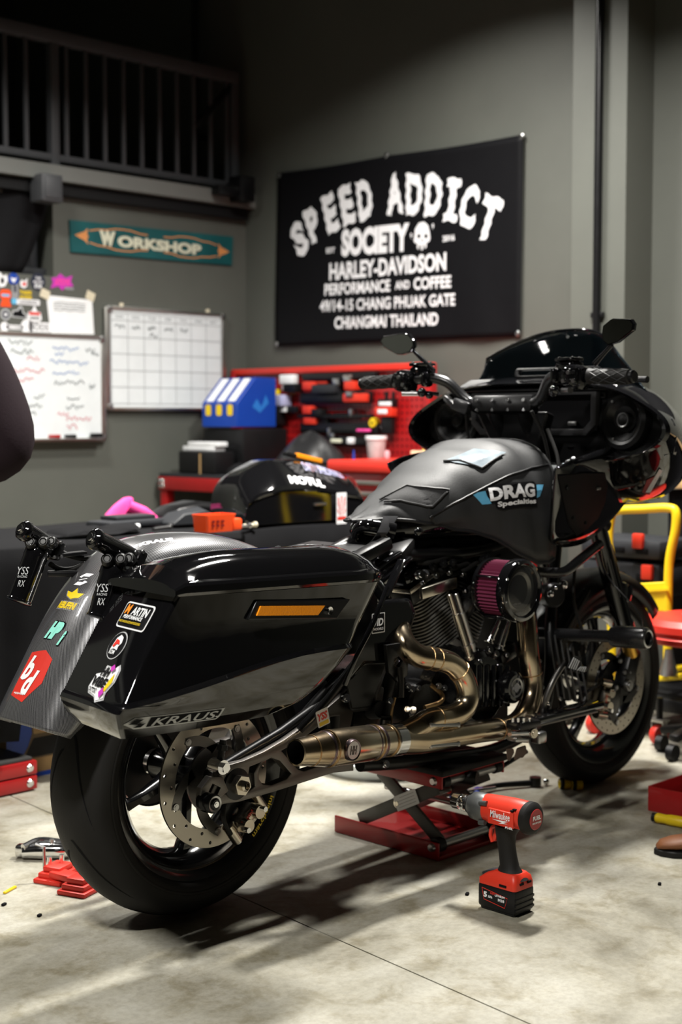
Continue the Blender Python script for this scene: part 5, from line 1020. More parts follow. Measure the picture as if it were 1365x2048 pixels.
wsticker('orange totem shaped sticker at the left edge', 11, 594, [(flat([(-.030, .02), (-.02, .034), (.02, .034), (.030, .02), (.028, -.004), (.016, -.010), (.030, -.044), (-.030, -.044), (-.016, -.010), (-.028, -.004)]), 'orange'), (flat(rrect(.044, .012, .004, cy=.008)), 'sky')])
wsticker('small grey upright rectangular sticker on the wall', 30, 583, [(flat(rrect(.036, .070, .004)), 'grey_print'), (flat(rrect(.012, .03, .002, cy=.012)), 'navy')])
wsticker('yellow two line lettering sticker on the wall', 51, 590, [(join2d(text2d('TAKE', .065, .016, .05, cy=.012), text2d('ACTION', .065, .016, .05, cy=-.010)), 'yellow')])
wsticker('white and cyan long lettering sticker on the wall', 52, 604, [(flat(rrect(.15, .026, .006)), 'white_print'), (flat(rrect(.026, .026, .004, cx=-.064)), 'sky'), (text2d('LEGEND', .10, .016, .03, cx=.012), 'grey_print')])
wsticker('round grey gear sticker at the left edge', 11, 629, [(flat(circ(.026, 20)), 'silver_print'), (flat(circ(.019, 20)), 'navy'), (flat(circ(.008, 14)), 'white_print')])
wsticker('dark motorcycle outline sticker beside the triangle sticker', 38, 627, [(flat([(-.042, -.018), (-.036, .012), (-.008, .018), (.004, .036), (.020, .030), (.024, .008), (.044, -.004), (.040, -.022)]), 'silver_print'), (flat([(-.036, -.013), (-.030, .007), (-.004, .012), (.008, .026), (.014, .022), (.020, .002), (.036, -.007), (.034, -.017)]), 'deep_black')])
wsticker('white and red triangular badge sticker on the wall', 69, 629, [(flat([(0, .046), (.014, .016), (.034, .010), (.040, -.020), (.020, -.040), (-.020, -.040), (-.040, -.020), (-.034, .010), (-.014, .016)]), 'white_print'), (flat(rrect(.06, .014, .003, cy=.004)), 'red_bright'), (text2d('GANG', .05, .014, .03, cy=-.016), 'deep_black')])
wsticker('white cut lettering sticker just above the whiteboard', 22, 654, [(join2d(flat(circ(.022, 18, -.034)), flat(rrect(.09, .020, .004, cx=.02))), 'white_print'), (text2d('GYPSIES', .07, .010, .03, cx=.024), 'grey_print')])
wsticker('large white bubble letter sticker beside the paper sheet', 72, 654, [(join2d(flat(circ(.034, 20, -.048)), flat(rrect(.12, .046, .012, cx=.02))), 'white_print'), (join2d(text2d('GODS', .11, .030, .03, cx=.014)), 'grey_print')])
wsticker('white bone shaped sticker cut by the frame edge', 6, 560, [(flat([(-.034, .030), (-.016, .036), (.0, .018), (.020, .026), (.026, .002), (.010, -.028), (-.018, -.034), (-.030, -.010)]), 'white_print'), (flat([(-.012, .012), (.006, .006), (.004, -.014), (-.012, -.016)]), 'deep_black')])
# dark opening with a black cloth pulled across
t = thing('black_curtain', 'black cloth hanging across the wall opening at upper left', 'curtain', (3.3, YW-.01, 1.82))
vs, fs = [], []; nu, nv = 36, 10
for i in range(nu+1):
    for j in range(nv+1):
        u, v = i/nu, j/nv; xr = lerp(.395, .535, min(1, v*1.3)**.8); vs.append(Vector((lerp(-1.0, xr, u), .012*math.sin(u*40)+.02*(1-v), lerp(-.02, .40, v))))
for i in range(nu):
    for j in range(nv): fs.append([i*(nv+1)+j, i*(nv+1)+j+1, (i+1)*(nv+1)+j+1, (i+1)*(nv+1)+j])
surf_obj('cloth', vs, fs, 'cloth_black', t, None, .003, 0)
P('curtain_rod', MB().cyl((-1.0, -.01, .405), (.55, -.01, .405), .01), 'satin_black', t)
slab('wall_recess', (3.03, YW+.9, 2.0), (1.9, .04, .5), 'wall_unlit')
o = P('storage_rack', MB().box((0, 0, .13), (.05, .05, .28), bev=.006).box((.06, .02, .11), (.04, .04, .24), bev=.006).box((.03, 0, .02), (.16, .08, .04), bev=.006), 'plastic_grey', loc=(3.76, YW+.10, 1.80)); tag(o, 'grey metal rack standing inside the wall opening', 'rack')
# brackets at the slab edge
o = P('bracket_box', MB().box((0, 0, 0), (.115, .10, .125), bev=.008).box((0, -.052, 0), (.085, .008, .095), bev=.004), 'paint_rail', loc=WY(93, 378, YW-.09)); tag(o, 'grey square bracket box on the slab edge above the curtain', 'bracket')
o = P('bracket_box', MB().box((0, 0, 0), (.10, .10, .13), bev=.008).box((-.10, .0, -.02), (.16, .06, .05), bev=.006), 'satin_black', loc=WY(490, 380, YW-.12)+V(-.02, 0, 0)); tag(o, 'black bracket box where the slab meets the corner', 'bracket')
# ------------------------------------------------------------------ mezzanine railing
t = thing('mezzanine_railing', 'grey steel railing with upright bars along the mezzanine edge', 'railing', (3.6, YW-.01, ZS+.07))
zb0 = ZS+.07
def rl(x, z): return (x-3.6, 0, z-zb0)
P('top_rail', MB().box(rl(2.2, 2.905), (5.6, .055, .06), bev=.006), 'paint_rail', t); P('bottom_rail', MB().box(rl(2.2, 2.350), (5.6, .035, .032), bev=.004), 'paint_rail', t)
bal = None; xx = 3.645
for k in range(26):
    x = 4.93 - .1105*k
    if x < 2.2: break
    if abs(x-3.862) < .05 or abs(x-2.65) < .05: continue
    if bal is None: bal = P('baluster', MB().box((0, 0, 0), (.020, .020, .53), bev=.003), 'paint_rail', t, loc=rl(x, 2.615))
    else: inst(bal, rl(x, 2.615), parent=t)
for x in (2.65, 3.862, 4.975): P('post', MB().box(rl(x, 2.60), (.045, .045, .62), bev=.004), 'paint_rail', t)
P('brace', MB().bar(rl(4.96, 2.86), rl(4.72, 2.62), .03, .03, bev=.003), 'satin_black', t)
# ------------------------------------------------------------------ black-clothed table
t = thing('folding_table', 'folding table hidden under the long black cloth', 'table', (2.55, 3.985, 0))
P('tabletop', MB().box((0, 0, .725), (2.3, .64, .035), bev=.006), 'plastic_grey', t)
for sx in (-1, 1):
    for sy in (-1, 1): P('leg', MB().cyl((sx*1.05, sy*.27, .71), (sx*1.05, sy*.27, 0), .014), 'satin_black', t)
vs, fs = [], []; prof_ = [(.34, .60), (.345, .68), (.352, .742), (.340, .7485), (.15, .750), (-.15, .750), (-.336, .7485), (-.350, .742), (-.354, .67), (-.358, .58), (-.362, .49), (-.366, .41), (-.370, .34)]
nx = 110
for i in range(nx+1):
    x = lerp(-1.17, 1.25, i/nx)
    for j, (y, z) in enumerate(prof_):
        dr = max(0, .74-z)/.45; fold = .022*dr*math.sin(x*21+math.sin(x*5)*2) + .012*dr*math.sin(x*47)
        zz = z + (.003*math.sin(x*9+j) if 3 <= j <= 6 else 0)
        if x+2.55 < 2.31 and j >= 8: zz = lerp(.67, .17, (j-8)/4)
        vs.append(Vector((x, y - (fold if j > 6 else 0), zz)))
npf = len(prof_)
for i in range(nx):
    for j in range(npf-1): fs.append([i*npf+j, i*npf+j+1, (i+1)*npf+j+1, (i+1)*npf+j])
o = surf_obj('tablecloth', vs, fs, 'cloth_black', None, None, .003, 0); o.location = (2.55, 3.985, 0); tag(o, 'long black cloth draped over the table behind the motorcycle', 'tablecloth')
TZ = .7580
# the bike's other saddlebag lying on the table
t = thing('saddlebag', 'glossy black hard saddlebag with an amber strip lying on the table', 'saddlebag', (3.47, 3.80, TZ+.003))
pf = [WY(x, y, 3.78) for x, y in ((466, 1046), (466, 1010), (472, 975), (488, 950), (512, 934), (545, 921), (600, 922), (650, 935), (690, 950), (712, 960), (716, 1000), (716, 1046))]
pf = crom([Vector((p.x-3.47, 0, max(p.z-TZ, 0))) for p in pf], 4)
secs = []
for y, f in ((-.148, .50), (-.156, .54), (-.152, .60), (-.05, .97), (-.02, 1.0), (.06, 1.0), (.10, .90)):
    secs.append([Vector((p.x - (.10*(-y/.15) if y < 0 else 0)*(.6 if p.x < .2 else 1), y, p.z*f)) for p in pf])
sb = MB().loft(secs); sbo = P('bag_shell', sb, 'gloss_black', t, smooth=32); sbv = BVHTree.FromPolygons(sb.v, sb.f)
def tp(x, y, yy=3.42): p = WY(x, y, yy+.28); return Vector((p.x-3.47, p.y-3.80, p.z-TZ))
D('lettering', text2d('MOTUL', .17, .042, .05, .3), Fr(tp(602, 972, 3.41), (1, 0, -.16), (0, .5, .85)), 'white_print', sbo, z=.003, bvh=sbv, maxlen=.03)
D('lettering', text2d('DIRTY SPEEDKINGS', .22, .045, .0, .2), Fr(tp(640, 948, 3.47), (1, 0, -.12), (0, .6, .8)), 'sticker_lilac', sbo, z=.003, bvh=sbv, maxlen=.03)
P('amber_strip', MB().bar(tp(592, 912, 3.50), tp(642, 924, 3.50), .02, .018, bev=.003), 'amber', t); P('strip_mount', MB().bar(tp(570, 908, 3.51), tp(650, 930, 3.51), .03, .014, bev=.003), 'plastic_black', t)
f0 = Fr(Vector((.352, -.06, .11)), (-.3, -1, 0), (0, 0, 1)); f0 = Fr(tp(682, 1018, 3.362), (1, .0, 0), (0, 0, 1))
o = D('sticker', flat(rrect(.052, .115, .003)), f0, 'white_print', sbo, z=.004)
sun = [flat([(.0+.004*math.cos(a), -.03), (.046*math.cos(a-.07), -.03+.075*math.sin(a-.07)), (.046*math.cos(a+.07), -.03+.075*math.sin(a+.07))]) for a in [math.radians(q) for q in (20, 45, 68, 90, 112, 135, 160)]]
D('sticker_print', join2d(*[([(max(-.022, min(.022, x)), y) for x, y in v], f) for v, f in sun], flat(rrect(.044, .012, .001, cy=-.036))), f0, 'red_bright', sbo, z=.005)
P('latch', MB().box(tp(640, 1010, 3.37), (.06, .012, .010), bev=.002), 'steel', t); P('rivet', MB().sph(tp(664, 985, 3.38), .008), 'chrome', t)
# other things lying on the table
t = thing('glove', 'crumpled pink rubber glove lying on the black table', 'glove', WZ(325, 1050, TZ)+V(.0, .20, 0))
P('palm', MB().loft([[Vector((x + r*math.cos(2*math.pi*k/14)*1.25, r*.5*math.sin(2*math.pi*k/14), z + r*.25*math.sin(4*math.pi*k/14))) for k in range(14)] for x, z, r in ((-.055, .006, .050), (-.04, .035, .046), (-.02, .062, .036), (.0, .085, .020), (.004, .09, .006))]), 'pink', t, smooth=70)
P('cuff', MB().tube([(-.01, -.02, .06), (.04, -.04, .035), (.085, -.05, .008)], [.020, .022, .014], 12, sm=5), 'pink', t, smooth=70)
for k in range(4): P('finger', MB().tube([(-.07+.018*k, .0, .02), (-.095+.010*k, -.02, .012), (-.105+.008*k, -.035, .009)], [.012, .010, .007], 10, sm=4), 'pink', t)
o = P('work_pad', MB().box((0, 0, .012), (.27, .13, .024), (0, 0, 6), .011).box((.02, .02, .030), (.18, .09, .016), (0, 0, 3), .007), 'plastic_grey', loc=WZ(272, 1054, TZ)+V(.0, .05, .0)); tag(o, 'flat dark grey work pad in front of the pink glove', 'pad')
o = P('rag', MB().loft([[Vector((.17*f*math.cos(a)*(1+.15*math.sin(3*a)), .09*f*math.sin(a)*(1+.2*math.cos(2*a)), z+.006*math.sin(5*a))) for a in [2*math.pi*k/22 for k in range(22)]] for f, z in ((1, .006), (.95, .014), (.7, .020), (.2, .022))]), 'cloth_black', loc=WZ(205, 1068, TZ)+V(0, .02, 0), smooth=70); tag(o, 'crumpled black rag at the left of the table', 'rag')
o = P('seat_panel', MB().loft([[Vector((x, y, z)) for x, y, z in ((-.16, s, .02), (-.10, s, .055*f), (.0, s, .07*f), (.12, s, .055*f), (.20, s, .04*f), (.20, s, .0), (-.16, s, .0))] for s, f in ((-.06, .8), (-.03, 1), (.05, 1), (.08, .8))]), 'satin_black', loc=WZ(405, 1050, TZ)+V(.15, .24, 0), smooth=40, bev=.008); tag(o, 'curved black plastic panel behind the orange bin', 'panel')
o = P('seat_panel', MB().loft([[Vector((x, y, z)) for x, y, z in ((-.10, s, .01), (-.05, s, .05*f), (.05, s, .06*f), (.10, s, .03*f), (.10, s, 0), (-.10, s, 0))] for s, f in ((-.05, .8), (0, 1), (.05, .8))]), 'plastic_grey', loc=WZ(388, 1050, TZ)+V(.01, .05, 0), bev=.008); tag(o, 'small dark grey plastic cover beside the pink glove', 'cover')
t = thing('parts_bin', 'orange plastic parts bin on the black table', 'bin', WZ(442, 1064, TZ)+V(0, .035, 0))
P('bin_body', MB().loft([[Vector((x*f, y*f, z)) for x, y in rrect(.125, .075, .008)] for z, f in ((0, .92), (.002, .94), (.048, 1.0), (.056, 1.06), (.058, 1.06), (.058, .98), (.008, .88))]), 'orange', t); P('bin_lip', MB().box((.07, -.01, .022), (.04, .065, .04), (0, 0, 0), .008), 'orange', t)
for k in range(6): P('bin_slot', MB().box((-.035+.02*(k % 3), -.039, .022+.014*(k//3)), (.012, .002, .006)), 'red_dark', t, smooth=0)
rng = random.Random(11)
for k, (x, y, nm, lb) in enumerate(((492, 1058, 'steel', 'short steel bolt lying just right of the orange bin'), (505, 1056, 'tape', 'pale plastic plug lying right of the steel bolt'), (330, 1062, 'steel', 'steel spanner lying at the table edge'), (252, 1061, 'white', 'bright steel socket set piece on the black rag'))):
    L_ = .05 if k < 2 else .11; o = P(('bolt', 'plug', 'spanner', 'socket_bar')[k], MB().cyl((-L_/2, 0, .006), (L_/2, 0, .006), .006 if k else .005, n=10).cyl((L_/2, 0, .007), (L_/2+.012, 0, .007), .010, n=10), nm, loc=WZ(x, y, TZ)+V(0, .02, .002)); o.rotation_euler.z = rng.uniform(-.5, .5); tag(o, lb, ('bolt', 'plug', 'spanner', 'socket')[k])
# ------------------------------------------------------------------ red bench with pegboard along the back wall
t = thing('workbench', 'red steel workbench with a dark top against the back wall', 'workbench', (4.70, 5.03, 0))
P('bench_top', MB().box((0, 0, .845), (.51, 1.28, .03), bev=.004), 'plastic_grey', t)
P('front_rail', MB().box((-.245, 0, .81), (.04, 1.27, .065), bev=.004), 'red', t); P('side_rail', MB().box((0, -.62, .81), (.48, .03, .06), bev=.004), 'red', t)
for sx in (-1, 1):
    for sy in (-1, 1): P('leg', MB().box((sx*.225, sy*.61, .40), (.05, .05, .80), bev=.004), 'red', t)
P('lower_shelf', MB().box((0, 0, .22), (.44, 1.16, .025), bev=.004), 'plastic_black', t); P('back_panel', MB().box((.235, 0, .50), (.012, 1.18, .56)), 'plastic_black', t)
for k in range(4): bolt_ = P('rail_bolt', MB().lathe([(0, .006), (.009, .005), (.011, 0)], (-.266, .595+.022*(k % 2), .797+.026*(k//2)), (-1, 0, 0), 14), 'chrome', t)
t = thing('pegboard', 'red perforated tool pegboard on the back wall behind the bench', 'pegboard', (4.985, 5.0, .87))
P('panel', MB().box((0, 0, .255), (.02, 1.36, .51)), 'red', t, smooth=0)
for z in (0, .505): P('frame_rail', MB().box((-.012, 0, z), (.05, 1.38, .03), bev=.004), 'red_bright' if z else 'red', t)
for y in (-.68, .68): P('frame_post', MB().box((-.014, y, .25), (.05, .035, .53), bev=.005), 'red', t)
hl = MB()
for i in range(44):
    for j in range(15): hl.lathe([(0, 0), (.006, 0)], (-.0112, -.65+.030*i, .04+.031*j), (-1, 0, 0), 6)
o = P('peg_holes', hl, 'deep_black', t, smooth=0); o['kind'] = 'stuff'
PXX = 4.955
def pg(x, y, X=PXX): return WX(x, y, X)
def tool(name, label, cat, x, y, parts, X=PXX):
    t = thing(name, label, cat, pg(x, y, X))
    for nm, x0, y0, x1, y1, th, m in parts:
        a, b_ = pg(x0, y0, X)-pg(x, y, X), pg(x1, y1, X)-pg(x, y, X)
        c = (a+b_)/2; P(nm, MB().box((-th/2, c.y, c.z), (th, abs(a.y-b_.y), abs(a.z-b_.z)), bev=.005), m, t)
    return t
for k, (x0, y0, x1, y1) in enumerate(((610, 748, 755, 757), (606, 785, 745, 806), (600, 829, 748, 836), (606, 846, 760, 868), (640, 872, 745, 892))):
    c = pg((x0+x1)/2, (y0+y1)/2); a, b_ = pg(x0, y0), pg(x1, y1); o = P('tool_rail', MB().box((-.012, 0, 0), (.03, abs(a.y-b_.y), abs(a.z-b_.z)), bev=.004).box((-.03, 0, -.005), (.02, abs(a.y-b_.y)*.9, abs(a.z-b_.z)*.5), bev=.003), 'plastic_black', loc=c); tag(o, ('top black tool rail on the red pegboard', 'second black tool rail from the top of the pegboard', 'third black tool rail from the top of the pegboard', 'fourth black tool rail from the top of the pegboard', 'lowest black tool rail on the red pegboard')[k], 'rail', 'tool rails on the pegboard')
tool('cordless_saw', 'orange and grey power tool on the top pegboard rail', 'power tool', 650, 772, [('grip', 619, 764, 641, 780, .05, 'tool_red'), ('body', 640, 770, 686, 786, .06, 'plastic_grey'), ('top_guard', 640, 763, 662, 768, .03, 'tool_red'), ('blade_guard', 676, 756, 690, 772, .04, 'steel')])
tool('grinder', 'orange tool with a grey head right of the power tool', 'power tool', 712, 766, [('head', 700, 750, 716, 764, .05, 'aluminium'), ('body', 702, 763, 724, 780, .05, 'tool_red')])
tool('battery_pack', 'orange and grey battery pack on the second rail', 'battery', 722, 795, [('case', 700, 788, 746, 804, .05, 'tool_red'), ('terminal', 708, 783, 722, 794, .06, 'steel')])
tool('ratchet', 'orange gripped ratchet with black body on the third rail', 'ratchet', 660, 820, [('grip', 619, 812, 637, 828, .05, 'tool_red'), ('body', 636, 818, 656, 833, .05, 'plastic_black'), ('handle', 662, 818, 714, 822, .03, 'plastic_black'), ('handle', 662, 828, 714, 833, .03, 'plastic_black'), ('head', 707, 818, 714, 833, .035, 'steel')])
tool('snips', 'orange handled snips below the ratchet', 'snips', 630, 842, [('grip', 618, 834, 642, 849, .04, 'tool_red'), ('jaw', 642, 838, 662, 847, .02, 'plastic_black')])
tool('hook_tool', 'white and black gadget hanging left of the power tools', 'tool', 585, 765, [('head', 570, 750, 597, 768, .04, 'white'), ('stem', 572, 765, 580, 782, .03, 'white'), ('body', 580, 768, 605, 785, .05, 'plastic_black')])
tool('spray_gun', 'white and purple spray gun hanging below the white gadget', 'spray gun', 575, 808, [('bottle', 564, 790, 584, 812, .06, 'sticker_lilac'), ('nozzle', 570, 806, 582, 824, .04, 'white'), ('trigger', 582, 812, 600, 826, .03, 'plastic_black')])
tool('screwdriver', 'teal handled screwdriver with yellow ends beside the blue box', 'screwdriver', 537, 825, [('handle', 529, 810, 547, 848, .03, 'teal_dark'), ('collar', 540, 800, 547, 809, .025, 'yellow'), ('tip', 548, 779, 562, 793, .03, 'yellow'), ('cap', 529, 838, 539, 850, .035, 'tape')], 4.945)
tool('tag', 'pale blue printed tag hanging beside the blue box', 'tag', 532, 793, [('card', 517, 778, 545, 808, .004, 'sky'), ('print', 523, 784, 540, 802, .006, 'white')], 4.90)
tool('spray_bottle', 'dark bottle with pale label right of the blue box', 'bottle', 560, 830, [('body', 552, 812, 572, 850, .06, 'plastic_black'), ('label', 556, 818, 568, 834, .064, 'navy')])
tool('pen', 'bright pink marker clipped on the pegboard', 'pen', 730, 862, [('barrel', 718, 858, 744, 864, .02, 'pink')], 4.92)
tool('pliers', 'steel pliers with yellow tips on the lowest rail', 'pliers', 668, 870, [('handle', 658, 856, 664, 874, .015, 'steel'), ('jaw', 664, 866, 672, 882, .015, 'steel'), ('tip', 666, 878, 686, 886, .02, 'cream')], 4.92)
tool('knob', 'small white knob on the lowest pegboard rail', 'knob', 707, 881, [('body', 702, 875, 712, 888, .03, 'white')], 4.92)
t = thing('lanyard_strap', 'black hanging strap with an orange label on the pegboard', 'strap', pg(780, 815))
for nm, x0, y0, x1, y1, th, m in (('strap_band', 774, 783, 779, 800, .012, 'plastic_black'), ('strap_band', 788, 783, 793, 800, .012, 'plastic_black'), ('pouch', 768, 798, 798, 815, .04, 'plastic_black'), ('label_patch', 763, 814, 797, 833, .045, 'tool_red'), ('label_print', 770, 819, 789, 828, .048, 'white'), ('label_print', 771, 804, 796, 812, .043, 'white'), ('tail', 772, 833, 793, 868, .03, 'plastic_black')):
    a, b_ = pg(x0, y0)-pg(780, 815), pg(x1, y1)-pg(780, 815); c = (a+b_)/2; P(nm, MB().box((-th/2-.004, c.y, c.z), (th, abs(a.y-b_.y), abs(a.z-b_.z)), bev=.003), m, t)
t = thing('tape_reel', 'round yellow tape measure hanging with a chain', 'tape measure', pg(754, 846))
P('case', MB().lathe([(0, .030), (.020, .030), (.025, .022), (.025, 0), (0, 0)], (-.004, 0, 0), (-1, 0, 0), 24), 'yellow', t); P('hub', MB().lathe([(0, .034), (.006, .033), (.007, .028)], (-.004, 0, 0), (-1, 0, 0), 14), 'plastic_black', t)
for k in range(7): p = pg(764+2.6*k, 852+4*k)-pg(754, 846); P('chain_link', MB().lathe([(.005, -.0016), (.0068, 0), (.005, .0016)], p+V(-.012, 0, 0), (-1, .3*(k % 2), .3), 10), 'steel', t)
# blue box with three white stripes, black stand
t = thing('striped_box', 'blue box with three white stripes and yellow squares on the bench', 'box', (4.60, 5.25, 1.09))
pr = [(0, 0), (.26, 0), (.26, .245), (.12, .245), (0, .118)]
P('box_body', MB().loft([[Vector((x, y, z)) for x, z in pr] for y in (0, .265)]), 'blue', t, bev=.004)
fr = Fr((0, .1325, .118), (0, -1, 0), (.12, 0, .127))
for k in range(3): D('stripe', flat([(-.108+.082*k, .012), (-.055+.082*k, .012), (-.055+.082*k, .168), (-.108+.082*k, .168)]), fr, 'white', t, z=.0015); D('yellow_square', flat(rrect(.042, .055, .012, cx=-.083+.082*k, cy=.084)), Fr((0, .1325, 0), (0, -1, 0), (0, 0, 1)), 'yellow', t, z=.0015)
D('logo_print', flat([(.10, .10), (.13, .14), (.16, .10), (.19, .16), (.21, .12), (.15, .07)]), Fr((0, 0, 0), (1, 0, 0), (0, 0, 1)), 'sky_blue', t, z=.001)
o = P('parts_case', MB().box((0, 0, .11), (.30, .30, .22), bev=.008).box((-.152, 0, .12), (.006, .20, .03), bev=.002), 'plastic_black', loc=(4.77, 5.38, .862)); tag(o, 'black case on the bench under the blue striped box', 'case')
t = thing('storage_case', 'low dark case at the left end of the bench', 'case', (4.53, 5.40, .862)); P('case_body', MB().box((0, 0, .055), (.13, .28, .11), bev=.008), 'plastic_black', t); P('case_edge', MB().box((-.066, -.03, .05), (.004, .01, .10)), 'card', t)
for k, (dy, dz, L_, lb) in enumerate(((.04, .012, .24, 'lower white carton on the dark case at the bench end'), (-.02, .034, .22, 'upper white carton on the dark case at the bench end'))):
    o = P('carton', MB().box((0, 0, 0), (.07, L_, .022), bev=.002).box((-.036, 0, 0), (.002, L_*.6, .012)), 'white', loc=(4.53, 5.40+dy*.5, .973+dz)); tag(o, lb, 'carton', 'white cartons on the bench')
# black bin bag and cloth heap on the bench
rng = random.Random(21)
def lump(name, label, cat, loc, rx, ry, rz_, m, seed):
    rg = random.Random(seed); ph = [rg.uniform(0, 6.28) for _ in range(8)]; secs = []
    for i in range(11):
        t_ = i/10; r = math.sin(math.pi*(.5+.5*t_))**.6 if t_ < 1 else .02; secs.append([Vector((rx*r*math.cos(a)*(1+.10*math.sin(3*a+ph[0]+t_*3)+.06*math.sin(7*a+ph[1])), ry*r*math.sin(a)*(1+.12*math.sin(2*a+ph[2])+.05*math.sin(6*a+ph[3]+t_*4)), rz_*t_*(1+.08*math.sin(3*a+ph[4])))) for a in [2*math.pi*k/26 for k in range(26)]])
    o = P(name, MB().loft(secs), m, loc=loc, smooth=70); tag(o, label, cat); return o
lump('plastic_bag', 'crumpled black plastic bag on the bench behind the spare saddlebag', 'bag', (4.64, 4.77, .862), .15, .20, .20, 'bag_black', 4)
lump('cloth_heap', 'low heap of black cloth on the bench in front of the dark case', 'cloth', (4.51, 5.125, .862), .055, .10, .055, 'cloth_black', 9)
# ------------------------------------------------------------------ red tool chest
t = thing('tool_chest', 'red steel tool chest with silver drawer handles', 'tool chest', (4.65, 3.98, 0))
P('chest_body', MB().box((.02, 0, .49), (.52, .80, .86), bev=.012), 'red', t); P('chest_top', MB().box((0, 0, .928), (.56, .84, .05), bev=.012), 'red_bright', t)
P('side_handle', MB().cyl((-.20, .43, .93), (.1, .43, .93), .012), 'red_bright', t)
z = .875
for k, h_ in enumerate((.048, .062, .062, .062, .115, .16, .16, .10)):
    d = P('drawer', MB().box((-.245, 0, z-h_/2), (.02, .76, h_-.010), bev=.003), 'red', t); P('drawer_handle', MB().bar((-.262, -.37, z-.016), (-.262, .37, z-.016), .014, .018, up=(0, 0, 1), bev=.004), 'aluminium', d); z -= h_
P('lock', MB().lathe([(0, .010), (.008, .010), (.012, .004), (.012, 0)], (-.282, -.02, .922), (-1, 0, 0), 16), 'gold', t)
for sx in (-1, 1):
    for sy in (-1, 1): P('caster', MB().cyl((sx*.2, sy*.32-.015, .03), (sx*.2, sy*.32+.015, .03), .03), 'plastic_black', t)
CT = .9535
t = thing('clear_tub', 'clear plastic tub of hardware on the red tool chest', 'tub', WZ(754, 917, CT)+V(.06, .06, 0))
P('tub_body', MB().lathe([(0, 0), (.036, 0), (.038, .004), (.046, .085), (.044, .085), (.036, .006), (0, .006)], (0, 0, 0), (0, 0, 1), 28), 'tub_clear', t); P('tub_lid', MB().lathe([(0, .10), (.048, .10), (.050, .098), (.050, .084), (.047, .083)], (0, 0, 0), (0, 0, 1), 28), 'board_white', t)
o = P('small_carton', MB().box((0, 0, .022), (.10, .10, .044), bev=.003).box((0, 0, .0445), (.10, .03, .001)), 'tan', loc=(4.50, 3.93, CT)); tag(o, 'small cream carton on the red tool chest', 'carton')
o = P('tape_roll', MB().lathe([(.022, 0), (.034, 0), (.034, .022), (.022, .022)], (0, 0, 0), (0, 0, 1), 28, loop=True), 'yellow', loc=(4.50, 3.91, CT+.046)); tag(o, 'yellow tape roll on top of the cream carton', 'tape')
o = P('valve_cap', MB().lathe([(0, .035), (.010, .033), (.014, .02), (.012, 0), (0, 0)], (0, 0, 0), (0, 0, 1), 16), 'pink_pale', loc=WZ(776, 917, CT)+V(.05, .05, 0)); tag(o, 'small pale pink cap beside the clear tub', 'cap')
o = P('blue_pen', MB().cyl((0, 0, 0), (0, 0, .022), .006).cyl((0, 0, .022), (0, 0, .040), .004), 'blue', loc=(4.47, 4.33, CT)); tag(o, 'blue pen cap standing at the left of the tool chest', 'pen')
# ------------------------------------------------------------------ right side: bench, cart, tool box, stool
t = thing('side_bench', 'dark cabinet with a wooden top at the right edge', 'cabinet', (4.90, 2.15, 0))
P('wooden_top', MB().box((-.03, .05, .885), (.38, 1.5, .035), bev=.004), 'wood', t); P('cabinet_body', MB().box((.0, .05, .44), (.32, 1.44, .84), bev=.006), 'deep_black', t)
for k in range(3): P('cabinet_door', MB().box((-.165, -.42+.47*k, .44), (.014, .45, .78), bev=.004), 'deep_black', t)
CX = 4.36
def cx_(x, y, X=CX): return WX(x, y, X)
co = Vector((CX+.12, 2.66, 0)); t = thing('tool_cart', 'yellow tubular tool cart frame behind the front wheel', 'cart', co)
def ct(x, y, X=CX): return cx_(x, y, X) - co
P('frame_tube', MB().tube([ct(1225, 1340), ct(1222, 1130), ct(1218, 1085), ct(1222, 1040), ct(1234, 1022), ct(1290, 1018), ct(1336, 1016), ct(1352, 1024), ct(1352, 1060), ct(1340, 1120), ct(1337, 1200), ct(1336, 1345)], .016, 14, sm=5), 'yellow', t)
pq = [ct(1250, 1168), ct(1340, 1163), ct(1340, 1222), ct(1250, 1222)]; P('tray_panel', MB().loft([pq, [p+V(-.014, 0, 0) for p in pq]]), 'yellow', t, bev=.003)
P('panel_rib', MB().bar(ct(1250, 1183, CX-.02), ct(1340, 1178, CX-.02), .006, .008), 'yellow', t)
for x in (1225, 1336): P('base_bar', MB().bar(ct(x, 1345), ct(x, 1345)+V(.22, 0, 0), .03, .03, bev=.004), 'yellow', t)
P('base_bar', MB().bar(ct(1225, 1362), ct(1380, 1352), .03, .022, bev=.004), 'yellow', t); P('foot_block', MB().lathe([(.02, 0), (.035, .0), (.018, .06), (.014, .09)], ct(1338, 1350, CX-.03), (0, 0, 1), 18), 'aluminium', t)
P('lower_deck', MB().box(ct(1300, 1400)+V(.12, -.05, 0), (.34, .46, .05), bev=.01), 'plastic_black', t)
for x, y in ((1320, 1478), (1235, 1470)):
    p = Vector((4.245, 2.635 if x > 1300 else 2.90, .036)) - co; ca = P('caster', MB().lathe([(.012, -.014), (.034, -.014), (.036, -.010), (.036, .010), (.034, .014), (.012, .014)], p, (.3, 1, 0), 26, loop=True), 'red_bright', t); P('caster_fork', MB().box(p+V(0, .022, .02), (.03, .006, .06), bev=.002).box(p+V(0, -.022, .02), (.03, .006, .06), bev=.002).box(p+V(0, 0, .052), (.05, .06, .010), bev=.002), 'aluminium', t); P('caster_post', MB().cyl(p+V(0, 0, .055), p+V(0, 0, .13), .012), 'satin_black', t)
t = thing('tool_box', 'dark grey modular tool box with orange latches on the yellow cart', 'tool box', cx_(1245, 1190, CX+.10)+V(.1, 0, 0)); t0 = t.location.copy()
hbx = cx_(1245, 1075, CX+.10).z - t0.z
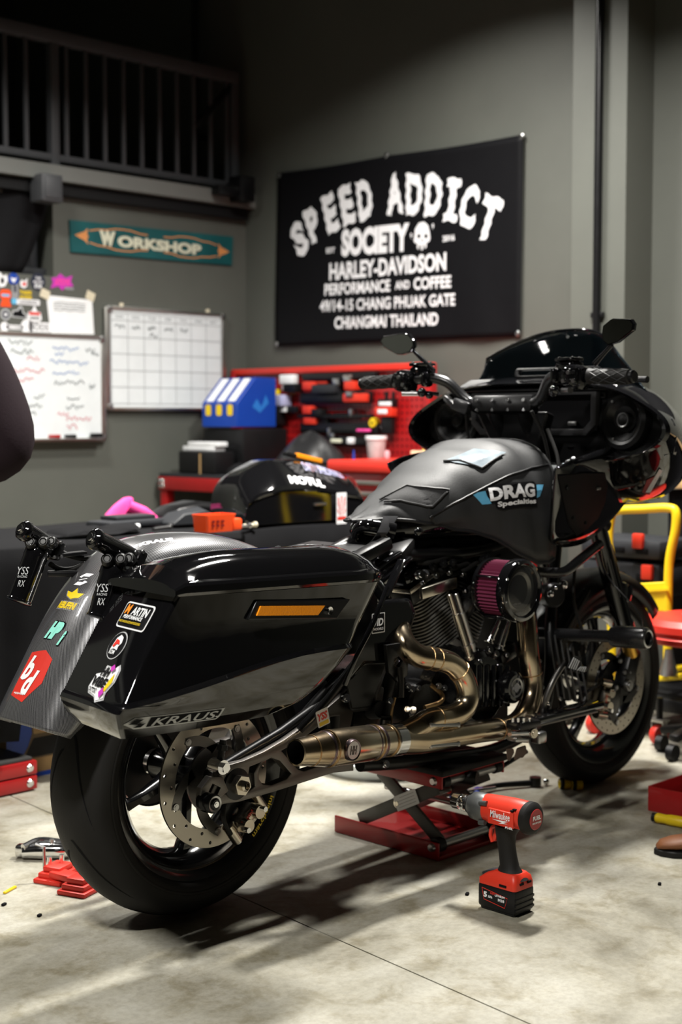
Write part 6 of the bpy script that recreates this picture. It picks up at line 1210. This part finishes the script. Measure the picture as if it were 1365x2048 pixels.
P('case_body', MB().box((0, 0, hbx*.30), (.24, .34, hbx*.60), bev=.02), 'plastic_grey', t); P('case_lid', MB().box((0, 0, hbx*.82), (.25, .35, hbx*.34), bev=.02), 'plastic_grey', t)
for y in (-.10, 0, .10): P('case_recess', MB().box((-.122, y, hbx*.36), (.012, .05, .024), bev=.004), 'deep_black', t); P('case_recess', MB().box((-.126, y, hbx*.80), (.010, .05, .022), bev=.004), 'deep_black', t)
for y, z in ((-.085, hbx*.97), (-.125, hbx*.45)): P('latch', MB().box((-.128, y, z), (.022, .045, .055), bev=.006), 'tool_red', t)
t = thing('stool', 'red round padded work stool behind the front tyre', 'stool', (4.19, 2.46, 0))
P('seat', MB().lathe([(0, .478), (.12, .478), (.165, .470), (.182, .452), (.184, .430), (.176, .418), (.184, .410), (.180, .395), (.150, .385), (0, .385)], (0, 0, 0), (0, 0, 1), 48), 'red_bright', t); D('lettering', text2d('PRO TOOL', .15, .03, .05), Fr((0, -.03, .4785), (.7, -.7, 0), (.7, .7, 0)), 'white_print', t, z=.002)
P('gas_lift', MB().cyl((0, 0, .10), (0, 0, .385), .025).cyl((0, 0, .08), (0, 0, .22), .035), 'plastic_black', t)
for k in range(5):
    a = 2*math.pi*k/5+.5; e = Vector((math.cos(a)*.12, math.sin(a)*.12, .075)); P('leg', MB().bar((0, 0, .10), e, .04, .025, bev=.006), 'plastic_black', t); P('caster', MB().cyl(e+V(0, -.012, -.047), e+V(0, .012, -.047), .028), 'plastic_black', t)
o = P('wall_cable', MB().tube([(0, 0, 0), (-.06, -.12, -.10), (-.05, -.25, -.16)], .008, 10, sm=6), 'rubber', loc=(4.23, 2.44, .375)); tag(o, 'black cable hanging under the red stool seat', 'cable')
o = P('wall_poster', MB().box((-.006, 0, 0), (.012, .6, .9), bev=.002).box((-.014, 0, 0), (.004, .56, .86)), 'banner_cloth', loc=(XW, 3.055-.36, 1.95)); tag(o, 'black poster cut off by the right frame edge', 'poster')
# ------------------------------------------------------------------ scissor jack under the bike
t = thing('scissor_jack', 'red scissor jack with grey arms lifting the motorcycle', 'jack', (2.715, 2.325, 0)); JW, JL = .25, .375
P('base_plate', MB().box((JW/2, JL/2, .006), (JW, JL, .012), bev=.003), 'red', t)
for x in (0, JW): P('base_flange', MB().box((x, JL/2, .024), (.006, JL, .046), bev=.002), 'red', t)
P('base_roller', MB().cyl((.02, .018, .036), (JW-.02, .018, .036), .013), 'steel', t); P('roller_collar', MB().cyl((.004, .018, .036), (.03, .018, .036), .019), 'plastic_black', t); P('roller_collar', MB().cyl((JW-.035, .018, .036), (JW-.004, .018, .036), .020), 'plastic_black', t)
P('pivot_pin', MB().lathe([(0, .008), (.009, .007), (.012, 0)], (-.003, .022, .032), (-1, 0, 0), 20), 'steel', t)
for x in (.022, JW-.022):
    a = P('scissor_arm', MB().bar((x-.008, .295, .048), (x-.008, .02, .185), .010, .036, up=(0, 0, 1), bev=.003), 'jack_grey', t); P('scissor_arm', MB().bar((x+.008, .02, .040), (x+.008, .235, .190), .010, .036, up=(0, 0, 1), bev=.003), 'jack_grey', t)
    P('arm_pin', MB().lathe([(0, .006), (.006, .006), (.008, .004), (.013, .003), (.013, -.02)], (x-.012, .152, .120), (-1, 0, 0), 20), 'nickel', t)
P('lead_screw', MB().cyl((JW/2, -.02, .118), (JW/2, .30, .118), .009), 'steel', t); P('cross_rod', MB().cyl((.02, .152, .12), (JW-.02, .152, .12), .009), 'steel', t)
D('warning_label', flat(rrect(.085, .040, .003)), Fr((.0076, .118, .136), (0, -.90, .44), (0, .44, .90)), 'white', t, z=.003)
for k in range(4): D('label_text', stroke([(-.032 if k else -.02, .012-.008*k), (.034, .012-.008*k)], .0010), Fr((.0076, .118, .136), (0, -.90, .44), (0, .44, .90)), 'grey_print', t, z=.0036)
for x in (.0, JW): P('top_rail', MB().box((x, .125, .205), (.006, .27, .034), (0, 0, 0), .002), 'red', t)
P('top_plate', MB().box((JW/2, .125, .220), (JW, .27, .006), bev=.002), 'red', t); P('top_pad', MB().box((JW/2, .13, .230), (JW+.02, .30, .018), bev=.006), 'rubber', t)
P('top_roller', MB().cyl((.02, .002, .204), (JW-.02, .002, .204), .012), 'steel', t); P('roller_collar', MB().cyl((.006, .002, .204), (.03, .002, .204), .016), 'plastic_black', t); P('roller_collar', MB().cyl((JW-.03, .002, .204), (JW-.006, .002, .204), .016), 'plastic_black', t)
P('top_pin', MB().lathe([(0, .006), (.008, .006), (.012, 0)], (-.003, .018, .205), (-1, 0, 0), 20), 'steel', t); P('drive_socket', MB().cyl((JW/2-.01, -.03, .20), (JW/2-.03, .02, .20), .018).cyl((JW/2-.03, .0, .2), (JW/2-.06, .03, .205), .010), 'plastic_black', t); P('crank_stub', MB().cyl((JW, .0, .20), (JW+.10, -.01, .228), .006), 'satin_black', t)
# folded jack and carton under the table
t = thing('floor_jack', 'folded red scissor jack with a black rubber top under the table', 'jack', (2.14, 3.655, 0))
for z in (.026, .072): P('channel', MB().box((0, .16, z), (.50, .32, .042), bev=.004), 'red', t)
P('rubber_pad', MB().box((0, .16, .098), (.48, .30, .012), bev=.004), 'rubber_worn', t)
for z in (.026, .072): P('channel_bolt', MB().lathe([(0, .005), (.009, .004), (.013, 0)], (.225, 0, z), (0, -1, 0), 18), 'chrome', t)
o = P('wood_chip', MB().box((0, 0, .008), (.05, .04, .016), (0, 0, 30), .004), 'tan', loc=(2.235, 3.74, .104)); tag(o, 'small beige wood block on the folded jack', 'block')
t = thing('cardboard_box', 'brown and blue printed cardboard box on the floor under the table', 'box', (2.52, 3.80, 0))
P('carton_body', MB().box((0, .11, .13), (.30, .22, .26), bev=.003), 'card', t); fr = Fr((0, -.0005, 0), (1, 0, 0), (0, 0, 1))
D('print', flat([(-.148, .06), (-.02, .10), (-.04, .25), (-.148, .25)]), fr, 'blue', t, z=.0012); D('print', flat([(.05, .125), (.148, .15), (.148, .25), (.05, .25)]), fr, 'blue', t, z=.0012); D('print', flat([(.07, .09), (.148, .105), (.148, .115), (.07, .10)]), fr, 'blue', t, z=.0012); D('print', flat([(-.148, 0), (.148, 0), (.148, .014), (-.148, .014)]), fr, 'blue', t, z=.0012)
D('picture', flat([(-.10, .06), (-.07, .10), (-.055, .14), (-.06, .25), (.055, .25), (.05, .14), (.07, .10), (.10, .06)]), fr, 'card_dark', t, z=.0020); D('picture', flat([(-.085, .065), (-.05, .125), (.045, .125), (.085, .065)]), fr, 'matte_black', t, z=.0026); D('picture', flat(rrect(.10, .055, .006, cy=.165)), fr, 'card', t, z=.0026)
o = P('basin', MB().lathe([(0, .004), (.17, .004), (.180, .012), (.196, .046), (.202, .050), (.206, .048), (.206, .044), (.190, .010), (.180, 0), (0, 0)], (0, 0, 0), (0, 0, 1), 48), 'board_white', loc=WZ(775, 1566)+V(.13, .16, 0)); tag(o, 'shallow white basin on the floor behind the red jack', 'basin')
# ------------------------------------------------------------------ impact wrench on the floor
t = thing('impact_wrench', 'red and black cordless impact wrench standing on its battery', 'impact wrench', (2.553, 1.984, 0), math.pi/2)
bt = P('battery', MB().box((0, 0, .034), (.108, .074, .056), bev=.007).box((0, 0, .008), (.098, .066, .016), bev=.004), 'plastic_black', t)
for k in range(3): P('battery_rib', MB().box((-.054, 0, .016+.012*k), (.004, .068, .006), bev=.001), 'plastic_black', bt)
fr = Fr((.0, .0372, .036), (-1, 0, 0), (0, 0, 1))
D('label_outline', join2d(stroke([(-.040, .016), (-.034, -.010), (.026, -.018), (.034, .006), (-.040, .016)], .0016)), fr, 'red_bright', bt, z=.001); D('label_print', join2d(text2d('5', .010, .013, .05, cx=-.030, cy=.002), text2d('.0Ah', .013, .006, .03, cx=-.016, cy=-.001), text2d('LITHIUM', .028, .005, .04, cx=.012, cy=.006), text2d('M18', .018, .007, .04, cx=.016, cy=-.003)), fr, 'white', bt, z=.0012); D('label_print', text2d('RED', .014, .004, .03, cx=-.008, cy=.008), fr, 'red_bright', bt, z=.0012)
P('foot', MB().loft([[Vector((x+dx, y, z)) for x, y in rrect(L_, W_, .010)] for z, L_, W_, dx in ((.060, .108, .074, 0), (.072, .108, .074, 0), (.086, .086, .066, -.008), (.094, .060, .050, -.014))]), 'tool_red', t, bev=.002)
P('foot_slot', MB().box((-.0535, .012, .074), (.004, .014, .005)).box((-.0535, -.016, .074), (.004, .014, .005)).box((-.02, .0372, .068), (.02, .003, .005)), 'deep_black', t, smooth=0)
P('latch_button', MB().box((.036, 0, .082), (.04, .04, .010), (0, 18, 0), .003), 'plastic_grey', t)
P('handle', MB().loft([[Vector((cx+L_*math.cos(a), W_*math.sin(a), z)) for a in [2*math.pi*k/20 for k in range(20)]] for z, cx, L_, W_ in ((.080, -.012, .046, .034), (.092, -.012, .032, .026), (.105, -.010, .024, .020), (.130, -.005, .022, .0185), (.155, .000, .0225, .0185), (.178, .001, .026, .020), (.196, -.004, .034, .024))]), 'rubber', t, smooth=60)
P('trigger', MB().box((.026, 0, .172), (.012, .022, .034), (0, -12, 0), .005), 'tool_red', t); P('trigger_guard', MB().tube([(.018, 0, .190), (.040, 0, .185), (.046, 0, .166), (.040, 0, .150)], .0045, 8, sm=5), 'tool_red', t)
hz = .226
P('head', MB().loft([[Vector((x, r*.96*math.cos(a), hz+dz+r*math.sin(a)*(1.06 if math.sin(a) > 0 else .92))) for a in [2*math.pi*k/26 for k in range(26)]] for x, r, dz in ((-.066, .031, .002), (-.058, .034, .002), (-.020, .0345, .002), (.020, .0335, .001), (.050, .0325, .0), (.058, .0315, 0))]), 'tool_red', t, smooth=50)
P('motor_cap', MB().lathe([(0, -.006), (.024, -.006), (.033, -.002), (.0375, .004), (.0375, .016), (.034, .020)], (-.078, 0, hz+.001), (1, 0, 0), 34), 'rubber', t); P('cap_disc', MB().lathe([(0, -.0075), (.023, -.007), (.0245, -.005)], (-.078, 0, hz+.001), (1, 0, 0), 30), 'red', t)
D('lettering', text2d('FUEL', .030, .010, .05, cy=.004), Fr((-.0856, 0, hz+.001), (0, -1, 0), (0, 0, 1)), 'white', t, z=.0008); D('lettering', text2d('BRUSHLESS', .032, .004, .03, cy=-.007), Fr((-.0856, 0, hz+.001), (0, -1, 0), (0, 0, 1)), 'white', t, z=.0008)
P('nose_cone', MB().lathe([(.031, 0), (.033, .003), (.0335, .026), (.032, .040), (.024, .050), (.016, .052)], (.052, 0, hz), (1, 0, 0), 34), 'nose_grey', t); P('nose_ring', MB().lathe([(.018, 0), (.022, .002), (.022, .010), (.016, .012)], (.098, 0, hz), (1, 0, 0), 28), 'rubber', t)
P('socket', MB().lathe([(.010, 0), (.015, .001), (.015, .008), (.019, .010), (.020, .014), (.020, .018), (.016, .020), (.0155, .026), (.0185, .028), (.0185, .048), (.013, .049), (.013, .03)], (.106, 0, hz), (1, 0, 0), 28), 'chrome', t)
P('side_panel', MB().box((-.010, .0325, hz-.004), (.074, .008, .036), (0, 0, 0), .003), 'tool_red', t); P('front_light', MB().cyl((.045, .022, hz-.028), (.062, .022, hz-.030), .006), 'nose_grey', t); P('bolt_head', MB().cyl((.035, .028, hz+.020), (.056, .028, hz+.018), .006), 'nose_grey', t)
fr = Fr((-.010, .0368, hz-.003), (-1, 0, 0), (0, 0, 1)); D('lettering', text2d('Milwaukee', .056, .017, .01, .1, cy=.006), fr, 'white', t, z=.0008); D('lettering', flat([(-.022, -.006), (.024, -.004), (.010, -.009), (.022, -.010), (-.004, -.013), (.006, -.009)]), fr, 'white', t, z=.0008); D('lettering', text2d('FUEL', .022, .005, .03, .2, cx=.026, cy=-.018), fr, 'white', t, z=.0008)
P('vent_slot', MB().box((-.046, .030, hz+.022), (.008, .006, .003)).box((-.040, .031, hz+.018), (.008, .006, .003)), 'deep_black', t)
# ------------------------------------------------------------------ small things on the floor
t = thing('tyre_chock', 'red rubber block with a hex key beside the rear tyre', 'chock', WZ(150, 1772))
for k, (dx, dy, L_) in enumerate(((.0, .07, .10), (-.015, -.045, .085))):
    b_ = P('rubber_foot' if k else 'block_body', MB().box((dx, dy, .006), (L_, .08, .012), (0, 0, 20), .004).box((dx, dy, .018), (L_*.8, .065, .014), (0, 0, 20), .004).box((dx, dy, .032), (L_*.6, .05, .014), (0, 0, 20), .004), 'red_bright', t)
P('link', MB().box((-.01, .01, .024), (.04, .10, .016), (0, 0, 10), .004), 'red_bright', t); P('stud', MB().cyl((-.012, .09, .035), (-.012, .09, .055), .006).cyl((.014, .075, .035), (.014, .075, .058), .006), 'chrome', t); P('hex_key', MB().tube([(-.03, .085, .03), (-.03, .085, .085), (-.045, .10, .092)], .004, 6), 'steel', t)
t = thing('brake_caliper', 'loose polished metal caliper part lying on the floor behind the rear tyre', 'caliper', WZ(104, 1718))
P('body', MB().tube([(-.055, .05, .02), (-.02, .02, .022), (.02, -.02, .022), (.05, -.03, .020)], [.016, .022, .020, .014], 14, sm=5).box((-.045, .06, .02), (.03, .04, .03), (0, 0, 40), .006), 'chrome', t); P('arm', MB().tube([(-.06, .04, .035), (-.01, .04, .042), (.04, .0, .034)], .009, 10, sm=5), 'chrome', t); P('pin', MB().cyl((.0, .0, .03), (.0, .0, .052), .006), 'steel', t)
for k, (x, y, L_, m, nm, lb) in enumerate(((20, 1782, .05, 'yellow', 'drill_bit', 'tiny yellow driver bit on the floor at the left'), (8, 1811, .014, 'deep_black', 'pebble', 'small dark chip on the floor at the far left'), (79, 1833, .012, 'deep_black', 'pebble', 'small dark chip on the floor left of the tyre shadow'), (1320, 1770, .012, 'deep_black', 'pebble', 'small dark chip on the floor below the brown shoe'), (935, 1790, .014, 'deep_black', 'pebble', 'small dark chip on the floor left of the impact wrench'))):
    o = P(nm, MB().box((0, 0, .003), (L_, .008 if k else .008, .006), (0, 0, 25), .002), m, loc=WZ(x, y)); tag(o, lb, 'chip' if k else 'bit')
t = thing('screwdriver', 'yellow handled screwdriver on the floor beside the red tray', 'screwdriver', WZ(1345, 1652)); t.rotation_euler.z = math.radians(-82)
P('handle', MB().lathe([(0, -.05), (.010, -.05), (.014, -.044), (.013, -.02), (.0155, -.005), (.0155, .03), (.012, .045), (.009, .055), (0, .055)], (0, 0, .0158), (1, 0, 0), 12), 'yellow', t); P('end_cap', MB().cyl((-.048, 0, .0158), (-.058, 0, .0158), .0125), 'plastic_black', t); P('shaft', MB().cyl((.05, 0, .0158), (.14, 0, .0158), .004), 'steel', t)
t = thing('red_tray', 'open red metal tray on the floor at the right edge', 'tray', (3.70, 2.08, 0), math.radians(0))
q0, q1, q2 = WZ(1304, 1622), WZ(1304, 1622)+V(.30, .0, 0), WZ(1365, 1655)
P('tray_floor', MB().box((0, 0, .004), (.40, .24, .008)), 'red', t)
for c, s in (((-.20, 0, .036), (.006, .24, .072)), ((.20, 0, .036), (.006, .24, .072)), ((0, -.12, .036), (.40, .006, .072)), ((0, .12, .036), (.40, .006, .072))): P('tray_wall', MB().box(c, s, bev=.002), 'red', t)
t.location = (WZ(1304, 1622)+V(.20, -.12+.01, 0))
t = thing('shoe', 'brown leather shoe with a black sole at the right edge', 'shoe', WZ(1308, 1708), math.radians(-45))
def sect(x, w_, z0, z1, n=14): return [Vector((x, w_*math.cos(2*math.pi*k/n), lerp(z0, z1, .5+.5*math.sin(2*math.pi*k/n)))) for k in range(n)]
P('upper', MB().loft([sect(*q) for q in ((.008, .012, .014, .026), (.02, .026, .014, .038), (.05, .038, .014, .046), (.09, .042, .014, .052), (.13, .040, .014, .064), (.17, .034, .014, .084), (.22, .032, .014, .095), (.26, .032, .014, .096), (.285, .022, .016, .090))]), 'leather_brown', t, smooth=60)
P('sole', MB().loft([[Vector((x, y, z)) for x, y in ((0, 0), (.012, .022), (.04, .040), (.09, .046), (.14, .042), (.19, .034), (.25, .036), (.285, .028), (.295, 0), (.285, -.028), (.25, -.036), (.19, -.034), (.14, -.042), (.09, -.046), (.04, -.040), (.012, -.022))] for z in (0, .016)]), 'rubber', t, bev=.003)
P('opening_trim', MB().tube([(.15, .026, .074), (.20, .030, .094), (.26, .026, .098), (.29, 0, .095), (.26, -.026, .098), (.20, -.030, .094), (.15, -.026, .074)], .004, 8, sm=5), 'rubber', t)
for k, (x, y, lb) in enumerate(((1130, 1578, 'left yellow and black ratchet roller by the front tyre'), (1155, 1580, 'right yellow and black ratchet roller by the front tyre'))):
    t = thing('strap_roller', lb, 'roller', WZ(x, y), .4, 'yellow rollers by the front tyre')
    P('roller_drum', MB().lathe([(.006, -.016), (.014, -.016), (.016, -.012), (.016, .012), (.014, .016), (.006, .016)], (0, 0, .016), (.5, -.85, 0), 20, loop=True), 'yellow', t); P('roller_band', MB().lathe([(.0145, -.017), (.0175, -.013), (.0175, -.006), (.0145, -.004)], (0, 0, .0175), (.5, -.85, 0), 20), 'plastic_black', t)
t = thing('socket_wrench', 'black ratchet wrench lying on the floor behind the impact wrench', 'wrench', WZ(1000, 1578)); P('handle', MB().tube([(-.12, .0, .012), (-.02, .0, .014), (.10, -.06, .012)], [.010, .008, .010], 12, sm=4), 'plastic_black', t); P('head', MB().cyl((.10, -.06, .004), (.10, -.06, .030), .018), 'satin_black', t); P('chrome_tip', MB().sph((.135, -.075, .012), .010), 'chrome', t)
t = thing('blue_clamp', 'blue metal clamp tool on the floor beside the jack', 'clamp', WZ(918, 1604)); P('jaw', MB().box((0, 0, .022), (.07, .05, .044), (0, 0, 30), .012), 'blue_deep', t); P('jaw', MB().box((.06, -.02, .018), (.06, .03, .03), (0, 0, 20), .008), 'blue_deep', t); P('spindle', MB().cyl((-.03, 0, .03), (.11, -.05, .03), .006), 'chrome', t); P('ball_end', MB().sph((.02, .0, .050), .009), 'chrome', t)
# ------------------------------------------------------------------ person at the left edge, only an elbow shows
po = Vector((1.74, 3.38, 0)); t = thing('person', 'person in a dark plum shirt at the left edge, bent elbow showing', 'person', po)
def skin(name, pts, edges, m, root=0, sub=2):
    me = bpy.data.meshes.new(name); me.from_pydata([p[:3] for p in pts], edges, []); bm = bmesh.new(); bm.from_mesh(me); L = bm.verts.layers.skin.verify(); bm.verts.ensure_lookup_table()
    for i, v in enumerate(bm.verts): v[L].radius = (pts[i][3], pts[i][4] if len(pts[i]) > 4 else pts[i][3]); v[L].use_root = (i == root)
    bm.to_mesh(me); bm.free(); me.materials.append(M[m]); o = bpy.data.objects.new(name, me); COL.objects.link(o); o.parent = t
    o.modifiers.new('skin', 'SKIN').use_smooth_shade = True; s_ = o.modifiers.new('sub', 'SUBSURF'); s_.levels = s_.render_levels = sub; return o
EL = Vector((2.005, 3.165, 1.045)) - po
body = [(0, 0, .95, .13), (0, 0, 1.15, .125), (0, 0, 1.38, .135), (0, .01, 1.50, .055), (0, .02, 1.62, .075), (0, .02, 1.72, .080), (.19, -.03, 1.42, .055), (EL.x, EL.y, EL.z, .042), (.16, -.10, .98, .030), (.12, -.04, .97, .032, .016), (-.19, 0, 1.42, .055), (-.25, -.03, 1.14, .042), (-.24, .06, .90, .030), (-.24, .08, .80, .030, .016), (.10, 0, .90, .085), (.11, .02, .50, .058), (.11, 0, .09, .042), (.11, .10, .035, .038), (-.10, 0, .90, .085), (-.11, .02, .50, .058), (-.11, 0, .09, .042), (-.11, .10, .035, .038)]
ed = [(0, 1), (1, 2), (2, 3), (3, 4), (4, 5), (2, 6), (6, 7), (7, 8), (8, 9), (2, 10), (10, 11), (11, 12), (12, 13), (0, 14), (14, 15), (15, 16), (16, 17), (0, 18), (18, 19), (19, 20), (20, 21)]
skin('body', body, ed, 'skin')
sh = [(0, 0, .80, .165)] + [(*b_[:3], r) for b_, r in zip([body[0], body[1], body[2], body[6], body[7], body[8], body[10], body[11], body[12]], (.155, .145, .152, .095, .112, .075, .085, .07, .046))]
skin('shirt', sh, [(0, 1), (1, 2), (2, 3), (3, 4), (4, 5), (5, 6), (3, 7), (7, 8), (8, 9)], 'shirt', 1)
tr = [(0, 0, .92, .140)] + [(*body[i][:3], body[i][3]+.022) for i in (14, 15, 16, 18, 19, 20)]
skin('trousers', tr, [(0, 1), (1, 2), (2, 3), (0, 4), (4, 5), (5, 6)], 'jeans')
P('hair', MB().sph((0, .005, 1.735), .098, (.95, 1.05, .9)), 'hair', t)
for s in (-1, 1): P('eye', MB().sph((s*.032, .098, 1.67), .010), 'white', t); P('ear', MB().sph((s*.080, .015, 1.66), .026, (.4, .8, 1.2)), 'skin', t)
P('nose', MB().loft([[Vector((x*f, .092+y*f, z)) for x, y in circ(.014, 10)] for f, z in ((.5, 1.675), (.9, 1.65), (1.2, 1.632), (.4, 1.625))]), 'skin', t); P('mouth', MB().box((0, .090, 1.595), (.045, .012, .010), bev=.004), 'pink_pale', t)
for hx, hy, hz2, sx in ((.115, -.02, .965, 1), (-.24, .09, .75, 1)):
    for k in range(5): P('finger', MB().tube([(hx-.03+.015*k, hy, hz2), (hx-.032+.016*k, hy+.03, hz2-.03-.004*(k % 3)), (hx-.030+.015*k, hy+.02, hz2-.062-.006*(2-abs(k-2)))], [.0095, .0088, .007], 8, sm=4), 'skin', t)
for s in (-1, 1): P('shoe', MB().box((s*.11, .06, .045), (.09, .26, .09), bev=.03), 'plastic_black', t)
